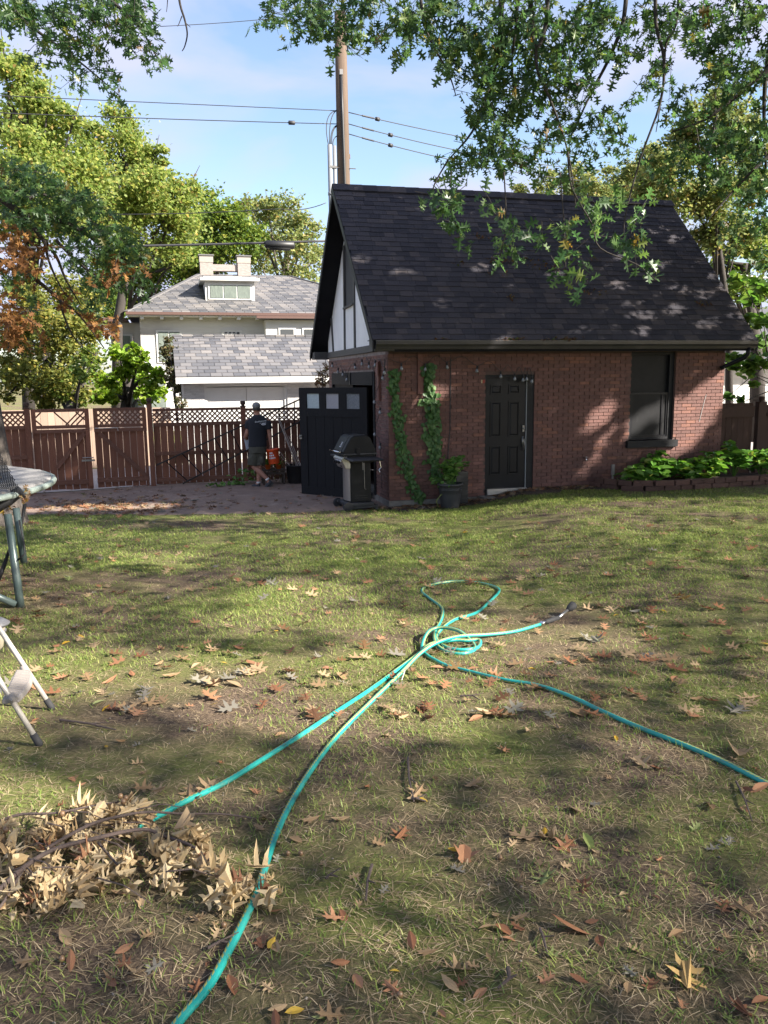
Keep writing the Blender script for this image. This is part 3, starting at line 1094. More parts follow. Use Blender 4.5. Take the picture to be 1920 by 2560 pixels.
leafbox('stile', M['worn_black'], 0, .10, 0, 1)
leafbox('stile', M['worn_black'], .888, 1, 0, 1)
leafbox('top_rail', M['worn_black'], .10, .888, .945, 1, -.028, .028)
leafbox('middle_rail', M['worn_black'], .10, .888, .735, .81, -.028, .028)
leafbox('bottom_rail', M['worn_black'], .10, .888, 0, .075, -.028, .028)
for a, b in ((.10, .105), (.295, .405), (.595, .695), (.885, .888)):
    leafbox('mullion', M['worn_black'], a, b, .81, .945, -.026, .026)
for (a, b), mm in zip(((.105, .295), (.405, .595), (.695, .885)), ('pane_c', 'pane_b', 'pane_a')):
    leafbox('pane', M[mm], a, b, .81, .945, -.008, .008)
for k in range(6):
    a = .10 + .788 * k / 6
    leafbox('plank', M['worn_black'], a + .002, a + .788 / 6 - .002, .075, .735, -.016 + rnd.uniform(-.002, .002), .016)
q = MB().box(leafw * .965, leafw * 1.0, -.05, .05, lh * .52, lh * .56).ball((leafw * .985, .06, lh * .545), .02)
q.build('latch', M['iron'], ld)

# ---------------------------------------------------------------- fences and gates
def strip_between(parent, p, q, w_, t_, y, mat):
    d = (q[0] - p[0], q[1] - p[1])
    ln = math.hypot(*d)
    o = bpy.data.objects.new('lattice_strip', unit_box(mat))
    COL.objects.link(o)
    o.parent = parent
    o.location = ((p[0] + q[0]) / 2, y, (p[1] + q[1]) / 2)
    o.rotation_euler = (0, -math.atan2(d[1], d[0]), 0)
    o.scale = (ln, t_, w_)
    return o


def lattice(parent, x0, x1, z0, z1, sp=.112, keep=None, mat=None):
    mat = mat or M['fence_h']
    H = z1 - z0
    n = 0
    c = x0 - H
    while c < x1 + H:
        for sg in (1, -1):
            # line x = c + sg*(z - zs)
            pts = []
            za, zb_ = z0, z1
            xa = c if sg > 0 else c + H
            xb = c + H if sg > 0 else c
            p, q = [xa, za], [xb, zb_]

            def clip(p, q):
                if p[0] < x0:
                    t_ = (x0 - p[0]) / (q[0] - p[0]) if q[0] != p[0] else 2
                    p = [x0, p[1] + (q[1] - p[1]) * t_]
                if p[0] > x1:
                    t_ = (x1 - p[0]) / (q[0] - p[0]) if q[0] != p[0] else 2
                    p = [x1, p[1] + (q[1] - p[1]) * t_]
                return p
            if max(p[0], q[0]) <= x0 + .02 or min(p[0], q[0]) >= x1 - .02:
                continue
            p2 = clip(p, q)
            q2 = clip(q, p)
            if math.hypot(p2[0] - q2[0], p2[1] - q2[1]) < .05:
                continue
            n += 1
            if keep is not None and n not in keep:
                continue
            strip_between(parent, p2, q2, .032, .007, .004 * sg, mat)
        c += sp


def pickets(parent, x0, x1, z0, z1, pitch=.15, y0=.022, mat=None, slope_=0):
    x = x0
    mat = mat or M['fence']
    while x < x1 - .03:
        x2 = min(x + pitch, x1)
        gap = rnd.choice([.004, .007, .009, .012])
        dz = slope_ * (x - x0)
        bxo('picket', mat, parent, x + gap / 2, x2 - gap / 2, y0 + rnd.uniform(-.002, .002), y0 + .018, z0 + dz + rnd.uniform(0, .02), z1)
        x = x2


def finial(parent, x, y, z, mat, s_=1.0):
    q = MB().box(x - .065 * s_, x + .065 * s_, y - .065 * s_, y + .065 * s_, z, z + .02)
    q.box(x - .035, x + .035, y - .035, y + .035, z + .02, z + .045)
    q.lathe([(.045, .045), (.06, .06), (.062, .115), (.048, .135)], 12, (x, y, z))
    q.build('post_cap', mat, parent)


FY = 5.1
fl = thing('wooden_fence', 'stained brown fence stretch with lattice top left of the double gate', 'fence', toW(-6.77, FY, 0), YAW, 'stained wooden fences')
bxo('post', M['fence'], fl, -.055, .055, -.055, .055, -.45, 1.55)
finial(fl, 0, 0, 1.55, M['fence_dark'])
pickets(fl, -3.2, -.06, -.36, 1.14)
for z0, z1 in ((1.10, 1.18), (1.44, 1.50), (.45, .53), (-.18, -.09)):
    bxo('rail', M['fence_h'], fl, -3.2, -.058, -.02, .019, z0, z1)
lattice(fl, -1.4, -.06, 1.18, 1.44)
bxo('post', M['fence'], fl, -2.45, -2.34, -.055, .018, -.45, 1.55)


def gate(label, X0, X1, brace, keep, z0):
    gt = thing('gate', label, 'gate', toW(X0, FY, 0), YAW)
    w_ = X1 - X0
    bxo('stile', M['fence'], gt, 0, .09, -.02, .02, 1.08, 1.53)
    bxo('stile', M['fence'], gt, w_ - .09, w_, -.02, .02, 1.08, 1.53)
    bxo('rail', M['fence_h'], gt, .09, w_ - .09, -.018, .018, 1.46, 1.53)
    bxo('rail', M['fence_h'], gt, .09, w_ - .09, -.018, .018, 1.10, 1.17)
    bxo('rail', M['fence_h'], gt, 0.0, w_, -.022, .018, 1.0, 1.078)
    bxo('rail', M['fence_h'], gt, 0.0, w_, -.022, .018, z0 + .12, z0 + .22)
    lattice(gt, .09, w_ - .09, 1.17, 1.46, keep=keep)
    pickets(gt, 0, w_, z0, 1.07)
    if brace == '/':
        p, q = (.45, z0 + .5), (w_ - .12, .98)
    else:
        p, q = (.10, .98), (w_ - .06, z0 + .22)
    d = (q[0] - p[0], q[1] - p[1])
    o = bpy.data.objects.new('brace', unit_box(M['fence_h']))
    COL.objects.link(o)
    o.parent = gt
    o.location = ((p[0] + q[0]) / 2, -.001, (p[1] + q[1]) / 2)
    o.rotation_euler = (0, -math.atan2(d[1], d[0]), 0)
    o.scale = (math.hypot(*d), .04, .09)
    return gt


g1 = gate('left leaf of the wooden double gate with most of its lattice missing', -6.69, -5.50, '/', (1, 2, 12, 15, 17, 19, 20), -.27)
bxo('stile', M['fence'], g1, 1.10, 1.19, -.045, -.021, -.2, 1.06)
MB().box(.98, 1.26, -.06, -.046, .36, .40).tube([(1.0, -.06, .44), (1.24, -.06, .44)], .012, 6).build('latch', M['iron'], g1)
g2 = gate('right leaf of the wooden double gate with complete lattice and diagonal brace', -5.41, -4.28, '\\', None, -.25)
MB().tube([(.02, -.04, 1.09), (.5, -.04, 1.085), (.51, -.04, 1.02)], .007, 6).build('hook_rod', M['pale_wire'], g2)

fr_ = thing('wooden_fence', 'stained brown fence with lattice top between gate and brick garage', 'fence', toW(-4.2, FY, 0), YAW, 'stained wooden fences')
bxo('post', M['fence'], fr_, -.055, .055, -.055, .055, -.45, 1.60)
finial(fr_, 0, 0, 1.60, M['fence_dark'])
bxo('post', M['fence'], fr_, 2.035, 2.145, -.055, .055, -.45, 1.50)
finial(fr_, 2.09, 0, 1.50, M['fence_dark'])
for (a, b, zt) in ((.06, 2.03, 1.48), (2.15, 4.1, 1.45)):
    pickets(fr_, a, b, -.24, 1.10)
    for z0, z1 in ((1.09, 1.17), (zt - .05, zt + .01), (.43, .51), (-.17, -.08)):
        bxo('rail', M['fence_h'], fr_, a + .002, b - .002, -.02, .019, z0, z1)
    lattice(fr_, a, b, 1.17, zt - .05)

rfe = thing('wooden_fence', 'dark board gate and fence behind the hydrangeas at the garage end', 'fence', toW(GL + .02, .85, 0), YAW, 'stained wooden fences')
pickets(rfe, 0, 1.42, -.1, 1.50, mat=M['fence_dark'])
pickets(rfe, 1.75, 4.6, -.1, 1.45, mat=M['fence_dark'])
bxo('rail', M['fence_dark'], rfe, 0, 1.42, -.03, .019, 1.20, 1.42)
bxo('rail', M['fence_dark'], rfe, 1.75, 4.6, -.03, .019, 1.20, 1.30)
bxo('post', M['fence_dark'], rfe, 1.50, 1.70, -.06, .06, -.3, 1.50)
finial(rfe, 1.60, 0, 1.50, M['fence_dark'], 1.3)
o = bpy.data.objects.new('brace', unit_box(M['fence_dark']))
COL.objects.link(o)
o.parent = rfe
o.location = (.55, -.012, .75)
o.rotation_euler = (0, math.atan2(.9, 1.0), 0)
o.scale = (1.35, .036, .11)

# extension ladder lying on edge against the fence
A0, A1 = planeL(391, 1163, 1, 4.98), planeL(757, 995, 1, 4.98)
B0, B1 = planeL(457, 1209, 1, 4.98), planeL(760, 1049, 1, 4.98)
lad = thing('extension_ladder', 'old black ladder leaning sideways along the brown fence', 'ladder', toW(A0[0], 4.98, 0), YAW)
O_ = Vector((A0[0], 4.98, 0))
for (P0, P1) in ((A0, A1), (B0, B1)):
    MB().beam(Vector(P0) - O_, Vector(P1) - O_, .03, .05, (0, 1, 0)).build('rail', M['fence_dark'] if False else M['bark_dark'], lad)
for k in range(9):
    t_ = .06 + k * .11
    a = Vector(A0).lerp(Vector(A1), t_) - O_
    b = Vector(B0).lerp(Vector(B1), max(0, t_ * 1.0 - .02)) - O_
    MB().tube([a, b], .014, 6).build('rung', M['worn_black'], lad)

# pale board fence and neighbour property line across the alley
pf = thing('board_fence', 'pale sunlit board fence across the alley behind the gate', 'fence', toW(-16, 10.6, 0), YAW)
pickets(pf, 0, 12.3, -.5, 1.35, pitch=.19, mat=M['pale_fence'])

# ---------------------------------------------------------------- neighbour garage
ng = thing('neighbour_garage', 'whitewashed neighbouring garage with grey slate roof behind the fence', 'garage', toW(-3.3, 10.5, -.4), YAW)
NW = 6.4
bxo('wall', M['white_brick'], ng, 0, .58, 0, .2, 0, 2.45)
bxo('wall', M['white_brick'], ng, 3.02, NW, 0, .2, 0, 2.45)
bxo('lintel', M['white_paint'], ng, .58, 3.02, .01, .2, 2.33, 2.45)
bxo('side_wall', M['white_brick'], ng, 0, .2, .2, 5.2, 0, 2.45)
bxo('rear_wall', M['white_brick'], ng, 0, NW, 5.2, 5.4, 0, 2.45)
bxo('side_wall', M['white_brick'], ng, NW - .2, NW, .2, 5.2, 0, 2.45)
bxo('garage_door', M['white_paint'], ng, .66, 1.80, .07, .12, 0, 2.30)
bxo('garage_door', M['white_paint'], ng, 1.812, 2.94, .07, .12, 0, 2.30)
bxo('door_trim', M['white_paint'], ng, .58, .66, .03, .15, 0, 2.328)
bxo('door_trim', M['white_paint'], ng, 2.94, 3.02, .03, .15, 0, 2.328)
bxo('corner_trim', M['white_paint'], ng, -.06, 0, -.03, .2, 0, 2.45)
# thin limewashed bricks on the visible pier
for a, b in ((.0, .58), (3.02, 3.75)):
    z = 1.0
    r = 0
    while z < 2.3:
        x = a - (.11 if r % 2 else 0)
        while x < b:
            x0, x1 = max(a, x), min(b, x + .205)
            if x1 - x0 > .04:
                bxo('brick', M['white_brick'], ng, x0, x1, -.008, .01, z, z + .058)
            x += .215
        z += .068
        r += 1
# roof
ne_y, ne_z, nr_y, nr_z = -.42, 2.62, 2.8, 3.93
sl2 = math.atan2(nr_z - ne_z, nr_y - ne_y)
sl2L = math.hypot(nr_z - ne_z, nr_y - ne_y)
nroof = MB().prism([(ne_y, ne_z), (nr_y, nr_z), (2 * nr_y - ne_y, ne_z), (2 * nr_y - ne_y, ne_z - .12), (nr_y, nr_z - .12), (ne_y, ne_z - .12)], lambda a, b, t: (t, a, b), -.2, NW + .2).build('roof', M['slate_dark'], ng)
MB().prism([(.0, 2.45), (5.4, 2.45), (2.8, 3.75)], fx, .02, .18).build('gable', M['white_paint'], ng)
bxo('fascia', M['white_paint'], ng, -.22, NW + .2, -.47, -.425, 2.43, 2.60)
bxo('soffit', M['white_paint'], ng, -.2, NW + .2, -.424, -.02, 2.44, 2.47)
RF2 = Matrix.Translation((0, ne_y, ne_z)) @ Matrix.Rotation(sl2, 4, 'X')
slt = MB().add([(-.5, 0, .0), (.5, 0, .0), (.5, 1, .0), (-.5, 1, .0), (-.5, 0, 1.0), (.5, 0, 1.0), (.5, 1, .3), (-.5, 1, .3)], MB.BF).mesh('slate')
slt.materials.append(M['slate'])
E2 = sl2L / 13
lst = []
for r in range(13):
    x = -.22 - (.16 if r % 2 else 0)
    while x < NW + .2:
        a, b = max(x, -.22), min(x + .315, NW + .2)
        if b - a > .04:
            lst.append((r, a, b))
        x += .33
rest = MB()
for i, (r, a, b) in enumerate(lst):
    mt = RF2 @ Matrix.Translation(((a + b) / 2, r * E2 - .02, .004)) @ Matrix.Diagonal((b - a, E2 * 1.2, .022, 1))
    if (a + b) / 2 < 4.9:
        o = bpy.data.objects.new('slate', slt)
        COL.objects.link(o)
        o.parent = nroof
        o.matrix_basis = mt
    else:
        rest.add([mt @ v.co for v in slt.vertices], MB.BF)
rest.build('slates', M['slate'], nroof)['kind'] = 'stuff'
x = -.22
while x < NW:
    bxo('ridge_tile', M['slate'], nroof, x, x + .30, nr_y - .12, nr_y + .12, nr_z - .02, nr_z + .045)
    x += .33

# ---------------------------------------------------------------- neighbour house
nh = thing('house', 'large white brick house with hipped slate roof, dormer and twin chimneys', 'house', toW(-4.75, 25, -.3), YAW)
HW = 13.0
bxo('wall', M['white_brick'], nh, 0, HW, 0, 9.0, -.6, 5.36)
bxo('side_wing', M['cream'], nh, -1.35, -.002, 1.2, 8.0, -.6, 5.1)
bxo('corner_board', M['cream'], nh, -.30, -.004, .9, 1.2, -.6, 5.0)
wr = []
def hwin(parent, x0, x1, z0, z1, y=0, mat='curtain', n=1, fr=.07):
    f = bxo('window', M['white_paint'], parent, x0 - fr, x1 + fr, y - .05, y + .02, z0 - fr, z1 + fr)
    w_ = (x1 - x0) / n
    for k in range(n):
        p_ = MB().box(x0 + k * w_ + .03, x0 + (k + 1) * w_ - .03, y - .075, y - .052, z0, z1).mesh('pane')
        o = obj('pane', p_, M[mat])
        o.parent = f
        o.matrix_parent_inverse = f.matrix_basis.inverted()
    return f


hwin(nh, .75, 1.75, 3.3, 4.62, n=2)
hwin(nh, 3.72, 4.45, 4.15, 4.62, mat='dark_pane', n=4, fr=.1)
hwin(nh, -1.05, -.45, 3.2, 4.5, y=1.2)
hwin(nh, -.4 + .6, 1.0, 1.2, 2.6)
hwin(nh, .4 - 1.2, -.3, 1.0, 2.5, y=1.2)
hwin(nh, .2, .75, -.2, .9)
# side bay right
bay = bxo('bay', M['white_paint'], nh, 5.55, 10.4, -.9, -.002, 2.4, 5.12)
hwin(nh, 6.2, 6.85, 3.6, 4.7, y=-.9, mat='dark_pane')
hwin(nh, 7.3, 8.4, 3.6, 4.7, y=-.9, mat='dark_pane')
# hipped roof
e0x, e1x, e0y, e1y, ez = -.55, HW + .55, -.72, 9.7, 5.42
r0x, r1x, ry_, rz_ = 2.95, 5.9, 4.4, 7.72
hr = MB()
hr.add([(e0x, e0y, ez), (e1x, e0y, ez), (e1x, e1y, ez), (e0x, e1y, ez), (r0x, ry_, rz_), (r1x + 1.6, ry_, rz_)],
       ((0, 1, 5, 4), (1, 2, 5), (2, 3, 4, 5), (3, 0, 4), (0, 3, 2, 1)))
hroof = hr.build('roof', M['slate_dark'], nh)
# slates of the front slope
sl3 = math.atan2(rz_ - ez, ry_ - e0y)
sl3L = math.hypot(rz_ - ez, ry_ - e0y)
RF3 = Matrix.Translation((0, e0y, ez)) @ Matrix.Rotation(sl3, 4, 'X')
rest = MB()
R3 = 26
for r in range(R3):
    f0 = r / R3
    xa = e0x + (r0x - e0x) * f0
    xb = e1x + (r1x + 1.6 - e1x) * f0
    x = xa - (.2 if r % 2 else 0)
    while x < xb:
        a, b = max(x, xa), min(x + .38, xb)
        if b - a > .05:
            mt = RF3 @ Matrix.Translation(((a + b) / 2, f0 * sl3L - .01, .012)) @ Matrix.Diagonal((b - a, sl3L / R3 * 1.15, .025, 1))
            rest.add([mt @ v.co for v in slt.vertices], MB.BF)
        x += .40
rest.build('slates', M['slate'], hroof)['kind'] = 'stuff'
MB().beam((e0x, e0y, ez + .03), (r0x, ry_, rz_ + .03), .22, .05).build('hip_cap', M['slate_dark'], hroof)
MB().beam((e1x, e0y, ez + .03), (r1x + 1.6, ry_, rz_ + .03), .22, .05).build('hip_cap', M['slate_dark'], hroof)
bxo('gutter', M['brown_gutter'], nh, e0x, e1x, e0y - .12, e0y - .005, ez - .10, ez + .02)
bxo('soffit', M['white_paint'], nh, e0x + .05, e1x, e0y, -.002, ez - .16, ez - .105)
for k in range(12):
    bxo('rafter_tail', M['white_paint'], nh, .05 + k * .85, .20 + k * .85, e0y + .05, -.004, ez - .27, ez - .162)
bxo('bay_gutter', M['brown_gutter'], nh, 5.1, 10.7, -1.35, -1.25, 5.16, 5.27)
MB().prism([(-1.25, 5.15), (-.73, 5.29), (-.73, 5.15)], fx, 5.2, 10.7).build('bay_roof', M['slate_dark'], nh)
bxo('wing_roof', M['brown_gutter'], nh, -1.75, -.56, .7, 8.2, 5.12, 5.28)
# dormer
dm = MB().box(3.0, 5.28, .75, 4.4, 5.95, 6.985).build('dormer', M['white_paint'], nh)
hwin(nh, 3.20, 5.10, 6.22, 6.80, y=.75, n=3, fr=.07)
MB().box(2.78, 5.5, .45, 4.4, 6.99, 7.12).box(2.95, 5.35, .75, 4.4, 7.122, 7.20).build('dormer_roof', M['white_paint'], nh)
# chimneys
ch = MB().box(2.98, 3.62, 4.2, 4.75, 7.2, 8.30).build('chimney', M['chimney_brick'], nh)
ch2 = MB().box(4.86, 5.50, 4.2, 4.75, 7.2, 8.30).build('chimney', M['chimney_brick'], nh)
MB().box(3.622, 4.858, 4.3, 4.7, 7.9, 8.22).build('chimney_arch', M['chimney_brick'], nh)
for a, b, p_ in ((2.96, 3.64, ch), (4.84, 5.52, ch2)):
    bxo('chimney_cap', M['chimney_cap'], p_, a, b, 4.18, 4.77, 8.302, 8.62)
    bxo('cap_slab', M['slate_dark'], p_, a - .05, b + .05, 4.13, 4.82, 8.622, 8.68)
bxo('flashing', M['white_paint'], nh, 2.8, 5.7, 3.6, 4.05, 7.20, 7.30)

# right hand neighbour: pale garage with panelled door
rg = thing('neighbour_garage', 'pale garage with white panelled overhead door at the right edge', 'garage', toW(13.4, 10.0, -.5), YAW)
bxo('wall', M['white_paint'], rg, 0, .5, 0, 5, 0, 3.0)
bxo('wall', M['white_paint'], rg, 5.5, 7.5, 0, 5, 0, 3.0)
bxo('wall', M['white_paint'], rg, .5, 5.5, 0, 5, 2.55, 3.0)
rd = bxo('overhead_door', M['white_paint'], rg, .5, 5.5, .10, .16, 0, 2.55)
for r in range(4):
    for k in range(7):
        bxo('door_panel', M['white_paint'], rg, .62 + k * .70, 1.18 + k * .70, .085, .099, .12 + r * .62, .58 + r * .62)
MB().prism([(-.4, 2.98), (2.6, 5.1), (5.6, 2.98), (5.6, 2.86), (2.6, 4.98), (-.4, 2.86)], fx, -.35, 7.9).build('roof', M['slate'], rg)
bxo('fascia', M['white_paint'], rg, -.35, 7.9, -.46, -.405, 2.8, 2.97)

# ---------------------------------------------------------------- utility pole and wires
UP = toW(.70, 6.5, 0)
up = thing('utility_pole', 'weathered wooden utility pole with grey conduits behind the garage', 'utility pole', UP, YAW)
MB().tube([(0, 0, -.5), (0, 0, 3), (-.01, 0, 8), (-.02, 0, 10.75)], [.185, .175, .155, .14], 14).build('pole', M['wood_pole'], up, True)
MB().tube([(-.06, -.155, 9.3), (-.045, -.16, 8.4), (-.02, -.165, 7.0), (0, -.17, 4)], .035, 8).build('cable_guard', M['black_plastic'], up, True)
bxo('bolt_bracket', M['iron'], up, -.10, -.02, -.2, -.13, 9.3, 9.42)
for (x, r_) in ((-.36, .058), (-.245, .045)):
    MB().tube([(x, -.1, 0), (x + (.0), -.1, 5.9), (x, -.1, 7.72 if r_ > .05 else 7.70)], r_, 12).build('conduit', M['conduit'], up, True)
MB().tube([(-.36, -.1, 6.55), (-.36, -.1, 6.62)], .068, 12).build('conduit_coupling', M['conduit'], up, True)
MB().box(-.40, -.20, -.16, -.03, 7.18, 7.23).tube([(-.25, -.1, 7.2), (.28, -.1, 7.2)], .012, 6).build('standoff_bracket', M['iron'], up)
MB().tube([(.13, .0, 7.45), (.13, .0, 7.55)], .04, 8).build('pole_knob', M['wood_pole'], up)
for (zt, dxp, k) in ((8.55, -.22, 0), (8.55, -.1, 1), (8.22, -.06, 2), (8.20, -.02, 3), (7.98, -.02, 4)):
    x0 = -.39 + k * .028
    pts = []
    for i in range(11):
        t_ = i / 10
        a = Vector((x0, -.1, 7.7))
        c1 = Vector((x0 - (.16 if k == 0 else .02), -.1, zt - .1))
        b = Vector((-.12, -.02, zt))
        pts.append(a * (1 - t_) ** 2 + c1 * 2 * t_ * (1 - t_) + b * t_ * t_)
    MB().tube(pts, .011, 6).build('drip_loop', M['wire'], up, True)


def sag(p, q, s_, n=18):
    p, q = Vector(p), Vector(q)
    return [p.lerp(q, i / n) + Vector((0, 0, -4 * s_ * (i / n) * (1 - i / n))) for i in range(n + 1)]


def wire(label, pts, r_, mat='wire', extra=None, group='overhead wires'):
    P0 = Vector(pts[0])
    t_ = thing('overhead_wire', label, 'wire', P0, 0, group)
    MB().tube([Vector(p) - P0 for p in pts], r_, 6).build('cable', M[mat], t_, True)
    if extra:
        for (i_, ln, r2, nm) in extra:
            a, b = Vector(pts[i_]), Vector(pts[min(i_ + 1, len(pts) - 1)])
            d = (b - a).normalized()
            MB().tube([a - P0 - d * ln * .1, a - P0, a + d * ln - P0, a + d * ln * 1.1 - P0], [r2 * .4, r2, r2, r2 * .4], 8).build(nm, M[mat], t_, True)
    return t_


def Wp(px, py, Y):
    q = planeL(px, py, 1, Y)
    return toW(*q)


wire('upper thin wire running left from the utility pole', sag(Wp(845, 277, 6.5), Wp(-250, 228, 6.5), .0), .009)
wire('second wire running left from the utility pole with a small dark connector', sag(Wp(845, 310, 6.5), Wp(-250, 272, 6.5), .02), .010, extra=[(2, .14, .05, 'connector')])
for k, (a, b, s_) in enumerate((((872, 281), (1500, 393), .12), ((872, 310), (1500, 425), .18), ((872, 335), (1500, 455), .18))):
    lab = ('topmost', 'middle', 'lowest')[k] + ' of three wires running right from the utility pole'
    pts = sag(Wp(*a, 6.5), Wp(*b, 11), s_, 24)
    wire(lab, pts, .011, extra=[(1, .35, .022, 'splice'), (3 if k else 2, .10, .05, 'connector')])
wire('thick black communication cable with a splice box by the gable', sag(Wp(830, 602, 6.0), Wp(-200, 622, 6.0), .03), .028)
sb = Wp(699, 612, 6.0)
tag(MB().tube([(-.36, 0, 0), (-.33, 0, 0), (.33, 0, 0), (.36, 0, 0)], [.05, .095, .095, .05], 10).tube([(-.25, 0, -.07), (.25, 0, -.07)], .06, 8).build('splice_box', M['black_plastic'], None, True), 'black cable splice enclosure hanging on the thick wire left of the gable', 'cable box')
o = bpy.context.scene.objects['splice_box']
o.location = sb
o.rotation_euler = (0, 0, YAW)
wire('thin grey wire below the pole reaching left above the house', sag(Wp(815, 507, 6.4), Wp(700, 522, 6.6), .08, 8) + sag(Wp(699, 522, 6.6), Wp(200, 535, 8), .05)[1:], .010)
wire('fine high wire in the upper left sky', sag(Wp(400, 66, 9), Wp(760, 38, 9), .03), .008)
wire('pale cable in front of the trees right of the roof', sag(Wp(1740, 590, 8), Wp(2050, 628, 8), .02), .012, 'pale_wire')
wire('thick pale cable just above the right roof edge', sag(Wp(1760, 678, 7), Wp(2050, 706, 7), .02), .03, 'pale_wire')

def vnoise(x, y, sc_, seed):
    r0 = np.random.default_rng(seed)
    G = r0.random((64, 64))
    x, y = x * sc_ + 100, y * sc_ + 100
    xi, yi = np.floor(x).astype(int), np.floor(y).astype(int)
    fx_, fy_ = x - xi, y - yi
    fx_, fy_ = fx_ * fx_ * (3 - 2 * fx_), fy_ * fy_ * (3 - 2 * fy_)
    a = G[xi % 64, yi % 64]
    b = G[(xi + 1) % 64, yi % 64]
    c = G[xi % 64, (yi + 1) % 64]
    d = G[(xi + 1) % 64, (yi + 1) % 64]
    return (a * (1 - fx_) + b * fx_) * (1 - fy_) + (c * (1 - fx_) + d * fx_) * fy_


# ---------------------------------------------------------------- background trees
K = 1.1573


def crown_points(blobs, depth, dens, rg):
    P = []
    cs = []
    for (bx_, by_, br) in blobs:
        d_ = depth + rg.uniform(-.06, .06) * depth
        c = np.array(at(bx_ * K, by_ * K, d_))
        r = br * K * d_ / FPX
        cs.append((c, r))
        n = int(dens * r * r) + 10
        ns = max(7, int(11 * r))
        dirs = rg.normal(size=(ns, 3))
        dirs /= np.linalg.norm(dirs, axis=1)[:, None]
        sub = c + dirs * r * rg.uniform(.45, .98, (ns, 1))
        k = rg.integers(0, ns, n)
        q = rg.normal(size=(n, 3))
        q *= (r * .33 * rg.uniform(.45, 1.2, ns))[k][:, None]
        P.append(sub[k] + q * np.array([1.1, 1.1, .75]))
    return np.concatenate(P), cs


def bgtree(name, label, blobs, depth, mat, size, dens, base, tmpl=MAPLE, trunk_r=.22, group=None, up=.35, bark='bark_dark', extra=None):
    rg = np.random.default_rng(abs(hash(label)) % 1000 if False else len(label) * 7 + len(blobs))
    P, cs = crown_points(blobs, depth, dens, rg)
    b = at(base[0] * K, base[1] * K, depth)
    b.z = gz(b.x, b.y)
    t_ = thing(name, label, 'tree', b, 0, group)
    bb = np.array(b)
    me = inst_mesh('crown', *tmpl, P - bb, rand_rots(len(P), up, rg), rg.uniform(.7, 1.25, len(P)) * size, [M[mat]] if not extra else [M[mat], M[extra]], None if not extra else (rg.random(len(P)) < .12).astype(int))
    obj('crown', me, None, t_)
    m_ = MB()
    top = max(cs, key=lambda q: q[0][2])[0] - bb
    mid = np.mean([c for c, r in cs], axis=0) - bb
    m_.tube([(0, 0, -.2), (mid[0] * .2, mid[1] * .2, mid[2] * .45), (mid[0], mid[1], mid[2]), top * .9], [trunk_r * 1.2, trunk_r, trunk_r * .7, trunk_r * .2], 9)
    m_.build('trunk', M[bark], t_, True)
    for (c, r) in cs:
        e = c - bb
        s_ = np.array([mid[0], mid[1], mid[2]]) * rg.uniform(.45, .9)
        mm = (s_ + e) / 2 + np.array([0, 0, .25 * r])
        MB().tube([s_, mm, e, e + (e - mm) * .4], [trunk_r * .4, trunk_r * .25, trunk_r * .13, .01], 6).build('limb', M[bark], t_, True)
    return t_


bgtree('sycamore_tree', 'tall sunlit yellow green sycamore filling the left sky', [(10, 130, 45), (55, 190, 45), (105, 215, 35), (30, 270, 65), (110, 290, 55), (160, 260, 18), (60, 370, 75), (150, 370, 70), (120, 450, 80), (30, 460, 70)], 33, 'syc_leaf', .155, 2600, (60, 900), group='trees behind the alley', up=.2)
bgtree('sycamore_tree', 'sunlit yellow green tree stepping down toward the house roof', [(215, 310, 40), (255, 265, 30), (265, 330, 55), (235, 400, 65), (320, 400, 55), (335, 330, 22), (300, 480, 70), (380, 440, 45), (390, 510, 55), (230, 500, 60), (345, 375, 30), (405, 410, 22)], 37, 'syc_leaf', .16, 2500, (250, 900), group='trees behind the alley', up=.2)
bgtree('maple_tree', 'mid green tree rising directly behind the house chimneys', [(450, 450, 45), (480, 500, 55), (440, 540, 55), (520, 520, 45), (400, 580, 45), (500, 470, 35)], 52, 'mid_leaf', .22, 1100, (470, 900), group='trees behind the alley')
bgtree('maple_tree', 'thin pale tree with autumn tinge beside the gable', [(540, 450, 30), (580, 455, 35), (625, 465, 35), (665, 490, 30), (590, 510, 45), (650, 540, 45), (690, 560, 30), (560, 560, 40), (640, 600, 40), (690, 640, 30)], 56, 'pale_leaf', .22, 750, (600, 900), trunk_r=.3, bark='bark', group='trees behind the alley')
bgtree('maple_tree', 'dark green tree behind the left end of the house', [(250, 590, 45), (310, 590, 50), (360, 560, 45), (290, 640, 45), (240, 660, 40), (400, 530, 40)], 50, 'mid_leaf', .22, 1100, (300, 900), group='trees behind the alley')
bgtree('hedge_tree', 'loose yellow olive tree hanging over the fence at far left', [(20, 720, 50), (80, 680, 55), (130, 720, 55), (170, 770, 50), (50, 780, 55), (110, 800, 55), (30, 840, 40), (90, 855, 35), (160, 835, 35), (190, 690, 45), (200, 640, 40), (140, 640, 50), (60, 620, 50)], 27, 'olive_leaf', .13, 2600, (100, 960), group='trees behind the alley')
bgtree('hedge_tree', 'deep green leafy tree between olive tree and lime shrub', [(140, 850, 30), (110, 840, 30), (180, 800, 28), (170, 860, 25), (205, 770, 25)], 25.5, 'mid_leaf', .13, 2400, (150, 960), group='trees behind the alley')
bgtree('redbud_tree', 'bright lime green small tree in front of the white house', [(262, 790, 32), (300, 775, 26), (235, 815, 34), (285, 830, 38), (330, 810, 26), (215, 850, 24), (310, 850, 26), (255, 752, 12), (285, 748, 8), (245, 860, 24), (345, 835, 16)], 29, 'lime_leaf', .15, 2300, (270, 960), tmpl=HEART, group='trees behind the alley')
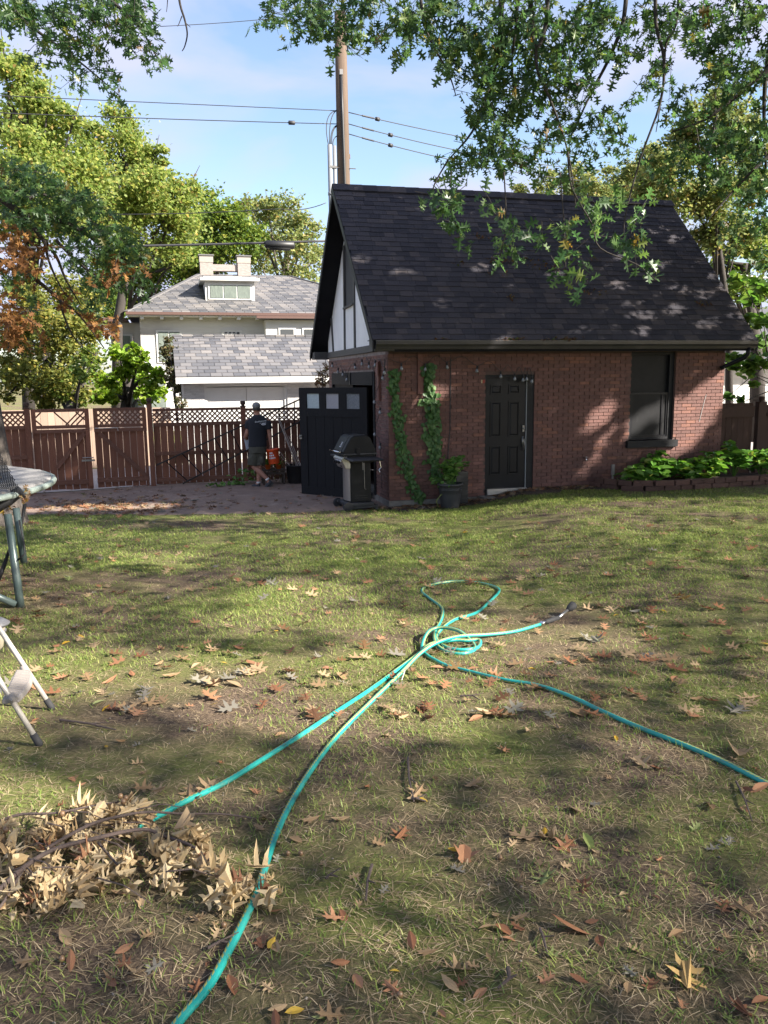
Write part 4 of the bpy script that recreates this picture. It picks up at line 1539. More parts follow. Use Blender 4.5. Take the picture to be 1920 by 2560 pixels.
bgtree('dead_vine', 'dark browning vine climbing the neighbour garage corner', [(366, 745, 15), (370, 765, 17), (372, 790, 18), (378, 815, 18), (382, 845, 16), (358, 758, 13), (368, 830, 15), (388, 870, 14)], 25.2, 'vine_dark', .10, 5200, (384, 900), tmpl=DIA, trunk_r=.04)
bgtree('dead_vine', 'rusty vine on the far corner of the brick garage', [(693, 815, 13), (703, 795, 10), (686, 830, 10), (702, 825, 10)], 20.6, 'vine_dead', .08, 4800, (705, 900), tmpl=DIA, trunk_r=.03)
bgtree('maple_tree', 'tall green tree behind the right roof slope', [(1480, 350, 45), (1540, 300, 50), (1440, 410, 45), (1500, 430, 50), (1560, 420, 55), (1600, 500, 45), (1640, 380, 50), (1555, 215, 30), (1545, 160, 20), (1580, 260, 40), (1530, 500, 50), (1620, 300, 45), (1480, 300, 35), (1440, 360, 35), (1400, 400, 35), (1500, 250, 25)], 24, 'pale_leaf', .115, 3800, (1580, 900), trunk_r=.10, group='trees right of the garage', extra='mid_leaf')
bgtree('maple_tree', 'distant pale tree showing between oak branches above the ridge', [(1120, 410, 20), (1180, 400, 25), (1250, 395, 35), (1320, 400, 40), (1390, 390, 40), (1290, 440, 40), (1400, 430, 40), (1430, 340, 35), (1220, 410, 30), (1350, 430, 35)], 50, 'pale_leaf', .18, 1700, (1300, 900), group='trees right of the garage')
bgtree('maple_tree', 'shaded green tree low behind the right roof edge', [(1570, 560, 35), (1620, 560, 40), (1600, 620, 35), (1645, 640, 35), (1660, 540, 40), (1540, 520, 25)], 26, 'mid_leaf', .14, 2200, (1640, 900), group='trees right of the garage')
bgtree('catalpa_tree', 'bright big leaved tree hanging in front of the white garage', [(1600, 605, 16), (1620, 650, 20), (1645, 690, 18), (1640, 620, 20), (1610, 690, 12), (1635, 780, 20), (1595, 770, 16), (1655, 740, 20), (1610, 800, 16), (1585, 790, 10), (1630, 830, 8), (1575, 855, 7), (1600, 862, 6), (1570, 885, 6)], 21.5, 'catalpa_leaf', .22, 700, (1860, 1000), tmpl=HEART, trunk_r=.05, group='trees right of the garage')

# left yard tree: trunk at the left edge
tr = thing('oak_tree', 'oak at the left edge with grey bark trunk and drooping rust tipped branches', 'tree', (-6.42, 13.2, gz(-6.42, 13.2)), 0, 'oak trees')
TB = np.array((-6.42, 13.2, gz(-6.42, 13.2)))
MB().tube([(0, 0, -.3), (0, 0, .15), (-.02, 0, .5), (-.06, 0, 1.2), (-.16, 0, 2.6), (-.3, .1, 5.0), (-.3, .3, 8), (-.2, .4, 10)], [.62, .50, .42, .37, .34, .30, .22, .1], 18).build('trunk', M['bark'], tr, True)


# ---------------------------------------------------------------- oak foliage built as twigs with leaves
def oak_sprays(blobs, depth, leaf=.12, cov=1.0, rg=rng, droop=.35, spread=.5):
    """returns leaf positions, rotations, sizes and twig polylines"""
    pos, rot, siz, tw = [], [], [], []
    for b in blobs:
        (cx_, cy_, rx_, ry_) = b[:4]
        d0 = b[4] if len(b) > 4 else depth
        lp = leaf * FPX / d0
        n = int(cov * math.pi * rx_ * ry_ / (lp * lp * .17)) + 2
        per = 11
        nt_ = max(1, int(round(n / per)))
        for k in range(nt_):
            a = rg.uniform(0, 2 * math.pi)
            q = math.sqrt(rg.random())
            ex, ey = cx_ + rx_ * q * math.cos(a), cy_ + ry_ * q * math.sin(a)
            dd_ = d0 + rg.uniform(-spread, spread)
            end = np.array(at(ex, ey, dd_))
            ln = rg.uniform(.28, .55)
            dr_ = np.array([rg.normal(0, .8), rg.normal(0, .8), -droop + rg.normal(0, .35)])
            dr_ /= np.linalg.norm(dr_)
            st = end - dr_ * ln * .35 + np.array([0, 0, .03])
            en = end + dr_ * ln * .4
            tw.append((st, (st + en) / 2 + np.array([0, 0, .03]), en))
            for j in range(per):
                f = (j + rg.random()) / per
                f = .05 + .95 * f
                p = st + (en - st) * f
                yv = dr_ * .5 + rg.normal(size=3) * .75 + np.array([0, 0, -.25])
                yv /= np.linalg.norm(yv)
                nz = rg.normal(size=3) + np.array([0, 0, .7])
                nz -= yv * (nz @ yv)
                nz /= np.linalg.norm(nz)
                xv = np.cross(yv, nz)
                s_ = leaf * rg.uniform(.5, 1.25)
                pos.append(p + yv * s_ * .62)
                rot.append(np.stack([xv, yv, nz], 1))
                siz.append(s_)
    return np.array(pos), np.array(rot), np.array(siz), tw


def put_leaves(parent, origin, pos, rot, siz, mat, tmpl, nobj=0, name='leaf'):
    origin = np.array(origin)
    if nobj:
        pr = np.array([proj(p) for p in pos])
        vis = (pr[:, 0] > 0) & (pr[:, 0] < 1920) & (pr[:, 1] > 0) & (pr[:, 1] < 2560)
        score = np.where(vis, siz / pr[:, 2], 0)
        order = np.argsort(-score)
        own, rest_ = order[:nobj], order[nobj:]
        lm = bpy.data.meshes.new(name)
        lm.from_pydata(tmpl[0], [], tmpl[1])
        lm.materials.append(mat)
        for i in own:
            o = bpy.data.objects.new(name, lm)
            COL.objects.link(o)
            o.parent = parent
            m4 = Matrix([list(rot[i][r] * siz[i]) + [float(pos[i][r] - origin[r])] for r in range(3)] + [[0, 0, 0, 1]])
            o.matrix_basis = m4
    else:
        rest_ = np.arange(len(pos))
    me_ = inst_mesh('leaves', *tmpl, pos[rest_] - origin, rot[rest_], siz[rest_], [mat])
    o = obj('leaves', me_, None, parent)
    o['kind'] = 'stuff'
    return o


def put_twigs(parent, origin, tw, r_=.0024, mat='bark_dark'):
    origin = np.array(origin)
    m_ = MB()
    for q in tw:
        m_.tube([p - origin for p in q], [r_ * 1.2, r_, r_ * .5], 4, False)
    o = m_.build('twigs', M[mat], parent)
    o['kind'] = 'stuff'


def limb(parent, origin, pts, r0, r1, mat='bark_dark', name='limb'):
    origin = Vector(origin)
    P = [Vector(p) - origin for p in pts]
    Q = []
    for i in range(len(P) - 1):
        for k in range(4):
            t_ = k / 4
            a = P[max(i - 1, 0)]
            b, c = P[i], P[i + 1]
            d = P[min(i + 2, len(P) - 1)]
            Q.append(.5 * ((2 * b) + (-a + c) * t_ + (2 * a - 5 * b + 4 * c - d) * t_ * t_ + (-a + 3 * b - 3 * c + d) * t_ ** 3))
    Q.append(P[-1])
    n = len(Q)
    MB().tube(Q, [r0 + (r1 - r0) * i / (n - 1) for i in range(n)], 7).build(name, M[mat], parent, True)


k1 = [(x * K, y * K, a * K, b * K) for x, y, a, b in (
    (20, 390, 45, 40), (70, 400, 50, 40), (120, 430, 45, 35), (170, 450, 40, 30), (215, 480, 45, 30), (255, 520, 40, 30), (290, 560, 32, 25), (310, 600, 18, 28), (60, 450, 50, 25),
    (120, 490, 40, 22), (175, 520, 40, 22), (230, 570, 35, 22), (25, 470, 30, 20), (180, 600, 35, 25), (225, 620, 28, 22), (150, 560, 25, 18), (200, 660, 20, 16), (30, 610, 30, 20), (70, 640, 18, 18), (265, 590, 18, 14))]
k2 = [(x * K, y * K, a * K, b * K) for x, y, a, b in (
    (30, 505, 30, 20), (22, 545, 24, 20), (60, 555, 32, 22), (85, 590, 24, 16), (50, 590, 26, 14), (262, 590, 26, 18), (250, 580, 18, 12), (22, 670, 30, 35), (45, 705, 28, 30), (20, 730, 22, 22), (222, 712, 18, 16), (190, 690, 10, 10), (140, 640, 22, 10), (165, 680, 12, 10), (258, 700, 8, 5), (90, 725, 8, 8))]
pos, rot, siz, tw = oak_sprays(k1, 9.5, .105, 1.9, np.random.default_rng(5))
put_leaves(tr, TB, pos, rot, siz, M['oak_leaf'], OAK, 150)
put_twigs(tr, TB, tw)
pos, rot, siz, tw = oak_sprays(k2, 9.2, .10, 2.1, np.random.default_rng(6))
put_leaves(tr, TB, pos, rot, siz, M['rust_leaf'], OAKS, 60)
put_twigs(tr, TB, tw)
D9 = 9.4
for pts, r0, r1 in (
    ([(-120, 430), (0, 495), (60, 535), (130, 545), (200, 575), (280, 630), (345, 665)], .05, .010),
    ([(60, 535), (100, 590), (140, 640), (165, 700), (200, 760)], .03, .006),
    ([(-100, 620), (0, 650), (90, 700), (150, 750), (200, 790), (260, 870)], .035, .006),
    ([(140, 600), (200, 660), (260, 700), (300, 720)], .02, .005),
    ([(70, 500), (100, 485), (150, 500), (190, 508)], .02, .005),
    ([(110, 600), (125, 660), (160, 730), (220, 800)], .018, .004), ([(150, 750), (160, 790), (190, 850), (240, 890)], .015, .004),
    ([(-60, 700), (10, 800), (22, 840), (20, 880)], .02, .005), ([(200, 575), (240, 560), (270, 580)], .014, .004)):
    limb(tr, TB, [at(x, y, D9 - .1 + .1 * i) for i, (x, y) in enumerate(pts)], r0, r1)
limb(tr, TB, [(-6.7, 13.2, 5.0), at(-330, 330, 11.0), at(-120, 430, D9 - .1)], .14, .05)
limb(tr, TB, [(-6.6, 13.2, 3.6), at(-300, 560, 11.0), at(-100, 620, D9 - .1)], .10, .035)

# big oak standing right of the lawn, its crown shading the yard
OB = np.array((11.5, -7.0, gz(11.5, -7.0)))
ok = thing('oak_tree', 'large pin oak whose leafy branches hang in from the top right', 'tree', tuple(OB), 0, 'oak trees')
MB().tube([(0, 0, -.3), (0, 0, .3), (0, .05, 1.5), (-.1, .1, 4), (-.2, .2, 8), (-.2, .3, 12), (-.1, .3, 15)], [.75, .58, .5, .44, .34, .2, .06], 18).build('trunk', M['bark'], ok, True)
top = [(x * K, y * K, a * K, b * K) for x, y, a, b in (
    (600, 20, 45, 28), (655, 40, 55, 35), (730, 30, 60, 30), (680, 75, 30, 22), (745, 75, 30, 35), (740, 115, 18, 14), (790, 80, 32, 25), (800, 30, 60, 35), (850, 50, 45, 40), (870, 95, 20, 20), (910, 55, 45, 45), (955, 90, 35, 40),
    (960, 20, 50, 30), (1010, 40, 50, 45), (1000, 110, 45, 45), (985, 170, 28, 30), (1000, 215, 14, 10), (1060, 80, 45, 55), (1050, 160, 40, 45), (1100, 130, 45, 55), (1110, 30, 55, 35), (1150, 90, 45, 50), (1170, 30, 45, 35),
    (1090, 205, 45, 40), (1140, 190, 40, 45), (1045, 235, 40, 40), (1075, 280, 45, 35), (1130, 260, 45, 40), (1035, 320, 40, 32), (1000, 360, 40, 30), (1060, 355, 40, 30), (1100, 320, 40, 28), (1180, 150, 40, 45), (1200, 220, 38, 38),
    (1180, 290, 35, 30), (1150, 330, 35, 22), (1140, 375, 30, 16), (1220, 80, 45, 50), (1270, 40, 50, 40), (1250, 140, 40, 40), (1240, 200, 30, 30), (1290, 110, 30, 40), (1330, 50, 45, 40), (1240, 270, 30, 28), (1290, 260, 30, 30), (1250, 330, 25, 22),
    (1330, 260, 30, 22), (1310, 310, 25, 22), (1390, 40, 40, 35), (1350, 120, 20, 40), (1420, 110, 30, 40), (1440, 160, 22, 25), (1460, 60, 35, 45), (1400, 190, 22, 22), (1500, 30, 35, 30), (1290, 370, 14, 18), (1220, 370, 20, 14))]
pos, rot, siz, tw = oak_sprays(top, 8.6, .105, 1.35, np.random.default_rng(8))
low = [(x * K, y * K, a * K, b * K) for x, y, a, b in (
    (925, 440, 28, 18), (950, 470, 24, 28), (975, 505, 18, 16), (1000, 425, 28, 14), (965, 430, 20, 14), (1050, 440, 18, 16), (1090, 470, 16, 18), (1082, 508, 22, 18), (1105, 535, 22, 15), (1145, 500, 26, 13), (1080, 552, 16, 9), (1170, 505, 12, 10), (1232, 478, 16, 14),
    (1215, 508, 24, 18), (1240, 540, 24, 16), (1222, 595, 20, 9), (1290, 490, 20, 22), (1320, 515, 18, 14), (1348, 455, 18, 13), (1400, 452, 16, 12), (1382, 545, 22, 18), (1408, 572, 10, 14), (1330, 540, 14, 10), (1250, 580, 10, 7), (1310, 455, 16, 14), (1270, 430, 18, 14), (1390, 500, 10, 10), (1240, 415, 14, 12), (1330, 410, 18, 12), (1000, 395, 28, 12))]
p2, r2, s2, tw2 = oak_sprays(low, 7.2, .115, .85, np.random.default_rng(9), .5, .3)
right = [(x * K, y * K, a * K, b * K) for x, y, a, b in (
    (1600, 60, 45, 60), (1560, 100, 25, 40), (1640, 150, 35, 60), (1590, 200, 40, 40), (1640, 260, 35, 50), (1560, 290, 45, 35), (1600, 330, 40, 35), (1510, 340, 35, 25), (1550, 380, 40, 30), (1640, 380, 30, 50), (1480, 375, 22, 22), (1600, 420, 40, 30), (1520, 410, 22, 16),
    (1640, 470, 30, 40), (1600, 500, 25, 25), (1650, 560, 25, 30), (1590, 540, 14, 14), (1610, 10, 50, 25), (1540, 30, 30, 30), (1500, 270, 25, 20), (1460, 320, 22, 18), (1400, 340, 25, 20), (1360, 370, 20, 14), (1420, 380, 20, 14), (1530, 150, 30, 40), (1500, 90, 25, 30), (1570, 170, 30, 35), (1620, 340, 40, 40), (1480, 210, 18, 18), (1530, 240, 25, 22), (1440, 250, 20, 20))]
p3, r3, s3, tw3 = oak_sprays(right, 9.8, .12, 1.3, np.random.default_rng(10))
tl = [(x, y, a, b) for x, y, a, b in (
    (15, 30, 35, 35), (55, 40, 35, 35), (95, 75, 38, 30), (80, 20, 45, 25), (135, 50, 38, 40), (175, 30, 40, 35), (220, 25, 40, 35), (260, 20, 35, 28), (95, 110, 32, 18), (130, 125, 30, 18), (165, 120, 28, 25), (190, 85, 30, 30), (160, 150, 20, 12),
    (185, 165, 16, 16), (195, 195, 16, 16), (212, 205, 10, 10), (235, 60, 28, 30), (245, 90, 18, 16), (205, 135, 16, 14), (232, 150, 18, 16), (248, 172, 15, 14), (262, 200, 14, 14), (280, 222, 14, 12), (298, 240, 10, 7), (276, 195, 8, 10), (300, 35, 35, 35), (345, 45, 32, 35),
    (300, 80, 25, 25), (330, 95, 30, 28), (365, 75, 26, 28), (345, 125, 22, 16), (372, 115, 22, 22), (385, 140, 14, 14), (405, 163, 10, 8), (320, 20, 40, 22), (240, 125, 8, 10))]
p4, r4, s4, tw4 = oak_sprays(tl, 8.0, .095, 1.35, np.random.default_rng(12))
PO, RO, SO = np.concatenate([pos, p2, p3, p4]), np.concatenate([rot, r2, r3, r4]), np.concatenate([siz, s2, s3, s4])
put_leaves(ok, OB, PO, RO, SO, M['oak_leaf'], OAK, 300)
put_twigs(ok, OB, tw + tw2 + tw3 + tw4)
D8 = 8.7
for pts, r0, r1, dd_ in (
    ([(1255, -120), (1253, 20), (1245, 130), (1215, 240), (1180, 330), (1120, 400)], .035, .006, 8.7),
    ([(1300, -100), (1290, 60), (1280, 150), (1290, 260)], .022, .005, 8.6),
    ([(1320, -120), (1330, 60), (1340, 120), (1365, 60), (1372, -80)], .028, .018, 8.5),
    ([(1340, 120), (1345, 180), (1380, 260), (1420, 380), (1440, 520)], .018, .005, 8.2),
    ([(1570, -100), (1560, 40), (1530, 130), (1490, 210), (1460, 270), (1420, 360)], .026, .006, 8.8),
    ([(1640, -60), (1640, 60), (1660, 150), (1650, 260), (1600, 400), (1560, 560), (1570, 640)], .020, .004, 8.4),
    ([(1700, -60), (1690, 60), (1665, 110), (1660, 200), (1640, 330)], .016, .004, 8.5),
    ([(1990, 120), (1900, 190), (1830, 250), (1760, 300), (1680, 330)], .035, .006, 9.8),
    ([(2000, 330), (1920, 390), (1840, 470), (1760, 560)], .03, .005, 9.7),
    ([(1960, 20), (1925, 120), (1910, 260), (1915, 420)], .04, .012, 9.9),
    ([(780, -120), (850, -20), (860, 60), (870, 130)], .02, .005, 8.6),
    ([(1050, -100), (1060, 60), (1120, 180), (1140, 240)], .018, .004, 8.5),
    ([(1420, 380), (1430, 470), (1480, 560), (1500, 620), (1590, 660), (1640, 700)], .010, .003, 7.3),
    ([(1120, 400), (1080, 480), (1100, 540)], .008, .003, 7.3), ([(1260, 430), (1265, 560), (1250, 640)], .007, .003, 7.2), ([(1400, 430), (1410, 560), (1415, 690)], .007, .003, 7.2),
    ([(-60, -20), (40, 40), (110, 90), (180, 140), (230, 180), (300, 240)], .02, .004, 8.0), ([(200, -60), (300, 20), (350, 70), (385, 130), (408, 165)], .018, .004, 8.0), ([(280, 85), (262, 120), (250, 130)], .005, .003, 8.0),
    ([(440, -60), (450, 10), (462, 50), (468, 85), (462, 115), (455, 128)], .010, .003, 6.5), ([(420, -20), (418, 15), (416, 30)], .004, .002, 6.5), ([(455, 40), (448, 58), (444, 66)], .004, .002, 6.5), ([(462, 55), (476, 68)], .003, .002, 6.5)):
    limb(ok, OB, [at(x, y, dd_) for (x, y) in pts], r0, r1)

# unseen shading crown: leaves set back along the sun rays, gaps shaped for light patches
SUNV = np.array(SUN)
ZP = -.5


def gp(px, py):
    p = np.array(gnd(px, py))
    return (p - SUNV * (p[2] - ZP) / SUNV[2])[:2]


def lp(X, Y, Z):
    p = np.array(toW(X, Y, Z))
    return (p - SUNV * (p[2] - ZP) / SUNV[2])[:2]


def rp_(px, py):                       # point on the front roof slope
    d = ray(px, py)
    o = toL(CC)
    e = toL(CC + d) - o
    nn = np.array([0, -math.sin(slope), math.cos(slope)])
    t_ = (nn @ (np.array([0, RY0, RZ0]) - o)) / (nn @ e)
    return lp(*(o + e * t_))


gaps = []
for px, py, a, b in ((900, 1690, .70, .55), (1010, 1640, .48, .45), (780, 1730, .50, .38), (1000, 1780, .30, .26), (1250, 1615, .55, .30), (1400, 1600, .3, .22), (1120, 1560, .28, .25), (760, 1490, .42, .55), (690, 1545, .36, .40), (870, 1560, .3, .3),
                     (230, 1675, .65, .32), (400, 1690, .35, .2), (90, 1730, .38, .3), (30, 2010, .12, .10), (330, 1400, .6, .3), (300, 1270, .9, .25), (120, 1275, .6, .2)):
    gaps.append((*gp(px, py), a, b))
for X, Y, Z, a, b in ((5.2, -.6, .4, .25, .15), (7.3, -.5, .5, .3, .2), (6.2, -.6, .3, .3, .15), (.75, 0, 1.75, .10, .08)):
    gaps.append((*lp(X, Y, Z), a, b))
WP = [[(5.88, 1.40), (6.35, 1.70), (6.98, 2.15), (6.98, 1.75), (6.6, 1.25), (6.3, .85), (5.95, .55), (5.85, .6)], [(4.36, 1.66), (4.46, 1.6), (4.16, 1.1), (4.06, 1.15)], [(4.95, 1.25), (5.7, 1.65), (5.7, 1.45), (4.95, 1.05)]]


def inpoly(x, y, pl):
    c = False
    for i in range(len(pl)):
        (x0, y0), (x1, y1) = pl[i], pl[i - 1]
        if (y0 > y) != (y1 > y) and x < (x1 - x0) * (y - y0) / (y1 - y0) + x0:
            c = not c
    return c


for pl_ in WP:
    for X in np.arange(3.5, 7.05, .11):
        for Z in np.arange(0, 2.3, .11):
            if inpoly(X, Z, pl_):
                gaps.append((*lp(X, 0, Z), .10, .06))
for X, Z in ((4.45, 1.1), (4.35, .95), (4.25, .8), (4.12, .62), (4.0, .45), (3.9, .28)):
    gaps.append((*lp(X, 0, Z), -.02, -.03))
for px, py, a in ((1815, 715, .2), (1790, 690, .16), (1770, 810, .18), (1840, 790, .14), (1690, 775, .16), (1600, 790, .16), (1580, 760, .12), (1545, 715, .14), (1680, 600, .14), (1645, 575, .12), (1755, 735, .18), (1700, 720, .16), (1880, 840, .2), (1610, 830, .12), (1270, 850, .1), (1200, 670, .10), (1010, 680, .10), (900, 650, .10), (1460, 830, .12), (1390, 690, .1), (1640, 660, .14), (1560, 640, .1), (1850, 760, .18), (1100, 760, .08)):
    gaps.append((*rp_(px, py), a * .75, a * .5, .2))
gaps = np.array([q if len(q) == 5 else (*q, 0.0) for q in gaps])
rg = np.random.default_rng(21)
NS = 290000
sq = np.arange(1, NS + 1)          # evenly spread samples, so that the crown thins out smoothly
u = -11.5 + 22.0 * ((sq * .8191725134) % 1.0)
v_ = -2.0 + 25.2 * ((sq * .6710436067) % 1.0)
thin = (sq * .5497004779) % 1.0
wob = .5 * (vnoise(u, v_, 3.5, 61) - .5) + .5 * (vnoise(u, v_, 7.5, 62) - .5)
keep = np.ones(NS, bool)
for (a, b, ra, rb, sf) in gaps:
    keep &= (rg.random(NS) < sf) | ((((u - a) / (ra * 1.15 + .14)) ** 2 + ((v_ - b) / (rb * 1.2 + .12)) ** 2) > (1 + wob) ** 2)
vn = .65 * vnoise(u, v_, .75, 51) + .35 * vnoise(u, v_, 1.9, 52)
dens = np.where(v_ > 14.2, 1.0, np.interp(v_, [0, 4.2, 5.0, 8, 10, 13.6, 14.2], [.33, .31, .28, .23, .17, .15, 1.0]) * (.9 + .2 * vn))
keep &= thin < dens
u, v_ = u[keep], v_[keep]
hd = np.linalg.norm(SUNV[:2])
h = rg.uniform(4.5, 13.0, len(u))         # metres above the sun plane
P = np.stack([u, v_, np.full(len(u), ZP)], 1) + SUNV[None, :] * (h / SUNV[2])[:, None]
d_ = P - CC
yy = d_ @ CF
px_ = 960 + FPX * (d_ @ CR) / np.maximum(yy, .01)
py_ = 1280 - FPX * (d_ @ CU) / np.maximum(yy, .01)
inview = (yy > 0) & (px_ > -40) & (px_ < 1960) & (py_ > -60) & (py_ < 2700)
# lift samples that would stand in the picture further up their own light path
for _ in range(9):
    h = np.where(inview, h + 1.0, h)
    P = np.stack([u, v_, np.full(len(u), ZP)], 1) + SUNV[None, :] * (h / SUNV[2])[:, None]
    d_ = P - CC
    yy = d_ @ CF
    px_ = 960 + FPX * (d_ @ CR) / np.maximum(yy, .01)
    py_ = 1280 - FPX * (d_ @ CU) / np.maximum(yy, .01)
    inview = (yy > 0) & (px_ > -40) & (px_ < 1960) & (py_ > -60) & (py_ < 2700)
ok_ = ~inview & (P[:, 2] > 3.2)
P = P[ok_]
back = np.where(v_[ok_] < 1.0)[0]
me = inst_mesh('shade_leaves', *DIA, P - OB, rand_rots(len(P), .3, rg), rg.uniform(.13, .225, len(P)), [M['shade_leaf']])
o = obj('shade_crown', me, None, ok)  # out-of-view leaf cloud, laid out to cast the yard's shade
o['kind'] = 'stuff'
for i in range(16):
    c = P[back[rg.integers(0, len(back))]]
    s_ = OB + np.array([-.15, .15, rg.uniform(2.5, 9)])
    mm = (s_ + c) / 2 + np.array([0, 0, .8])
    limb(ok, OB, [s_, mm, c], .045, .01)
print('canopy', len(P))

# ---------------------------------------------------------------- grass
def lawn_ok(x, y):
    q = (y < drive_front(x) - .02) | (x > -.1)
    lx = (x - GO[0]) * CYW + (y - GO[1]) * SYW
    ly = -(x - GO[0]) * SYW + (y - GO[1]) * CYW
    strip = .42 + .1 * np.sin(lx * 5) + .06 * np.sin(lx * 13) + .25 * np.exp(-((lx - 2.5) / .8) ** 2)
    q &= ~((ly > -strip) & (lx > -.15))
    q &= ~((ly > -1.12 + .25 * S((lx - 6) / 3)) & (lx > 4.25 + .6 * (ly + .8)))
    return q


def scatter(y0, y1, dens, rg):
    n = int((y1 - y0) * (1.1 * y1 + 2.2) * dens)
    y = rg.uniform(y0, y1, n)
    x = rg.uniform(-(.55 * y1 + 1.1), .55 * y1 + 1.1, n)
    k = np.abs(x) < .55 * y + 1.1
    k &= lawn_ok(x, y)
    return x[k], y[k]


def blade_mesh(name, x, y, length, lean, wide, mat, rg):
    n = len(x)
    T = np.array([(-.5, 0, 0), (.5, 0, 0), (.38, .18, .52), (-.38, .18, .52), (0, .62, .86)])
    az = rg.uniform(0, 2 * np.pi, n)
    V = np.repeat(T[None], n, 0)
    V[:, :, 0] *= wide[:, None]
    V[:, :, 1:] *= length[:, None, None]
    # lean: rotate about x
    cl, sl = np.cos(lean)[:, None], np.sin(lean)[:, None]
    yv = V[:, :, 1] * cl + V[:, :, 2] * sl
    zv = -V[:, :, 1] * sl * .25 + V[:, :, 2] * cl
    ca, sa = np.cos(az)[:, None], np.sin(az)[:, None]
    X = x[:, None] + V[:, :, 0] * ca - yv * sa
    Y = y[:, None] + V[:, :, 0] * sa + yv * ca
    Z = np.maximum(zv, 0) + g(x, y)[:, None] - .002 + .004 * rg.random((n, 1))
    W_ = np.stack([X, Y, Z], -1).reshape(-1, 3)
    me_ = bpy.data.meshes.new(name)
    me_.vertices.add(len(W_))
    me_.vertices.foreach_set('co', W_.astype(np.float32).reshape(-1))
    F_ = np.array([0, 1, 2, 3, 3, 2, 4])
    loops = (F_[None] + (np.arange(n) * 5)[:, None]).reshape(-1)
    me_.loops.add(len(loops))
    me_.loops.foreach_set('vertex_index', loops.astype(np.int32))
    st_ = (np.array([0, 4])[None] + (np.arange(n) * 7)[:, None]).reshape(-1)
    me_.polygons.add(2 * n)
    me_.polygons.foreach_set('loop_start', st_.astype(np.int32))
    try:
        me_.polygons.foreach_set('loop_total', np.tile([4, 3], n).astype(np.int32))
    except Exception:
        pass
    me_.materials.append(mat)
    me_.update(calc_edges=True)
    return me_


rg = np.random.default_rng(33)
GX_, GY_, SX_, SY_ = [], [], [], []
for (y0, y1, dg, dst) in ((1.2, 3.0, 3600, 5400), (3.0, 5.0, 3200, 4000), (5.0, 8.0, 2900, 1900), (8.0, 11.0, 2400, 650), (11.0, 15.2, 1700, 260)):
    x, y = scatter(y0, y1, dg, rg)
    n_ = .55 * vnoise(x, y, .85, 1) + .3 * vnoise(x, y, 2.6, 2) + .15 * vnoise(x, y, 7, 3)
    pr_ = np.clip((n_ - .42) * 3.0 + .14 + .42 * S((y - 4.5) / 4), .03, 1)
    clump = vnoise(x, y, 14, 4)
    k = rg.random(len(x)) < pr_ * np.where(y < 6, .35 + 1.1 * S((clump - .35) / .3), 1)
    GX_.append(x[k])
    GY_.append(y[k])
    x, y = scatter(y0, y1, dst, rg)
    n_ = .5 * vnoise(x, y, .7, 5) + .5 * vnoise(x, y, 3.1, 6)
    bare = vnoise(x, y, 1.9, 9)
    k = rg.random(len(x)) < np.clip(.35 + 1.0 * (n_ - .3), .1, 1) * np.where(bare > .78, .35, 1)
    SX_.append(x[k])
    SY_.append(y[k])
gx, gy_ = np.concatenate(GX_), np.concatenate(GY_)
n_ = len(gx)
far = np.clip(gy_ / 6, .55, 2.2)
me = blade_mesh('grass', gx, gy_, rg.uniform(.014, .040, n_) * (.85 + .25 * far), rg.uniform(.1, 1.1, n_), .0036 * (.6 + .75 * far), M['grass'], rg)
tag(obj('lawn_grass', me), 'short patchy green lawn grass across the back yard', 'grass', kind='stuff')
sx_, sy_ = np.concatenate(SX_), np.concatenate(SY_)
n_ = len(sx_)
far = np.clip(sy_ / 6, .55, 2.2)
me = blade_mesh('dry_grass', sx_, sy_, rg.uniform(.03, .075, n_), rg.uniform(1.15, 1.52, n_), .0024 * (.6 + .8 * far), M['straw'], rg)
tag(obj('dry_grass', me), 'dry straw coloured thatch lying between the green grass', 'grass', kind='stuff')
print('blades', len(gx), len(sx_))
# pebbles and crumbs in the bare soil
x, y = scatter(1.2, 5.0, 40, rg)
T_ = MB().ball((0, 0, 0), .5, .4, .3, 6, 4)
me = inst_mesh('pebbles', T_.v, T_.f, np.stack([x, y, g(x, y) + .003], 1), rand_rots(len(x), 2, rg), rg.uniform(.004, .011, len(x)), [M['pebble']])
tag(obj('pebbles', me), 'tiny pale pebbles and crumbs scattered in the bare lawn soil', 'pebbles', kind='stuff')

# ---------------------------------------------------------------- fallen leaves
def curl(tmpl, c1, c2):
    V, F_ = tmpl
    return [(x, y, z + c1 * x * x * 1.6 + c2 * y * y) for x, y, z in V], F_


# finer versions so that curled leaves bend smoothly
LENS = two_halves([(0, -.5), (.10, -.36), (.19, -.12), (.2, .08), (.12, .32), (0, .55)], .35, .1)
LV = {}
OAKF = two_halves([(0, -.55), (.02, -.36), (.15, -.27), (.34, -.36), (.27, -.17), (.08, -.10), (.11, .0), (.30, .03), (.50, .16), (.31, .19), (.09, .19), (.12, .29), (.31, .47), (.10, .41), (0, .6)], .10, .0)
for nm, base in (('oak', OAKF), ('oval', LENS), ('maple', MAPLE)):
    for k, (c1, c2) in enumerate(((.35, .2), (.1, .55), (.8, .1))):
        LV[nm, k] = curl(base, c1, c2)
LM = {}


def leaf_mesh(nm, k, mat):
    key = (nm, k, mat)
    if key not in LM:
        m_ = bpy.data.meshes.new('fallen_leaf')
        m_.from_pydata(LV[nm, k][0], [], LV[nm, k][1])
        m_.materials.append(M[mat])
        LM[key] = m_
    return LM[key]


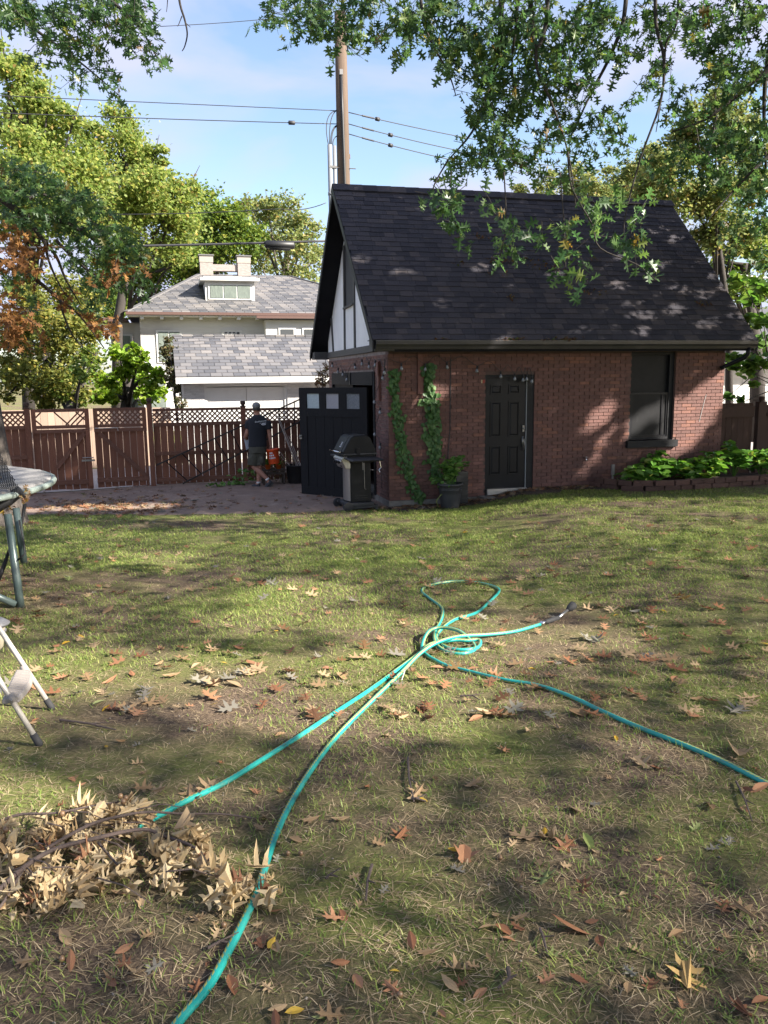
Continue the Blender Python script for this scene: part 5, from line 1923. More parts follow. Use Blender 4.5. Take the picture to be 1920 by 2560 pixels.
LAB = {('oak', 'tan_leaf'): 'dry tan lobed oak leaf lying on the ground', ('oval', 'tan_leaf'): 'dry tan oval leaf lying on the ground', ('oval', 'russet_leaf'): 'small russet brown oval leaf lying on the ground',
       ('oak', 'russet_leaf'): 'russet brown lobed oak leaf lying on the ground', ('oval', 'yellow_leaf'): 'bright yellow oval leaf lying on the ground', ('oak', 'grey_leaf'): 'withered grey green lobed leaf lying on the ground',
       ('maple', 'russet_leaf'): 'reddish maple leaf lying on the ground', ('oval', 'green_fallen'): 'pale green oval leaf lying on the ground', ('oak', 'green_fallen'): 'pale green lobed leaf lying on the ground', ('maple', 'tan_leaf'): 'dry tan maple leaf lying on the ground', ('oak', 'ochre_leaf'): 'yellow brown lobed oak leaf lying on the ground'}


def fallen(p, size, kind, mat, rz=None, tilt=.35, k=None, label=None, lift=.012):
    o = bpy.data.objects.new('fallen_leaf', leaf_mesh(kind, rnd.randrange(3) if k is None else k, mat))
    COL.objects.link(o)
    o.location = (p[0], p[1], p[2] + lift * .5 + size * .03)
    o.scale = (size, size, size)
    o.rotation_euler = (rnd.uniform(-tilt, tilt), rnd.uniform(-tilt, tilt), rnd.uniform(0, 6.28) if rz is None else rz)
    return tag(o, label or LAB[kind, mat], 'leaf', 'fallen leaves ' + mat.split('_')[0] + ' ' + kind)


spec = [  # px, py, size, kind, material, label
    (1715, 2445, .125, 'oak', 'ochre_leaf', 'largest yellow tan lobed leaf near the lower right corner'), (1310, 2098, .105, 'oak', 'tan_leaf', None), (1370, 2100, .11, 'oak', 'tan_leaf', None), (1160, 2145, .10, 'maple', 'russet_leaf', 'salmon red crumpled leaf on bare soil right of the hose'),
    (1425, 2330, .12, 'oval', 'russet_leaf', 'long curled russet leaf standing up low right of centre'), (1500, 2360, .07, 'oval', 'russet_leaf', None), (1150, 2430, .09, 'oak', 'tan_leaf', None), (1125, 2470, .07, 'oval', 'tan_leaf', None), (1000, 2095, .09, 'oak', 'russet_leaf', None), (1415, 2120, .09, 'oak', 'russet_leaf', None),
    (1470, 2110, .09, 'oval', 'green_fallen', 'green and purple folded leaf in the lower right lawn'), (1365, 2200, .10, 'oak', 'green_fallen', None), (1460, 2220, .085, 'oak', 'russet_leaf', None), (1045, 1985, .09, 'oak', 'tan_leaf', 'pale tan oak leaf left of the twig below the hose end'), (1185, 1965, .09, 'oak', 'tan_leaf', None), (1440, 2030, .085, 'maple', 'tan_leaf', None), (1775, 2020, .085, 'oval', 'tan_leaf', None),
    (1600, 1910, .11, 'oak', 'tan_leaf', None), (1640, 1925, .09, 'oak', 'russet_leaf', None), (1710, 1500, .12, 'oak', 'ochre_leaf', 'orange yellow leaf at mid right of the lawn'), (1550, 1560, .09, 'oval', 'russet_leaf', None), (1845, 1885, .14, 'maple', 'tan_leaf', 'upright peach coloured leaf at the right edge'), (1660, 1530, .06, 'oval', 'yellow_leaf', None), (1540, 1540, .05, 'oval', 'yellow_leaf', None), (1330, 1675, .06, 'oval', 'yellow_leaf', 'yellow leaf standing upright right of the hose coil'), (1540, 1850, .05, 'oval', 'yellow_leaf', None),
    (1470, 1525, .12, 'oak', 'tan_leaf', None), (1500, 1520, .12, 'oak', 'tan_leaf', None), (1530, 1530, .13, 'oak', 'tan_leaf', None), (1465, 1600, .16, 'oak', 'grey_leaf', 'curled grey dead leaf cluster right of the hose wand'), (1490, 1604, .15, 'oak', 'grey_leaf', 'second grey dead leaf right of the hose wand'), (660, 1455, .2, 'oak', 'grey_leaf', 'grey dead leaf cluster in the middle left lawn'), (680, 1462, .16, 'oak', 'grey_leaf', None), (1870, 1750, .13, 'oak', 'tan_leaf', None), (1840, 1780, .14, 'oak', 'grey_leaf', None),
    (1215, 1790, .13, 'oak', 'tan_leaf', None), (1190, 1800, .09, 'oval', 'russet_leaf', None), (1075, 1800, .10, 'oak', 'russet_leaf', None), (1240, 1690, .10, 'oak', 'russet_leaf', None), (1260, 1880, .08, 'oak', 'russet_leaf', None), (1320, 1830, .09, 'oval', 'tan_leaf', None), (560, 1660, .05, 'oval', 'yellow_leaf', None), (535, 1765, .05, 'oval', 'yellow_leaf', None), (165, 1610, .07, 'oval', 'yellow_leaf', 'yellow leaf in the left lawn near the path light'), (265, 1775, .07, 'oval', 'yellow_leaf', None), (140, 1620, .10, 'oval', 'russet_leaf', None), (335, 1605, .09, 'oval', 'russet_leaf', None),
    (270, 1530, .15, 'oval', 'tan_leaf', None), (330, 1690, .09, 'oval', 'russet_leaf', None), (640, 1985, .07, 'oak', 'russet_leaf', None), (355, 1975, .085, 'oak', 'tan_leaf', None), (400, 1980, .08, 'oak', 'tan_leaf', None), (475, 1990, .10, 'oak', 'tan_leaf', 'tan oak leaf draped over the left hose strand'), (520, 1975, .11, 'oak', 'tan_leaf', 'larger tan oak leaf resting on the left hose strand'), (490, 1998, .09, 'oak', 'russet_leaf', None), (660, 2050, .075, 'oak', 'tan_leaf', None), (780, 2055, .07, 'oak', 'tan_leaf', None), (850, 2055, .07, 'oak', 'tan_leaf', None), (740, 2105, .07, 'oval', 'tan_leaf', None),
    (335, 2435, .065, 'oak', 'tan_leaf', None), (280, 2465, .06, 'oval', 'russet_leaf', None), (580, 2470, .08, 'oval', 'russet_leaf', None), (690, 2285, .05, 'oval', 'russet_leaf', None), (655, 2360, .06, 'maple', 'russet_leaf', None), (690, 2375, .06, 'oval', 'tan_leaf', None), (840, 2300, .08, 'oak', 'russet_leaf', None), (850, 2415, .06, 'oval', 'russet_leaf', None), (895, 2460, .07, 'oval', 'russet_leaf', None), (830, 2545, .075, 'oak', 'tan_leaf', None), (180, 2410, .07, 'oval', 'russet_leaf', None), (165, 2350, .08, 'oval', 'tan_leaf', None), (310, 2380, .06, 'oval', 'russet_leaf', None), (1030, 2360, .07, 'oval', 'russet_leaf', None), (1220, 2325, .07, 'oval', 'tan_leaf', None), (1200, 2490, .05, 'oval', 'russet_leaf', None), (1570, 2475, .06, 'oval', 'tan_leaf', None), (1855, 2280, .08, 'oak', 'tan_leaf', None), (1810, 2275, .07, 'oak', 'russet_leaf', None), (1690, 2340, .06, 'oval', 'tan_leaf', None), (1260, 2330, .06, 'oval', 'russet_leaf', None), (1850, 2530, .08, 'oak', 'russet_leaf', None), (1905, 2510, .07, 'oval', 'russet_leaf', None), (1865, 1980, .07, 'oval', 'russet_leaf', None), (1900, 1975, .10, 'oval', 'russet_leaf', None)]
for (px, py, s_, kd, mt, lb) in spec:
    fallen(gnd(px, py), s_, kd, mt, label=lb, tilt=.45)
nleft = 300 - len(spec)
kinds = [('oak', 'tan_leaf', 7), ('oval', 'russet_leaf', 3), ('oval', 'tan_leaf', 2.5), ('oak', 'russet_leaf', 4), ('maple', 'tan_leaf', 2), ('oak', 'grey_leaf', 2), ('oval', 'green_fallen', 1), ('oak', 'green_fallen', 1), ('oval', 'yellow_leaf', .6)]
wts = [q[2] for q in kinds]
cnt = 0
while cnt < nleft:
    px, py = rnd.uniform(0, 1920), 1330 + (2560 - 1330) * rnd.random() ** 1.25
    p = gnd(px, py)
    if not bool(lawn_ok(np.array(p.x), np.array(p.y))):
        continue
    kd, mt, _ = rnd.choices(kinds, wts)[0]
    near = p.y < 4
    fallen(p, rnd.uniform(.03, .06) if near else rnd.uniform(.06, .12), kd, mt)
    cnt += 1
# the many smaller ones: lawn, driveway drift, soil strip
P_, S_, mi_ = [], [], []
rg = np.random.default_rng(44)
for i in range(560):
    py = 1300 + 500 * rg.random() ** 1.3
    p = gnd(rg.uniform(0, 1920), py)
    if bool(lawn_ok(np.array(p.x), np.array(p.y))):
        P_.append(tuple(p + Vector((0, 0, .02))))
        S_.append(rg.uniform(.05, .13))
for i in range(420):
    p = gnd(rg.normal(280, 110), rg.normal(1268, 12))
    P_.append(tuple(p + Vector((0, 0, .02))))
    S_.append(rg.uniform(.08, .17))
for i in range(260):
    p = gnd(rg.uniform(80, 940), rg.uniform(1218, 1290))
    P_.append(tuple(p + Vector((0, 0, .02))))
    S_.append(rg.uniform(.05, .12))
for i in range(420):
    X_ = rg.uniform(-.2, 4.4)
    p = toW(X_, -abs(rg.normal(.08, .22)) - .03, 0)
    P_.append((p.x, p.y, gz(p.x, p.y) + .025))
    S_.append(rg.uniform(.05, .12))
P_, S_ = np.array(P_), np.array(S_)
mi_ = rg.choice(4, len(P_), p=[.42, .33, .15, .10])
tag(obj('leaf_litter', inst_mesh('leaf_litter', *LV['oak', 0], P_, rand_rots(len(P_), 2.2, rg), S_, [M['tan_leaf'], M['russet_leaf'], M['grey_leaf'], M['vine_dead']], mi_)), 'small scattered dead leaves drifted over driveway, soil strip and lawn', 'leaf litter', kind='stuff')
# twigs on the lawn
for i, (px, py, px2, py2, r_) in enumerate(((1020, 1900, 1035, 2010, .006), (1840, 1960, 1880, 2060, .005), (1270, 2430, 1245, 2480, .007), (930, 2170, 915, 2260, .006), (815, 2205, 845, 2200, .005), (1350, 2330, 1370, 2400, .005), (520, 2380, 590, 2370, .005), (150, 1805, 290, 1830, .007), (1150, 1745, 1200, 1755, .006), (1030, 2005, 1065, 2010, .006))):
    a, b = gnd(px, py, .012), gnd(px2, py2, .012)
    mid = (a + b) / 2 + Vector((rnd.uniform(-.02, .02), rnd.uniform(-.02, .02), .008))
    t_ = MB().tube([Vector((0, 0, 0)), mid - a, b - a], [r_, r_ * .8, r_ * .5], 6).tube([mid - a, mid - a + (b - a) * .25 + Vector((.03, .02, .01))], [r_ * .6, r_ * .3], 5)
    o = t_.build('fallen_twig', M['twig'])
    o.location = a
    tag(o, 'short dark fallen twig lying in the grass', 'twig', 'fallen twigs')

# ---------------------------------------------------------------- garden hose
def smooth_path(P, sub=6):
    Q = []
    for i in range(len(P) - 1):
        a, b, c, d = P[max(i - 1, 0)], P[i], P[i + 1], P[min(i + 2, len(P) - 1)]
        for k in range(sub):
            t_ = k / sub
            Q.append(.5 * ((2 * b) + (-a + c) * t_ + (2 * a - 5 * b + 4 * c - d) * t_ * t_ + (-a + 3 * b - 3 * c + d) * t_ ** 3))
    Q.append(P[-1])
    return Q


def hose_tube(name, P, r_, parent, origin):
    Q = smooth_path(P, 6)
    n = 12
    b = MB().tube([q - origin for q in Q], r_, n)
    me_ = b.mesh(name, True)
    me_.materials.append(M['hose'])
    uvl = me_.uv_layers.new(name='UVMap')
    ln = [0]
    for i in range(1, len(Q)):
        ln.append(ln[-1] + (Q[i] - Q[i - 1]).length)
    for poly in me_.polygons:
        vi = [me_.loops[l].vertex_index for l in poly.loop_indices]
        ks = [q % n for q in vi]
        wrap = max(ks) - min(ks) > 2
        for l, q in zip(poly.loop_indices, vi):
            k = q % n
            if wrap and k == 0:
                k = n
            uvl.data[l].uv = (ln[min(q // n, len(ln) - 1)], k / n)
    return obj(name, me_, None, parent)


HR = .0128
hz = lambda pts, lift: [gnd(px, py, HR * .75 + l + rnd.uniform(-.002, .003)) + Vector((rnd.gauss(0, .004), rnd.gauss(0, .004), 0)) for (px, py), l in zip(pts, lift)]
ho0 = gnd(1070, 1620)
hose = thing('garden_hose', 'teal garden hose with yellow stripe sprawled across the lawn', 'hose', ho0)
# strand from the bottom edge to the wand
A = [(150, 3000), (290, 2790), (415, 2610), (450, 2560), (520, 2470), (580, 2370), (625, 2270), (655, 2190), (690, 2090), (735, 2000), (790, 1910), (850, 1835), (930, 1755), (1000, 1690), (1050, 1648), (1095, 1625), (1150, 1608), (1220, 1596), (1290, 1583), (1352, 1568)]
hose_tube('hose', hz(A, [0, 0, 0, 0, 0, 0, 0, 0, 0, 0, 0, 0, 0, .004, .03, .045, .04, .02, .008, .012]), HR, hose, ho0)
# second strand, from under the dead branch, round the far loop and back
B = [(330, 2080), (400, 2044), (470, 2010), (560, 1962), (650, 1908), (740, 1850), (830, 1790), (920, 1730), (1000, 1678), (1045, 1645), (1080, 1622), (1130, 1612), (1170, 1612), (1198, 1610), (1190, 1622), (1150, 1628), (1110, 1620), (1092, 1598), (1105, 1572), (1140, 1552), (1190, 1535), (1225, 1508), (1248, 1482), (1240, 1470), (1200, 1460), (1150, 1456), (1100, 1460), (1065, 1470), (1055, 1482), (1075, 1500), (1100, 1520), (1108, 1538), (1100, 1556), (1088, 1580), (1086, 1605), (1095, 1622), (1120, 1634), (1160, 1637), (1185, 1628), (1182, 1612), (1150, 1598), (1105, 1590), (1072, 1596), (1056, 1614), (1060, 1634), (1090, 1655), (1120, 1668), (1180, 1685), (1260, 1705), (1340, 1718), (1420, 1745), (1510, 1785), (1600, 1825), (1700, 1862), (1800, 1910), (1900, 1955), (1990, 1998), (2130, 2060), (2330, 2130), (2600, 2190), (2950, 2230)]
lb = [0.0] * len(B)
for i, l in ((8, .01), (9, .02), (10, .025), (11, .022), (12, .02), (13, .02), (16, .0), (40, .05), (41, .055), (42, .045), (43, .02), (34, .012), (35, .01)):
    lb[i] = l
hose_tube('hose', hz(B, lb), HR, hose, ho0)
w0, w1, w2, w3 = gnd(1352, 1568, .028), gnd(1396, 1555, .035), gnd(1418, 1541, .05), gnd(1432, 1533, .065)
MB().tube([w0 - ho0, w0.lerp(w1, .2) - ho0], [.017, .017], 10).build('coupling', M['chrome'], hose, True)
MB().tube([w0.lerp(w1, .2) - ho0, w0.lerp(w1, .3) - ho0, w1 - ho0], [.013, .018, .017], 10).build('wand_grip', M['rubber'], hose, True)
MB().tube([w1 - ho0, w2 - ho0], [.011, .011], 8).build('wand_tube', M['steel'], hose, True)
MB().tube([w2 - ho0, w2.lerp(w3, .5) - ho0, w3 - ho0], [.013, .030, .034], 14).build('spray_head', M['rubber'], hose, True)
dh = (w3 - w2).normalized()
MB().tube([w3 - ho0, w3 + dh * .006 - ho0], [.032, .027], 14).build('spray_face', M['yellow_tag'], hose, True)
tw_ = gnd(1012, 1700, .01)
MB().tube([Vector((-.02, -.03, 0)), Vector((.0, .0, .05)), Vector((.03, .05, .06)), Vector((.04, .09, .02))], .004, 5).build('twist_tie', M['iron'], hose).location = tw_ - ho0

# ---------------------------------------------------------------- dead oak branch
db0 = gnd(140, 2190)
db = thing('dead_branch', 'fallen oak branch with a mass of curled tan leaves at lower left', 'branch', db0)


def gl(px, py, h):
    return gnd(px, py, h)


stems = [([(-60, 2320), (0, 2270), (64, 2224), (139, 2184), (249, 2160), (359, 2131), (417, 2137), (492, 2160), (560, 2215), (610, 2235)], [.05, .06, .08, .09, .10, .09, .07, .06, .04, .03], .010),
         ([(120, 2175), (220, 2123), (289, 2100), (370, 2079), (463, 2071), (556, 2059), (640, 2055)], [.08, .09, .09, .08, .06, .04, .015], .007),
         ([(-60, 2110), (0, 2097), (58, 2085), (145, 2088), (230, 2070), (300, 2040)], [.06, .07, .08, .09, .09, .06], .007),
         ([(60, 2225), (0, 2300), (-60, 2330)], [.07, .04, .02], .006), ([(250, 2160), (300, 2200), (345, 2230)], [.08, .05, .02], .005), ([(415, 2137), (450, 2180), (445, 2230)], [.06, .04, .02], .004)]
for pts, hs, r_ in stems:
    Q = smooth_path([gl(x, y, h_) for (x, y), h_ in zip(pts, hs)], 5)
    n_ = len(Q)
    MB().tube([q - db0 for q in Q], [r_ * (1 - .6 * i / n_) for i in range(n_)], 7).build('stem', M['twig'], db, True)
for k in range(14):
    px, py = rnd.uniform(0, 420), rnd.uniform(2080, 2260)
    a = gl(px, py, rnd.uniform(.05, .1))
    b = gl(px + rnd.uniform(40, 140), py + rnd.uniform(-30, 40), rnd.uniform(.01, .09))
    MB().tube([a - db0, (a + b) / 2 - db0 + Vector((0, 0, .02)), b - db0], [.003, .0025, .0012], 5).build('twig', M['twig'], db)
DL = {}
for k, (c1, c2) in enumerate(((.9, .7), (.3, 1.3), (1.6, .3), (-.8, .9))):
    V, F_ = curl(OAK, c1, c2)
    m_ = bpy.data.meshes.new('leaf')
    m_.from_pydata(V, [], F_)
    m_.materials.append(M['dead_leaf'])
    DL[k] = m_
for k, (tp_, c1, c2, mt_) in enumerate(((OAK, 2.4, .6, 'dead_leaf'), (OAK, -1.5, 1.6, 'tan_leaf'), (OAKS, .6, 1.8, 'dead_leaf'), (OAK, .2, -1.4, 'dead_leaf'), (OAKS, 2.0, 1.0, 'russet_leaf'))):
    V, F_ = curl(tp_, c1, c2)
    V = [(x * (.75 + .1 * k), y, z + .25 * x * y) for x, y, z in V]
    m_ = bpy.data.meshes.new('leaf')
    m_.from_pydata(V, [], F_)
    m_.materials.append(M[mt_])
    DL[4 + k] = m_
regions = [((60, 2130), 75, 45, 34), ((150, 2120), 70, 50, 34), ((250, 2090), 70, 40, 32), ((330, 2060), 50, 30, 24), ((300, 2040), 70, 22, 18), ((40, 2200), 55, 45, 26), ((130, 2220), 70, 40, 26), ((230, 2190), 70, 35, 24), ((310, 2190), 40, 35, 16), ((60, 2270), 60, 35, 22), ((150, 2265), 50, 25, 12), ((420, 2130), 40, 30, 16), ((480, 2100), 30, 22, 12), ((440, 2190), 35, 35, 14), ((510, 2175), 30, 25, 10), ((580, 2225), 40, 22, 14), ((640, 2235), 45, 25, 14), ((570, 2270), 20, 20, 5), ((20, 2060 + 50), 30, 30, 10)]
for (c, rx_, ry_, n) in regions:
    for i in range(int(n * .8)):
        px, py = rnd.gauss(c[0], rx_ * .75), rnd.gauss(c[1], ry_ * .75)
        o = bpy.data.objects.new('leaf', DL[rnd.choice([0, 1, 2, 3, 4, 4, 5, 6, 6, 7, 7, 8])])
        COL.objects.link(o)
        o.parent = db
        o.location = gl(px, py + 8, rnd.uniform(.0, .07)) - db0
        s_ = rnd.choice([rnd.uniform(.04, .075), rnd.uniform(.06, .105)])
        o.scale = (s_, s_, s_)
        o.rotation_euler = (rnd.gauss(0, .8), rnd.gauss(0, .8), rnd.uniform(0, 6.28))
for (px, py, h_) in ((305, 2050, .10), (312, 2058, .09), (318, 2049, .09), (160, 2090, .09), (40, 2205, .07), (20, 2125, .08), (150, 2407 - 200, .05)):
    MB().ball((0, 0, 0), .011, .011, .012, 10, 7).build('acorn', M['acorn'], db, True).location = gl(px, py, h_) - db0
for i, (px, py) in enumerate(((155, 2405), (720, 2140), (752, 2140), (1000, 2495), (1250, 2150), (1570, 2280), (1900, 2330), (560, 2320))):
    o = MB().ball((0, 0, 0), .009, .009, .010, 10, 7).build('acorn', M['acorn'], None, True)
    o.location = gnd(px, py, .01)
    tag(o, 'small round brown acorn lying in the lawn', 'acorn', 'loose acorns')

# ---------------------------------------------------------------- step ladder at the left edge
fa, fb = gnd(102, 1866), gnd(133, 1775)
sl_ = thing('step_ladder', 'old aluminium step ladder with grey ribbed step at left edge', 'ladder', fa)
ta, tb = at(-75, 1585, fa.y + .02), at(-75, 1460, fb.y + .02)
for p, q in ((fa, ta), (fb, tb)):
    d = (q - p).normalized()
    MB().tube([p + d * .04 - fa, q - fa], .0135, 12).build('leg', M['alu'], sl_, True)
    MB().tube([p - fa - d * .0, p + d * .012 - fa, p + d * .07 - fa], [.012, .018, .017], 12).build('foot', M['rubber'], sl_, True)
pa, pb = fa.lerp(ta, .44), fb.lerp(tb, .36)
pa, pb = at(30, 1745, fa.y + .01), at(62, 1672, fb.y + .01)
ax_ = (pb - pa).normalized()
upv = Vector((0, 0, 1))
outv = ax_.cross(upv).normalized()
if outv.x < 0:
    outv = -outv
sd_ = MB()
prof_ = []
for k in range(9):
    t_ = k / 8
    wd_ = .035 + .05 * math.sin(math.pi * t_)
    prof_.append((t_, wd_))
vs = []
for (t_, wd_) in prof_:
    b = pa.lerp(pb, t_) - fa
    for (o1, o2) in ((-.045, .0), (wd_ * .6, .0), (wd_ * .6 + .01, -.028), (-.045, -.028)):
        vs.append(b + outv * o1 + upv * o2)
fs = []
for i in range(8):
    for k in range(4):
        fs.append((i * 4 + k, i * 4 + (k + 1) % 4, (i + 1) * 4 + (k + 1) % 4, (i + 1) * 4 + k))
fs += [(3, 2, 1, 0), tuple(32 + k for k in range(4))]
sd_.add(vs, fs)
sd_.build('step', M['step_plastic'], sl_, bevel=.006)
for k in range(15):
    t_ = .07 + .86 * k / 14
    b = pa.lerp(pb, t_) - fa + upv * .0025
    wd_ = .035 + .05 * math.sin(math.pi * t_)
    MB().beam(b - outv * .035, b + outv * wd_ * .5, .004, .005).build('tread_rib', M['step_plastic'], sl_)
for p_, d_2 in ((pa, (ta - fa)), (pb, (tb - fb))):
    dn_ = d_2.normalized()
    MB().tube([p_ - dn_ * .022 - fa, p_ + dn_ * .022 - fa], .0195, 12).build('bracket', M['step_plastic'], sl_, True)
MB().ball((pa - fa) + Vector((.008, -.021, -.004)), .006).build('rivet', M['iron'], sl_, True)
for p, q in ((fa, ta), (fb, tb)):
    MB().tube([q - fa, Vector((q.x - .55, q.y, gz(q.x - .55, q.y))) - fa], .012, 10).build('leg', M['alu'], sl_, True)
MB().tube([ta - fa, tb - fa], .013, 10).build('top_bar', M['alu'], sl_, True)

# path light
pl0 = gnd(0, 1735)
pl = thing('path_light', 'grey solar path light behind the step ladder', 'lamp', pl0)
hc = at(0, 1562, pl0.y).z - pl0.z
MB().tube([(0, 0, -.03), (0, 0, hc - .15)], .011, 8).build('stake', M['lamp_grey'], pl, True)
MB().lathe([(.02, hc - .155), (.042, hc - .13), (.06, hc - .02), (.06, hc)], 20).build('lens', M['lamp_glass'], pl, True)
MB().lathe([(.064, hc - .045), (.066, hc - .035), (.064, hc - .03)], 20).build('ring', M['lamp_grey'], pl, True)
MB().lathe([(.085, hc), (.088, hc + .008), (.05, hc + .035), (.035, hc + .038)], 24).build('cap', M['lamp_grey'], pl, True)

# ---------------------------------------------------------------- trampoline
TR_R = 2.0
tc0 = Vector((-5.26, 7.46, 0))
tc0.z = gz(tc0.x, tc0.y)
TZ = .60 - tc0.z
tp = thing('trampoline', 'worn round trampoline with grey pad and black net at left', 'trampoline', tc0)
ring = [(TR_R * math.cos(a), TR_R * math.sin(a), TZ - .03) for a in np.linspace(0, 2 * math.pi, 65)]
MB().tube(ring, .022, 8, False).build('frame_ring', M['green_tube'], tp, True)
pd = MB()
N_ = 96
vs, fs = [], []
for i in range(N_):
    a = 2 * math.pi * i / N_
    wv = .012 * math.sin(a * 13) + .009 * math.sin(a * 29 + 1)
    for (r_, z_) in ((TR_R - .42, TZ + .02 + wv * .5), (TR_R - .2, TZ + .028 + wv), (TR_R + .0, TZ + .025 + wv * .5), (TR_R + .035, TZ + .008), (TR_R + .035, TZ - .03 + wv), (TR_R + .02, TZ - .032 + wv), (TR_R - .42, TZ + .006 + wv * .5)):
        vs.append((r_ * math.cos(a), r_ * math.sin(a), z_))
for i in range(N_):
    j = (i + 1) % N_
    for k in range(7):
        k2 = (k + 1) % 7
        fs.append((i * 7 + k, j * 7 + k, j * 7 + k2, i * 7 + k2))
pd.add(vs, fs).build('pad', M['pad'], tp, True)
MB().tube([(x * 1.028, y * 1.028, z + .01) for x, y, z in ring], .03, 8, False).build('pad_edge', M['pad_edge'], tp, True)
MB().lathe([(.01, TZ + .0), (TR_R - .43, TZ + .0), (TR_R - .43, TZ - .004), (.01, TZ - .004)], 48).build('jump_mat', M['net'], tp)
lb0 = gnd(52, 1518) - tc0
lt0 = at(19, 1285, lb0.y + tc0.y + .05) - tc0
MB().tube([lb0 + Vector((0, 0, -.02)), lb0.lerp(lt0, .25), lt0], [.034, .034, .032], 14).build('leg', M['green_tube'], tp, True)
MB().tube([at(60, 1406, lb0.y + tc0.y + .08) - tc0, at(40, 1270, lb0.y + tc0.y + .1) - tc0], .030, 14).build('enclosure_pole', M['green_tube'], tp, True)
MB().tube([lb0 + Vector((-.03, -.02, .03)), at(-80, 1460, lb0.y + tc0.y - .1) - tc0], .03, 12).build('leg_foot', M['green_tube'], tp, True)
for k in (2, 3, 4):
    a = math.atan2(lb0.y, lb0.x) + k * math.pi / 3
    x, y = TR_R * math.cos(a), TR_R * math.sin(a)
    MB().tube([(x, y, gz(tc0.x + x, tc0.y + y) - tc0.z), (x, y, TZ - .04)], .033, 10).build('leg', M['green_tube'], tp, True)
MB().tube([at(62, 1260, 7.1) - tc0, at(56, 1300, 7.05) - tc0, at(50, 1340, 7.0) - tc0], [.018, .012, .004], 6).build('strap', M['net'], tp, True)
MB().tube([at(25, 1370, 6.95) - tc0, at(8, 1420, 6.9) - tc0, at(-5, 1450, 6.85) - tc0], [.012, .018, .02], 6).build('strap', M['net'], tp, True)
MB().tube([at(48, 1300, 6.9) - tc0, at(60, 1360, 6.9) - tc0, at(62, 1385, 6.85) - tc0, at(45, 1400, 6.85) - tc0], .008, 6).build('cord', M['net'], tp, True)
# collapsed safety net: diagonal mesh of thin cords on a sagging surface, and its rolled hem


def netp(s, t):            # s across (0 left .. 1 right), t up (0 bottom .. 1 top)
    px = -120 + s * (178 - 120 * t ** .8) + 4 * math.sin(t * 9)
    py = 1285 - 60 * s * (1 - t) - t * 330 + 10 * math.sin(s * 7 + t * 3)
    return at(px, py, 7.15 + .35 * t + .25 * math.sin(s * 4 + t * 2)) - tc0


nm = MB()
NN = 34
for k in range(-NN, NN):
    for sg in (1, -1):
        pts = []
        for i in range(25):
            t_ = i / 24
            s__ = k / NN + sg * t_ * 1.0 + (0 if sg > 0 else 1)
            if 0 <= s__ <= 1:
                pts.append(netp(s__, t_))
        if len(pts) > 2:
            nm.tube(pts, .0038, 3, False)
o = nm.build('safety_net', M['net'], tp)
o['kind'] = 'stuff'
MB().tube([at(-90, 1300, 7.0) - tc0, at(-20, 1270, 7.0) - tc0, at(20, 1250, 7.05) - tc0, at(50, 1228, 7.15) - tc0, at(62, 1240, 7.1) - tc0], [.06, .065, .055, .05, .02], 10).build('net_roll', M['net'], tp, True)
for i in range(26):
    px, py = rnd.gauss(62, 6) if i < 16 else rnd.uniform(0, 50), rnd.uniform(1215, 1255) if i < 16 else rnd.uniform(1262, 1292)
    o = bpy.data.objects.new('caught_leaf', leaf_mesh('oak', rnd.randrange(3), rnd.choice(['yellow_leaf', 'russet_leaf', 'tan_leaf'])))
    COL.objects.link(o)
    o.parent = tp
    o.location = at(px, py, 7.02) - tc0
    o.scale = (.05,) * 3
    o.rotation_euler = (rnd.uniform(0, 6), rnd.uniform(0, 6), rnd.uniform(0, 6))

# ---------------------------------------------------------------- gas grill
gp0 = gnd(893, 1271)
ga = R(-70)
gr = thing('gas_grill', 'black cart gas grill with steel door panel beside the garage corner', 'grill', gp0, ga)
MB().box(-.24, .24, -.19, .19, .15, .86).build('cart', M['grill_black'], gr, bevel=.012)
vs = []
for k in range(9):
    t_ = k / 8
    x = -.21 + .42 * t_
    y = -.195 - .035 * math.sin(math.pi * t_)
    vs += [(x, y, .17), (x, y, .76), (x, -.191, .17), (x, -.191, .76)]
fs = []
for k in range(8):
    a, b = k * 4, k * 4 + 4
    fs += [(a, b, b + 1, a + 1), (a + 1, b + 1, b + 3, a + 3), (a + 2, a, a + 0, a + 2)[:3], (b + 2, a + 2, a + 3, b + 3)]
fs = [f for f in fs if len(set(f)) == len(f)]
MB().add(vs, fs + [(0, 1, 3, 2), (34, 35, 33, 32)]).build('door_panel', M['steel'], gr)
q = MB().box(-.30, .30, -.26, .24, .06, .15)
q.build('base', M['grill_grey'], gr, bevel=.03)
q = MB().beam((.25, -.30, .05), (.25, .30, .07), .09, .05).build('foot_rail', M['grill_grey'], gr, bevel=.012)
q = MB().beam((-.25, -.30, .12), (-.25, .25, .10), .07, .05).build('foot_rail', M['grill_grey'], gr, bevel=.012)
for (x, y) in ((.27, -.27), (.27, .27), (-.27, .22)):
    MB().lathe([(.035, 0), (.04, .02), (.03, .05)], 10, (x, y, 0)).build('foot', M['rubber'], gr)
wh = MB().tube([(-.34, -.27, .085), (-.335, -.27, .085), (-.285, -.27, .085), (-.28, -.27, .085)], [.07, .085, .085, .07], 20).build('wheel', M['rubber'], gr)
MB().tube([(-.345, -.27, .085), (-.341, -.27, .085)], [.04, .04], 14).build('hub', M['grill_grey'], wh)
MB().tube([(.285, -.27, .085), (.33, -.27, .085)], [.085, .085], 20).build('wheel', M['rubber'], gr)
MB().prism([(-.20, .85), (.22, .85), (.26, 1.0), (-.26, 1.0)], lambda a, b, t: (t, a, b), -.27, .27).build('firebox', M['grill_black'], gr, bevel=.01)
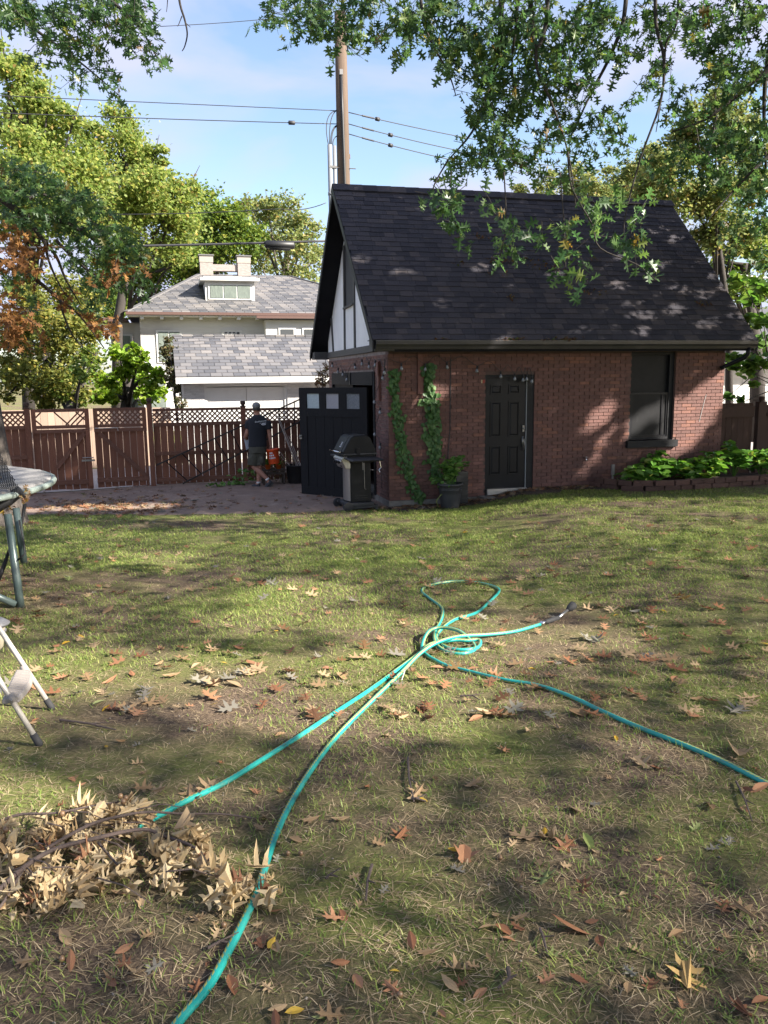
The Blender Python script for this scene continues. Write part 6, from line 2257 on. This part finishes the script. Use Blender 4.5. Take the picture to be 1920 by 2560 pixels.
MB().prism([(-.20, .98), (-.33, .97), (-.36, .93), (-.28, .76), (-.19, .76)], lambda a, b, t: (t, a, b), -.25, .25).build('control_panel', M['steel'], gr, bevel=.008)
for x in (-.14, -.02, .10):
    c_ = Vector((x, -.335, .88))
    MB().tube([c_, c_ + Vector((0, -.045, -.02))], [.03, .026], 14).build('knob', M['grill_black'], gr)
    MB().tube([c_ + Vector((0, .004, .002)), c_ + Vector((0, -.012, -.005))], [.035, .035], 14).build('knob_bezel', M['chrome'], gr)
bxo('igniter', M['grill_black'], gr, -.0, .06, -.305, -.285, .78, .80)
sh_ = MB().prism([(.28, .965), (.70, .955), (.74, .94), (.70, .915), (.28, .925)], lambda a, b, t: (a, t, b), -.30, .26).build('side_shelf', M['grill_grey'], gr, bevel=.012)
MB().prism([(-.28, .965), (-.62, .955), (-.66, .94), (-.62, .915), (-.28, .925)], lambda a, b, t: (a, t, b), -.30, .26).build('side_shelf', M['grill_grey'], gr, bevel=.012)
lidp = [(-.33, 1.02), (-.34, 1.06), (-.20, 1.30), (-.14, 1.34), (.10, 1.345), (.17, 1.30), (.27, 1.08), (.27, 1.02)]
lid = MB().prism(lidp, lambda a, b, t: (t, a, b), -.30, .30).build('lid', M['grill_black'], gr, bevel=.02, seg=3)
MB().prism([(-.35, 1.005), (-.36, 1.03), (.285, 1.03), (.285, 1.005)], lambda a, b, t: (t, a, b), -.32, .32).build('lid_rim', M['grill_grey'], gr)
MB().prism([(y + (-.006 if y < 0 else .006), z + .004) for y, z in lidp[1:7]], lambda a, b, t: (t, a, b), .14, .165).build('lid_band', M['grill_grey'], lid)
MB().tube([(-.26, -.37, 1.06), (-.26, -.42, 1.065), (.26, -.42, 1.065), (.26, -.37, 1.06)], .014, 10).build('lid_handle', M['chrome'], gr, True)
bxo('lid_hinge', M['grill_black'], gr, .30, .325, -.10, -.03, 1.0, 1.12)
dlen = math.hypot(.14, .24)
ey = Vector((0, .14 / dlen, .24 / dlen))
ez_ = Vector((0, -.24 / dlen, .14 / dlen))
em = MB()
cB = Vector((0, -.27, 1.18)) + ez_ * .004
for (u0, u1, v0, v1) in ((-.03, .03, .03, .04), (-.03, -.02, -.02, .03), (.02, .03, -.02, .03), (-.03, .03, -.03, -.02), (-.008, .012, -.01, .02), (-.06, -.04, -.06, -.045), (-.03, -.015, -.065, -.045), (-.008, .01, -.06, -.045), (.018, .032, -.065, -.045), (.04, .06, -.06, -.045)):
    em.add([cB + Vector((u, 0, 0)) + ey * v for u, v in ((u0, v0), (u1, v0), (u1, v1), (u0, v1))], ((0, 1, 2, 3),))
em.build('emblem', M['print'], lid)
hk = MB().tube([(.705, -.12, .92), (.705, -.12, .78), (.705, -.10, .78), (.705, -.10, .9)], .005, 6).tube([(.70, -.09, .9), (.70, -.085, .45), (.70, -.06, .44)], .005, 6).build('tool_hook', M['iron'], gr)
MB().tube([(.68, .2, .92), (.68, .22, .80), (.68, .18, .76), (.68, .2, .72)], .008, 6).build('tool_hook', M['chrome'], gr)
bxo('vent_slot', M['black_plastic'], gr, .2405, .2425, -.12, .12, .22, .23)
bxo('vent_slot', M['black_plastic'], gr, .2405, .2425, -.12, .12, .26, .27)

# ---------------------------------------------------------------- pots, vines
pb_ = toW(1.02, -.42, 0)
pb_.z = gz(pb_.x, pb_.y)
pt = thing('flower_pot', 'big dark grey pot with leafy green plant against the brick wall', 'pot', pb_, YAW)
MB().lathe([(.16, .0), (.165, .01), (.19, .24), (.205, .33), (.212, .335), (.205, .345), (.215, .41), (.235, .415), (.24, .43), (.235, .45), (.215, .455), (.205, .42), (.20, .40), (.01, .40)], 32).build('pot_body', M['pot'], pt, True)
for k in range(10):
    a = 2 * math.pi * k / 10
    MB().tube([(.212 * math.cos(a + i * .1), .212 * math.sin(a + i * .1), .36 + .018 * math.sin(i * 1.6)) for i in range(7)], .006, 5).build('relief_swag', M['pot'], pt, True)
MB().lathe([(.01, .405), (.2, .402)], 20, cap=False).build('potting_soil', M['soil'], pt)


def leaf_obj(nm, tmpl, mat, cache={}):
    key = (nm, mat)
    if key not in cache:
        m_ = bpy.data.meshes.new(nm)
        m_.from_pydata(tmpl[0], [], tmpl[1])
        m_.materials.append(M[mat])
        cache[key] = m_
    return cache[key]


def add_leaf(parent, me_, p, yv, size, nup=.6, name='leaf'):
    yv = Vector(yv).normalized()
    nz = Vector((rnd.gauss(0, .4), rnd.gauss(0, .4), nup))
    nz = (nz - yv * nz.dot(yv))
    if nz.length < 1e-3:
        nz = yv.orthogonal()
    nz.normalize()
    xv = yv.cross(nz)
    o = bpy.data.objects.new(name, me_)
    COL.objects.link(o)
    o.parent = parent
    c = Vector(p) + yv * size * .45
    o.matrix_basis = Matrix([[xv[r] * size, yv[r] * size, nz[r] * size, c[r]] for r in range(3)] + [[0, 0, 0, 1]])
    return o


ovm = leaf_obj('leaf', OVAL, 'pot_leaf')
st = MB()
for k in range(20):
    a = rnd.uniform(0, 6.28)
    ln = rnd.uniform(.25, .58)
    spread = rnd.uniform(.05, .38)
    p0 = Vector((rnd.uniform(-.08, .08), rnd.uniform(-.08, .08), .40))
    p1 = p0 + Vector((math.cos(a) * spread * .4, math.sin(a) * spread * .3, ln * .7))
    p2 = p0 + Vector((math.cos(a) * spread, math.sin(a) * spread * .7, ln))
    MB().tube([p0, p1, p2], [.006, .005, .003], 5).build('stem', M['pot_leaf'], pt)
    for j in range(9):
        f = .35 + .65 * j / 8
        p = p0.lerp(p1, f * 2) if f < .5 else p1.lerp(p2, f * 2 - 1)
        b_ = rnd.uniform(0, 6.28)
        add_leaf(pt, ovm, p, (math.cos(b_), math.sin(b_), rnd.uniform(-.4, .3)), rnd.uniform(.08, .145))
for k in range(34):
    a = rnd.uniform(2.2, 5.0)
    p = Vector((math.cos(a) * rnd.uniform(.1, .36), math.sin(a) * rnd.uniform(.1, .26), rnd.uniform(.40, .56)))
    add_leaf(pt, ovm, p, (math.cos(a), math.sin(a), -.3), rnd.uniform(.05, .09))
bp = toW(1.27, -.22, 0)
bp.z = gz(bp.x, bp.y)
q = thing('planter', 'tall black ribbed planter standing behind the grey flower pot', 'planter', bp, YAW)
MB().box(-.10, .13, -.10, .10, 0, .62).build('planter_body', M['black_plastic'], q, bevel=.012)
for k in range(9):
    bxo('rib', M['black_plastic'], q, -.105, .135, -.107, .105, .05 + k * .065, .07 + k * .065)
MB().tube([(-.5, -.28, .02), (-.55, -.3, .14), (-.45, -.27, .24), (-.36, -.25, .26), (-.33, -.25, .1)], .010, 6).build('hose_stub', M['green_fallen'], q, True)

vm = leaf_obj('vine_leaf', HEART, 'vine_leaf')


def vine(label, path, n, width, size):
    P0 = toW(path[-1][0], 0, 0)
    P0.z = gz(P0.x, P0.y)
    vn = thing('climbing_vine', label, 'vine', P0, YAW, 'vines on the brick wall')
    zoff = GO[2] - P0.z
    pts = [Vector((x - path[-1][0], -.02, z + zoff)) for x, z in path]
    sp_ = smooth_path(pts, 6)
    MB().tube(sp_, .007, 5).build('stem', M['twig'], vn)
    pos, rt, sz = [], [], []
    for i in range(n):
        f = rnd.random()
        q_ = sp_[min(int(f * (len(sp_) - 1)), len(sp_) - 1)]
        wd_ = width * (.55 + .45 * math.sin(math.pi * f) + .25 * math.sin(f * 23))
        p = q_ + Vector((rnd.gauss(0, wd_ * .5), -abs(rnd.gauss(.02, .03)), rnd.uniform(-.05, .05)))
        yv = np.array([rnd.gauss(0, .6), rnd.uniform(-.5, 0), -1.0])
        yv /= np.linalg.norm(yv)
        nz = np.array([rnd.gauss(0, .4), -1.0, rnd.uniform(0, .6)])
        nz -= yv * (nz @ yv)
        nz /= np.linalg.norm(nz)
        pos.append(np.array(p))
        rt.append(np.stack([np.cross(yv, nz), yv, nz], 1))
        sz.append(rnd.uniform(.045, .085) * size)
    pos, rt, sz = np.array(pos), np.array(rt), np.array(sz)
    order = np.argsort(-sz)
    for i in order[:150]:
        o = bpy.data.objects.new('leaf', vm)
        COL.objects.link(o)
        o.parent = vn
        o.matrix_basis = Matrix([list(rt[i][r] * sz[i]) + [float(pos[i][r])] for r in range(3)] + [[0, 0, 0, 1]])
    rs = order[150:]
    obj('leaves', inst_mesh('leaves', *HEART, pos[rs], rt[rs], sz[rs], [M['vine_leaf']]), None, vn)['kind'] = 'stuff'


vine('thin green vine climbing the brick nearest the garage corner', [(.11, 2.20), (.10, 1.95), (.12, 1.65), (.15, 1.35), (.22, 1.0), (.26, .7), (.32, .45), (.38, .25), (.52, .0), (.58, -.15)], 420, .125, 1.2)
vine('fuller green vine climbing up from behind the flower pot', [(.76, 2.30), (.74, 2.0), (.78, 1.7), (.80, 1.4), (.80, 1.1), (.84, .8), (.88, .5), (.92, .2)], 480, .15, 1.25)

# ---------------------------------------------------------------- hydrangea bed
bed0 = toW(6.2, -.55, 0)
bed0.z = gz(bed0.x, bed0.y)
be = thing('stone_edging', 'low edging of reddish brown stones around the hydrangea bed', 'edging', bed0, YAW)
path = [(4.05, -.02), (4.12, -.35), (4.35, -.75), (4.75, -1.02), (5.4, -1.08), (6.2, -1.0), (7.1, -.92), (8.2, -.85), (9.4, -.8)]
sp_ = smooth_path([Vector((a, b, 0)) for a, b in path], 12)


def along(s_):
    acc = 0
    for i in range(len(sp_) - 1):
        l = (sp_[i + 1] - sp_[i]).length
        if acc + l >= s_:
            return sp_[i].lerp(sp_[i + 1], (s_ - acc) / l), (sp_[i + 1] - sp_[i]).normalized()
        acc += l
    return None, None


stm = MB().add([(-.5, -.5, -.5), (.5, -.48, -.5), (.48, .5, -.5), (-.5, .46, -.5), (-.47, -.45, .46), (.46, -.5, .5), (.5, .44, .42), (-.46, .5, .48)], MB.BF).mesh('stone')
stm.materials.append(M['stone'])
for layer in range(2):
    s_ = .05 + layer * .14
    while True:
        ln = rnd.uniform(.22, .42)
        c, d = along(s_ + ln / 2)
        if c is None:
            break
        P = toW(c.x, c.y, 0)
        z = gz(P.x, P.y) - bed0.z + .05 + layer * .092
        o = bpy.data.objects.new('stone', stm)
        COL.objects.link(o)
        o.parent = be
        o.location = (c.x - 6.2, c.y + .55 + rnd.uniform(-.02, .02) + layer * .015, z)
        o.scale = (ln - .012, rnd.uniform(.14, .19), rnd.uniform(.082, .1))
        o.rotation_euler = (rnd.uniform(-.05, .05), rnd.uniform(-.04, .04), math.atan2(d.y, d.x) + rnd.uniform(-.06, .06))
        s_ += ln
V, F = [], []
nb = 40
for i in range(nb):
    X_ = 4.1 + 5.2 * i / (nb - 1)
    yf = float(np.interp(X_, [p[0] for p in path], [p[1] for p in path]))
    for k in range(6):
        P = toW(X_, -.01 + (yf + .03) * k / 5, 0)
        V.append((P.x, P.y, gz(P.x, P.y) + .11 + .02 * rnd.random()))
for i in range(nb - 1):
    for k in range(5):
        a = i * 6 + k
        F.append((a, a + 1, a + 7, a + 6))
me = bpy.data.meshes.new('bed_soil')
me.from_pydata(V, [], F)
struct(obj('bed_soil', me, M['soil']))
hm = leaf_obj('leaf', OVAL, 'hydrangea_leaf')
hp = [(4.75, -.62, .38, 'low sunlit hydrangea at the left end of the stone bed'), (5.25, -.35, .62, 'hydrangea bush under the window sill'), (5.8, -.6, .5, 'broad hydrangea bush right of the window'), (6.35, -.55, .55, 'hydrangea bush in front of the garage end'), (6.95, -.45, .78, 'tallest hydrangea bush by the garage end corner'), (7.5, -.55, .62, 'hydrangea bush in front of the dark gate'), (8.1, -.5, .7, 'hydrangea bush near the right edge of the photo'), (8.7, -.5, .62, 'rightmost hydrangea bush at the photo edge')]
for (X_, Y_, hh, lb_) in hp:
    P = toW(X_, Y_, 0)
    P.z = gz(P.x, P.y) + .1
    hy = thing('hydrangea', lb_, 'plant', P, YAW, 'hydrangeas in the stone bed')
    ns = 15
    for k in range(ns):
        a = 2 * math.pi * k / ns + rnd.uniform(-.3, .3)
        rr = rnd.uniform(.05, .44)
        tip = Vector((math.cos(a) * rr, math.sin(a) * rr * .7, hh * rnd.uniform(.6, 1.0) * (1 - .5 * rr)))
        MB().tube([(0, 0, 0), tip * .55 + Vector((0, 0, .05)), tip], [.008, .006, .004], 5).build('stem', M['hydrangea_leaf'], hy)
        for j in range(3):
            zt = tip - Vector((0, 0, .11 * j))
            b_ = rnd.uniform(0, 3.14)
            for m_i in range(2 if j else 4):
                bb_ = b_ + m_i * (math.pi if j else math.pi / 2)
                add_leaf(hy, hm, zt, (math.cos(bb_), math.sin(bb_), rnd.uniform(-.45, .15)), rnd.uniform(.15, .25) * (.8 if j == 0 else 1), .9)

# ---------------------------------------------------------------- string lights
sg_ = thing('string_lights', 'string of clear festoon bulbs looped along the eaves of the brick garage', 'string lights', toW(0, 0, 0), YAW)
fb_ = [(1004, 920), (1063, 922), (1118, 917), (1192, 926), (1252, 940), (1287, 946), (1308, 949), (1317, 947), (1330, 952)]
sb_ = [(831, 914), (845, 929), (857, 936), (867, 948), (888, 918), (905, 909), (923, 916), (938, 912), (961, 931)]
FP = [Vector(planeL(x, y, 1, -.07)) for x, y in fb_]
SP = [Vector(planeL(x, y, 0, -.08)) for x, y in sb_]
VP_ = [Vector(planeL(x, y, 0, -.06)) for x, y in ((957, 945), (936, 1004), (950, 1030), (937, 1085), (950, 1118))]
bm1 = MB().lathe([(.010, -.045), (.026, -.032), (.030, -.012), (.020, .014), (.013, .03)], 12).mesh('bulb', True)
bm1.materials.append(M['bulb'])
bm2 = MB().lathe([(.017, .03), (.019, .035), (.018, .075), (.008, .085)], 10).mesh('socket', True)
bm2.materials.append(M['rubber'])
for p in FP + SP + VP_:
    for nm_, m_ in (('bulb', bm1), ('socket', bm2)):
        o = bpy.data.objects.new(nm_, m_)
        COL.objects.link(o)
        o.parent = sg_
        o.location = p
        o.rotation_euler = (rnd.uniform(-.15, .15), rnd.uniform(-.15, .15), 0)
cab = []
for i, p in enumerate(SP):
    cab.append(p + Vector((0, 0, .085)))
    if i < len(SP) - 1:
        cab.append((p + SP[i + 1]) / 2 + Vector((0, 0, .16)))
cab.append(Vector((-.03, -.03, 2.45)))
for i, p in enumerate(FP):
    cab.append(p + Vector((0, 0, .085)))
    if i < len(FP) - 1:
        cab.append((p + FP[i + 1]) / 2 + Vector((0, 0, .22)))
MB().tube(smooth_path(cab, 4), .005, 5).build('cable', M['wire'], sg_, True)
MB().tube(smooth_path([Vector((-.03, .1, 2.45))] + [q + Vector((0, 0, .06)) for q in VP_] + [Vector((-.05, .35, .1))], 4), .005, 5).build('cable', M['wire'], sg_, True)
MB().tube([Vector((-.03, .95, 2.35)), Vector((-.03, .93, 1.0)), Vector((-.04, .92, .0))], .006, 5).build('cable', M['wire'], sg_, True)

# ---------------------------------------------------------------- things by the fence behind the person
def place(px, py, Y, zoff=0):
    P = toW(*planeL(px, py, 1, Y))
    P.z = gz(P.x, P.y) + zoff
    return P


bn = thing('plant_stand', 'small weathered wooden bench holding potted flowers by the fence', 'bench', place(680, 1200, 4.35), YAW)
for k in range(3):
    bxo('slat', M['old_wood'], bn, -.24, .30, -.16 + k * .11, -.06 + k * .11, .32, .35)
for x in (-.2, .26):
    for y in (-.13, .13):
        bxo('leg', M['old_wood'], bn, x - .02, x + .02, y - .02, y + .02, 0, .319)
bxo('stretcher', M['old_wood'], bn, -.18, .24, -.145, -.12, .24, .30)
for (dx_, lab_) in ((-.08, 'left potted plant with orange flowers on the small bench'), (.16, 'right potted plant with orange flowers on the small bench')):
    P = bn.location + Vector((dx_ * CYW, dx_ * SYW, .35))
    fp = thing('potted_flowers', lab_, 'plant', P, YAW, 'potted flowers on the bench')
    MB().lathe([(.05, 0), (.075, .11), (.08, .11), (.07, .10), (.01, .10)], 14).build('pot', M['orange_flower'], fp, True)
    for k in range(26):
        a = rnd.uniform(0, 6.28)
        add_leaf(fp, leaf_obj('leaf', OVAL, 'catalpa_leaf'), (rnd.gauss(0, .05), rnd.gauss(0, .05), .10 + rnd.uniform(0, .09)), (math.cos(a), math.sin(a), rnd.uniform(-.2, .8)), rnd.uniform(.06, .12))
tbp = place(744, 1203, 4.35)
tb_ = thing('tub', 'large black plastic tub full of garden stakes by the open door', 'tub', tbp, YAW)
MB().lathe([(.21, 0), (.22, .02), (.255, .40), (.275, .41), (.275, .43), (.25, .43), (.24, .40), (.235, .3), (.01, .3)], 28).build('tub_body', M['black_plastic'], tb_, True)
MB().tube([(.27, 0, .42), (.29, 0, .52), (.25, .1, .58), (.2, .12, .5)], .008, 6).build('tub_handle', M['black_plastic'], tb_, True)
for (x0, y0, px, py, r_) in ((.05, 0, 690, 1035, .012), (.10, .03, 695, 1040, .010), (.02, .05, 700, 1060, .009), (.12, -.03, 722, 1090, .009), (-.08, .02, 640 + 40, 1118, .006), (-.1, -.04, 700, 1130, .006)):
    e = toW(*planeL(px, py, 1, 4.8)) - tbp
    e = Matrix.Rotation(-YAW, 3, 'Z') @ e
    MB().tube([Vector((x0, y0, .31)), e], [r_, r_ * .8], 7).build('stake', M['stick'], tb_)
bs = thing('brush_pile', 'tangle of dry brown stems and weeds beside the bench', 'brush', place(705, 1205, 4.55), YAW)
for k in range(44):
    p = Vector((rnd.uniform(-.35, .35), rnd.uniform(-.15, .1), rnd.uniform(0, .2)))
    e = p + Vector((rnd.gauss(0, .22), rnd.gauss(0, .08), rnd.uniform(.15, .6)))
    MB().tube([p, (p + e) / 2 + Vector((rnd.gauss(0, .05), 0, rnd.uniform(0, .06))), e], [.006, .005, .002], 5).build('stem', M['vine_dead'] if k % 3 else M['stick'], bs)
pos = np.stack([rng.normal(-.02, .26, 240), rng.normal(0, .08, 240), rng.uniform(.05, .68, 240)], 1)
obj('leaves', inst_mesh('leaves', *DIA, pos, rand_rots(240, .3), rng.uniform(.03, .08, 240), [M['vine_dead'], M['olive_leaf']], rng.integers(0, 2, 240)), None, bs)['kind'] = 'stuff'
for i, (px, py, n_w, sc_, lab_) in enumerate(((612, 1207, 60, 1.0, 'leafy green weeds at the fence foot behind the walking person'), (580, 1215, 40, .6, 'low green weeds creeping over the driveway by the fence'), (545, 1219, 24, .5, 'sparse weeds on the driveway left of the walking person'))):
    wd = thing('weeds', lab_, 'weeds', place(px, py, 4.6 - .2 * i), YAW, 'weeds along the fence')
    for k in range(n_w):
        a = rnd.uniform(0, 6.28)
        add_leaf(wd, leaf_obj('leaf', OVAL, 'pot_leaf'), (rnd.gauss(0, .16), rnd.gauss(0, .09), rnd.uniform(.02, .34) * sc_ if i == 0 else rnd.uniform(.01, .08)), (math.cos(a), math.sin(a), rnd.uniform(-.2, .6)), rnd.uniform(.06, .13))

# ---------------------------------------------------------------- person walking with bucket
pp = Vector((-2.80, 18.0, 0))
pp.z = gz(pp.x, pp.y) + .014
pe = thing('person', 'person in dark t-shirt, cargo shorts and grey cap walking left along the fence', 'person', pp)


def hp_(px, py, dy=0.0):           # body point from its place in the picture, dy metres deeper than the hips
    return at(px, py, pp.y + dy) - pp


def remesh(o, vox, it=6):
    r_ = o.modifiers.new('fuse', 'REMESH')
    r_.mode = 'VOXEL'
    r_.voxel_size = vox
    r_.use_smooth_shade = True
    s_ = o.modifiers.new('soften', 'SMOOTH')
    s_.iterations = it
    s_.factor = .5
    return o


hd_ = hp_(641, 1021)
bd = MB()
bd.ball(hd_ + Vector((0, 0, .0)), .078, .095, .115, 16, 12)
bd.ball(hd_ + Vector((-.035, .06, -.035)), .055, .05, .07, 12, 8)            # face and jaw, turned away
bd.ball(hd_ + Vector((-.062, .112, -.02)), .013, .018, .02, 8, 6)            # nose
for sx2 in (-1, 1):
    bd.ball(hd_ + Vector((sx2 * .078, .012 + sx2 * .01, -.02)), .012, .022, .032, 8, 6)   # ears
bd.tube([hp_(642, 1028), hp_(644, 1044)], [.062, .07], 14)
bd.tube([hp_(645, 1042), hp_(645, 1060), hp_(644, 1090), hp_(643, 1115), hp_(644, 1128)], [.075, .105, .10, .10, .105], 16)
bd.tube([hp_(624, 1048), hp_(622, 1066, .02), hp_(616, 1087, .03)], [.058, .052, .046], 12)      # left upper arm
bd.tube([hp_(616, 1087, .03), hp_(614, 1094, -.06 + .16), hp_(622, 1100, .26)], [.045, .042, .032], 12)  # forearm forward
bd.tube([hp_(667, 1048), hp_(671, 1066), hp_(674, 1088)], [.058, .052, .045], 12)
bd.tube([hp_(674, 1088), hp_(676, 1102, .02), hp_(677, 1114, .03)], [.045, .04, .029], 12)
# hands: palm and five fingers each
def hand(c, fdir, pdir, nrm, s_=1.0):
    c, fdir, pdir, nrm = Vector(c), Vector(fdir).normalized(), Vector(pdir).normalized(), Vector(nrm).normalized()
    bd.tube([c - fdir * .01, c + fdir * .035 * s_, c + fdir * .075 * s_], [.026, .034, .030], 10)
    for k, (off, ln) in enumerate(((-.028, .062), (-.009, .072), (.010, .068), (.027, .052))):
        b = c + fdir * .07 * s_ + pdir * off
        m1 = b + fdir * ln * .45 - nrm * .012
        e1 = m1 + fdir * ln * .25 - nrm * ln * .45
        bd.tube([b, m1, e1], [.0105, .0095, .008], 8)
    b = c + fdir * .02 - pdir * .03
    bd.tube([b, b - pdir * .025 + fdir * .03, b - pdir * .02 + fdir * .06 - nrm * .02], [.013, .011, .009], 8)


hand(hp_(677, 1114, .03), (0, .1, -1), (.2, 1, 0), (1, 0, 0))
hand(hp_(622, 1100, .26), (.3, .8, -.5), (1, 0, .2), (0, 0, 1))
# legs: standing leg under the hips, trailing leg bent with the heel raised
hipL, hipR = hp_(638, 1128), hp_(652, 1128)
kneeS, ankS = hp_(648, 1170, .02), hp_(646, 1206, .03)
bd.tube([hipR, hp_(650, 1150, .02), kneeS, hp_(648, 1185, .03), ankS], [.095, .085, .062, .058, .038], 14)
kneeT, ankT = hp_(636, 1167, -.03), hp_(669, 1198, -.05)
bd.tube([hipL, hp_(637, 1150, -.03), kneeT, hp_(650, 1180, -.04), ankT], [.095, .085, .064, .06, .04], 14)
bd.tube([ankS, hp_(640, 1215, .04), hp_(631, 1217, .05)], [.04, .04, .03], 10)
bd.tube([ankT, hp_(672, 1208, -.05), hp_(666, 1219, -.05)], [.04, .04, .03], 10)
body = remesh(bd.build('body', M['skin'], pe, True), .0075, 4)
# clothes
tsh = MB()
def loft(mb, rings, n=20):
    vs, fs = [], []
    for (c, rx_, ry_, ang_) in rings:
        for k in range(n):
            th_ = 2 * math.pi * k / n
            x, y = rx_ * math.cos(th_), ry_ * math.sin(th_)
            vs.append(Vector(c) + Vector((x * math.cos(ang_) - y * math.sin(ang_), x * math.sin(ang_) + y * math.cos(ang_), 0)))
    m = len(rings)
    for i in range(m - 1):
        for k in range(n):
            k2 = (k + 1) % n
            fs.append((i * n + k, i * n + k2, (i + 1) * n + k2, (i + 1) * n + k))
    fs.append(tuple(range(n - 1, -1, -1)))
    fs.append(tuple((m - 1) * n + k for k in range(n)))
    mb.add(vs, fs)


loft(tsh, [(hp_(644, 1117), .205, .155, .2), (hp_(644, 1105), .20, .15, .2), (hp_(644, 1090), .198, .145, .2), (hp_(645, 1070), .215, .145, .2), (hp_(645, 1056), .222, .135, .2), (hp_(645, 1048), .205, .115, .2), (hp_(645, 1042), .14, .095, .2), (hp_(644, 1037), .085, .08, .2)])
tsh.tube([hp_(630, 1050), hp_(622, 1058), hp_(621, 1071, .02)], [.075, .085, .085], 14)
tsh.tube([hp_(660, 1050), hp_(669, 1058), hp_(672, 1073)], [.075, .083, .083], 14)
ts = remesh(tsh.build('t_shirt', M['tshirt'], pe, True), .012, 3)
srt = MB()
loft(srt, [(hp_(644, 1132), .20, .16, .2), (hp_(644, 1120), .198, .155, .2), (hp_(644, 1112), .19, .148, .2)])
srt.tube([hp_(650, 1126), hp_(650, 1140, .02), hp_(650, 1163, .02)], [.125, .125, .118], 16)
srt.tube([hp_(637, 1126), hp_(634, 1142, -.03), hp_(631, 1163, -.03)], [.125, .122, .115], 16)
srt.ball(hp_(624, 1150, -.11), .05, .03, .09, 10, 8)
srt.ball(hp_(655, 1150, -.12), .05, .03, .09, 10, 8)
remesh(srt.build('shorts', M['shorts'], pe, True), .012, 3)
cp = MB()
cp.ball(hd_ + Vector((0, 0, .055)), .094, .108, .085, 18, 10)
cp.tube([hd_ + Vector((-.03, .09, .045)), hd_ + Vector((-.07, .19, .03))], [.06, .045], 12)
remesh(cp.build('cap', M['cap'], pe, True), .009, 2)
MB().ball(hd_ + Vector((0, -.018, -.012)), .083, .083, .06, 14, 10).build('hair', M['hair'], pe, True)
for nm_, c0, c1, hh in (('shoe', hp_(650, 1213, .03), hp_(630, 1216, .05), .0), ('shoe', hp_(678, 1203, -.05), hp_(664, 1220, -.05), .0)):
    s1 = MB()
    s1.tube([c0, c0.lerp(c1, .35), c0.lerp(c1, .75), c1], [.05, .053, .047, .03], 12)
    remesh(s1.build(nm_, M['shoe'], pe, True), .01, 3)
MB().tube([hp_(653, 1220.5, .03), hp_(628, 1221, .05)], [.026, .03], 10).build('sole', M['sole'], pe, True)
MB().tube([hp_(683, 1207, -.045), hp_(666, 1223, -.05)], [.022, .026], 10).build('sole', M['sole'], pe, True)
for a, b in ((hp_(646, 1204, .03), hp_(646.5, 1208, .03)), (hp_(667, 1196, -.05), hp_(669.5, 1200, -.05))):
    MB().tube([a, b], [.046, .047], 12).build('sock', M['sock'], pe, True)


def text_mesh(txt, size, shear=0):
    c = bpy.data.curves.new('t', 'FONT')
    c.body = txt
    c.size = size
    c.shear = shear
    c.extrude = .0006
    c.align_x = 'RIGHT'
    o = bpy.data.objects.new('t', c)
    COL.objects.link(o)
    dg = bpy.context.evaluated_depsgraph_get()
    dg.update()
    m_ = bpy.data.meshes.new_from_object(o.evaluated_get(dg))
    bpy.data.objects.remove(o)
    return m_


for txt, sz, sh_r, (px, py), nm_ in (('Southmoore', .050, .25, (666, 1053), 'shirt_lettering'), ('Electric Co.', .031, .25, (666, 1057), 'shirt_lettering')):
    m_ = text_mesh(txt, sz, sh_r)
    m_.materials.append(M['print'])
    o = bpy.data.objects.new(nm_, m_)
    COL.objects.link(o)
    o.parent = pe
    o.location = hp_(px, py, -.125)
    o.rotation_euler = (R(86), R(-6), R(16))
o = MB().lathe([(.05, 0), (.05, .001)], 24, sx=1, sy=.42).build('shirt_emblem', M['print'], pe)
o.location = hp_(659, 1060.5, -.135)
o.rotation_euler = (R(86), R(-4), R(12))
o2 = MB().box(-.03, .03, -.006, .006, .001, .002).build('emblem_bar', M['tshirt'], o)

pap = MB().add([(0, 0, 0), (.12, .05, .02), (.15, .1, -.24), (.04, .04, -.30), (.0, .004, 0), (.12, .054, .02), (.15, .104, -.24), (.04, .044, -.30)], MB.BF)
o = pap.build('papers', M['paper'])
o.location = hp_(609, 1092, .10) + pp
tag(o, 'sheaf of white papers held in the person\'s left hand', 'paper')
bkp = hp_(686, 1159, .08) + pp
bu = thing('bucket', 'bright orange bucket with white lettering carried in the person\'s right hand', 'bucket', bkp)
bu.rotation_euler = (0, R(-6), 0)
MB().lathe([(.118, 0), (.122, .01), (.14, .29), (.15, .295), (.15, .33), (.14, .335), (.135, .3), (.115, .02), (.01, .015)], 26).build('bucket_body', M['bucket'], bu, True)
pr2 = MB()
for row in range(3):
    for k in range(4 - row):
        a0 = R(-125 + row * 6 + k * 16)
        z0 = .12 + row * .055
        r_ = .1225 + .018 * z0 / .29 * 1.05 + .003
        aa = [a0, a0 + R(11)]
        pr2.add([(r_ * math.cos(a), r_ * math.sin(a), z) for a, z in ((aa[0], z0), (aa[1], z0), (aa[1], z0 + .035), (aa[0], z0 + .035))], ((0, 1, 2, 3),))
pr2.build('bucket_lettering', M['print'], bu)
hb = hp_(678, 1120, .04) + pp - bkp
MB().tube([(-.15, 0, .31), hb + Vector((-.03, 0, -.02)), hb + Vector((.03, 0, -.02)), (.15, 0, .31)], .004, 6).build('bail_handle', M['iron'], bu)
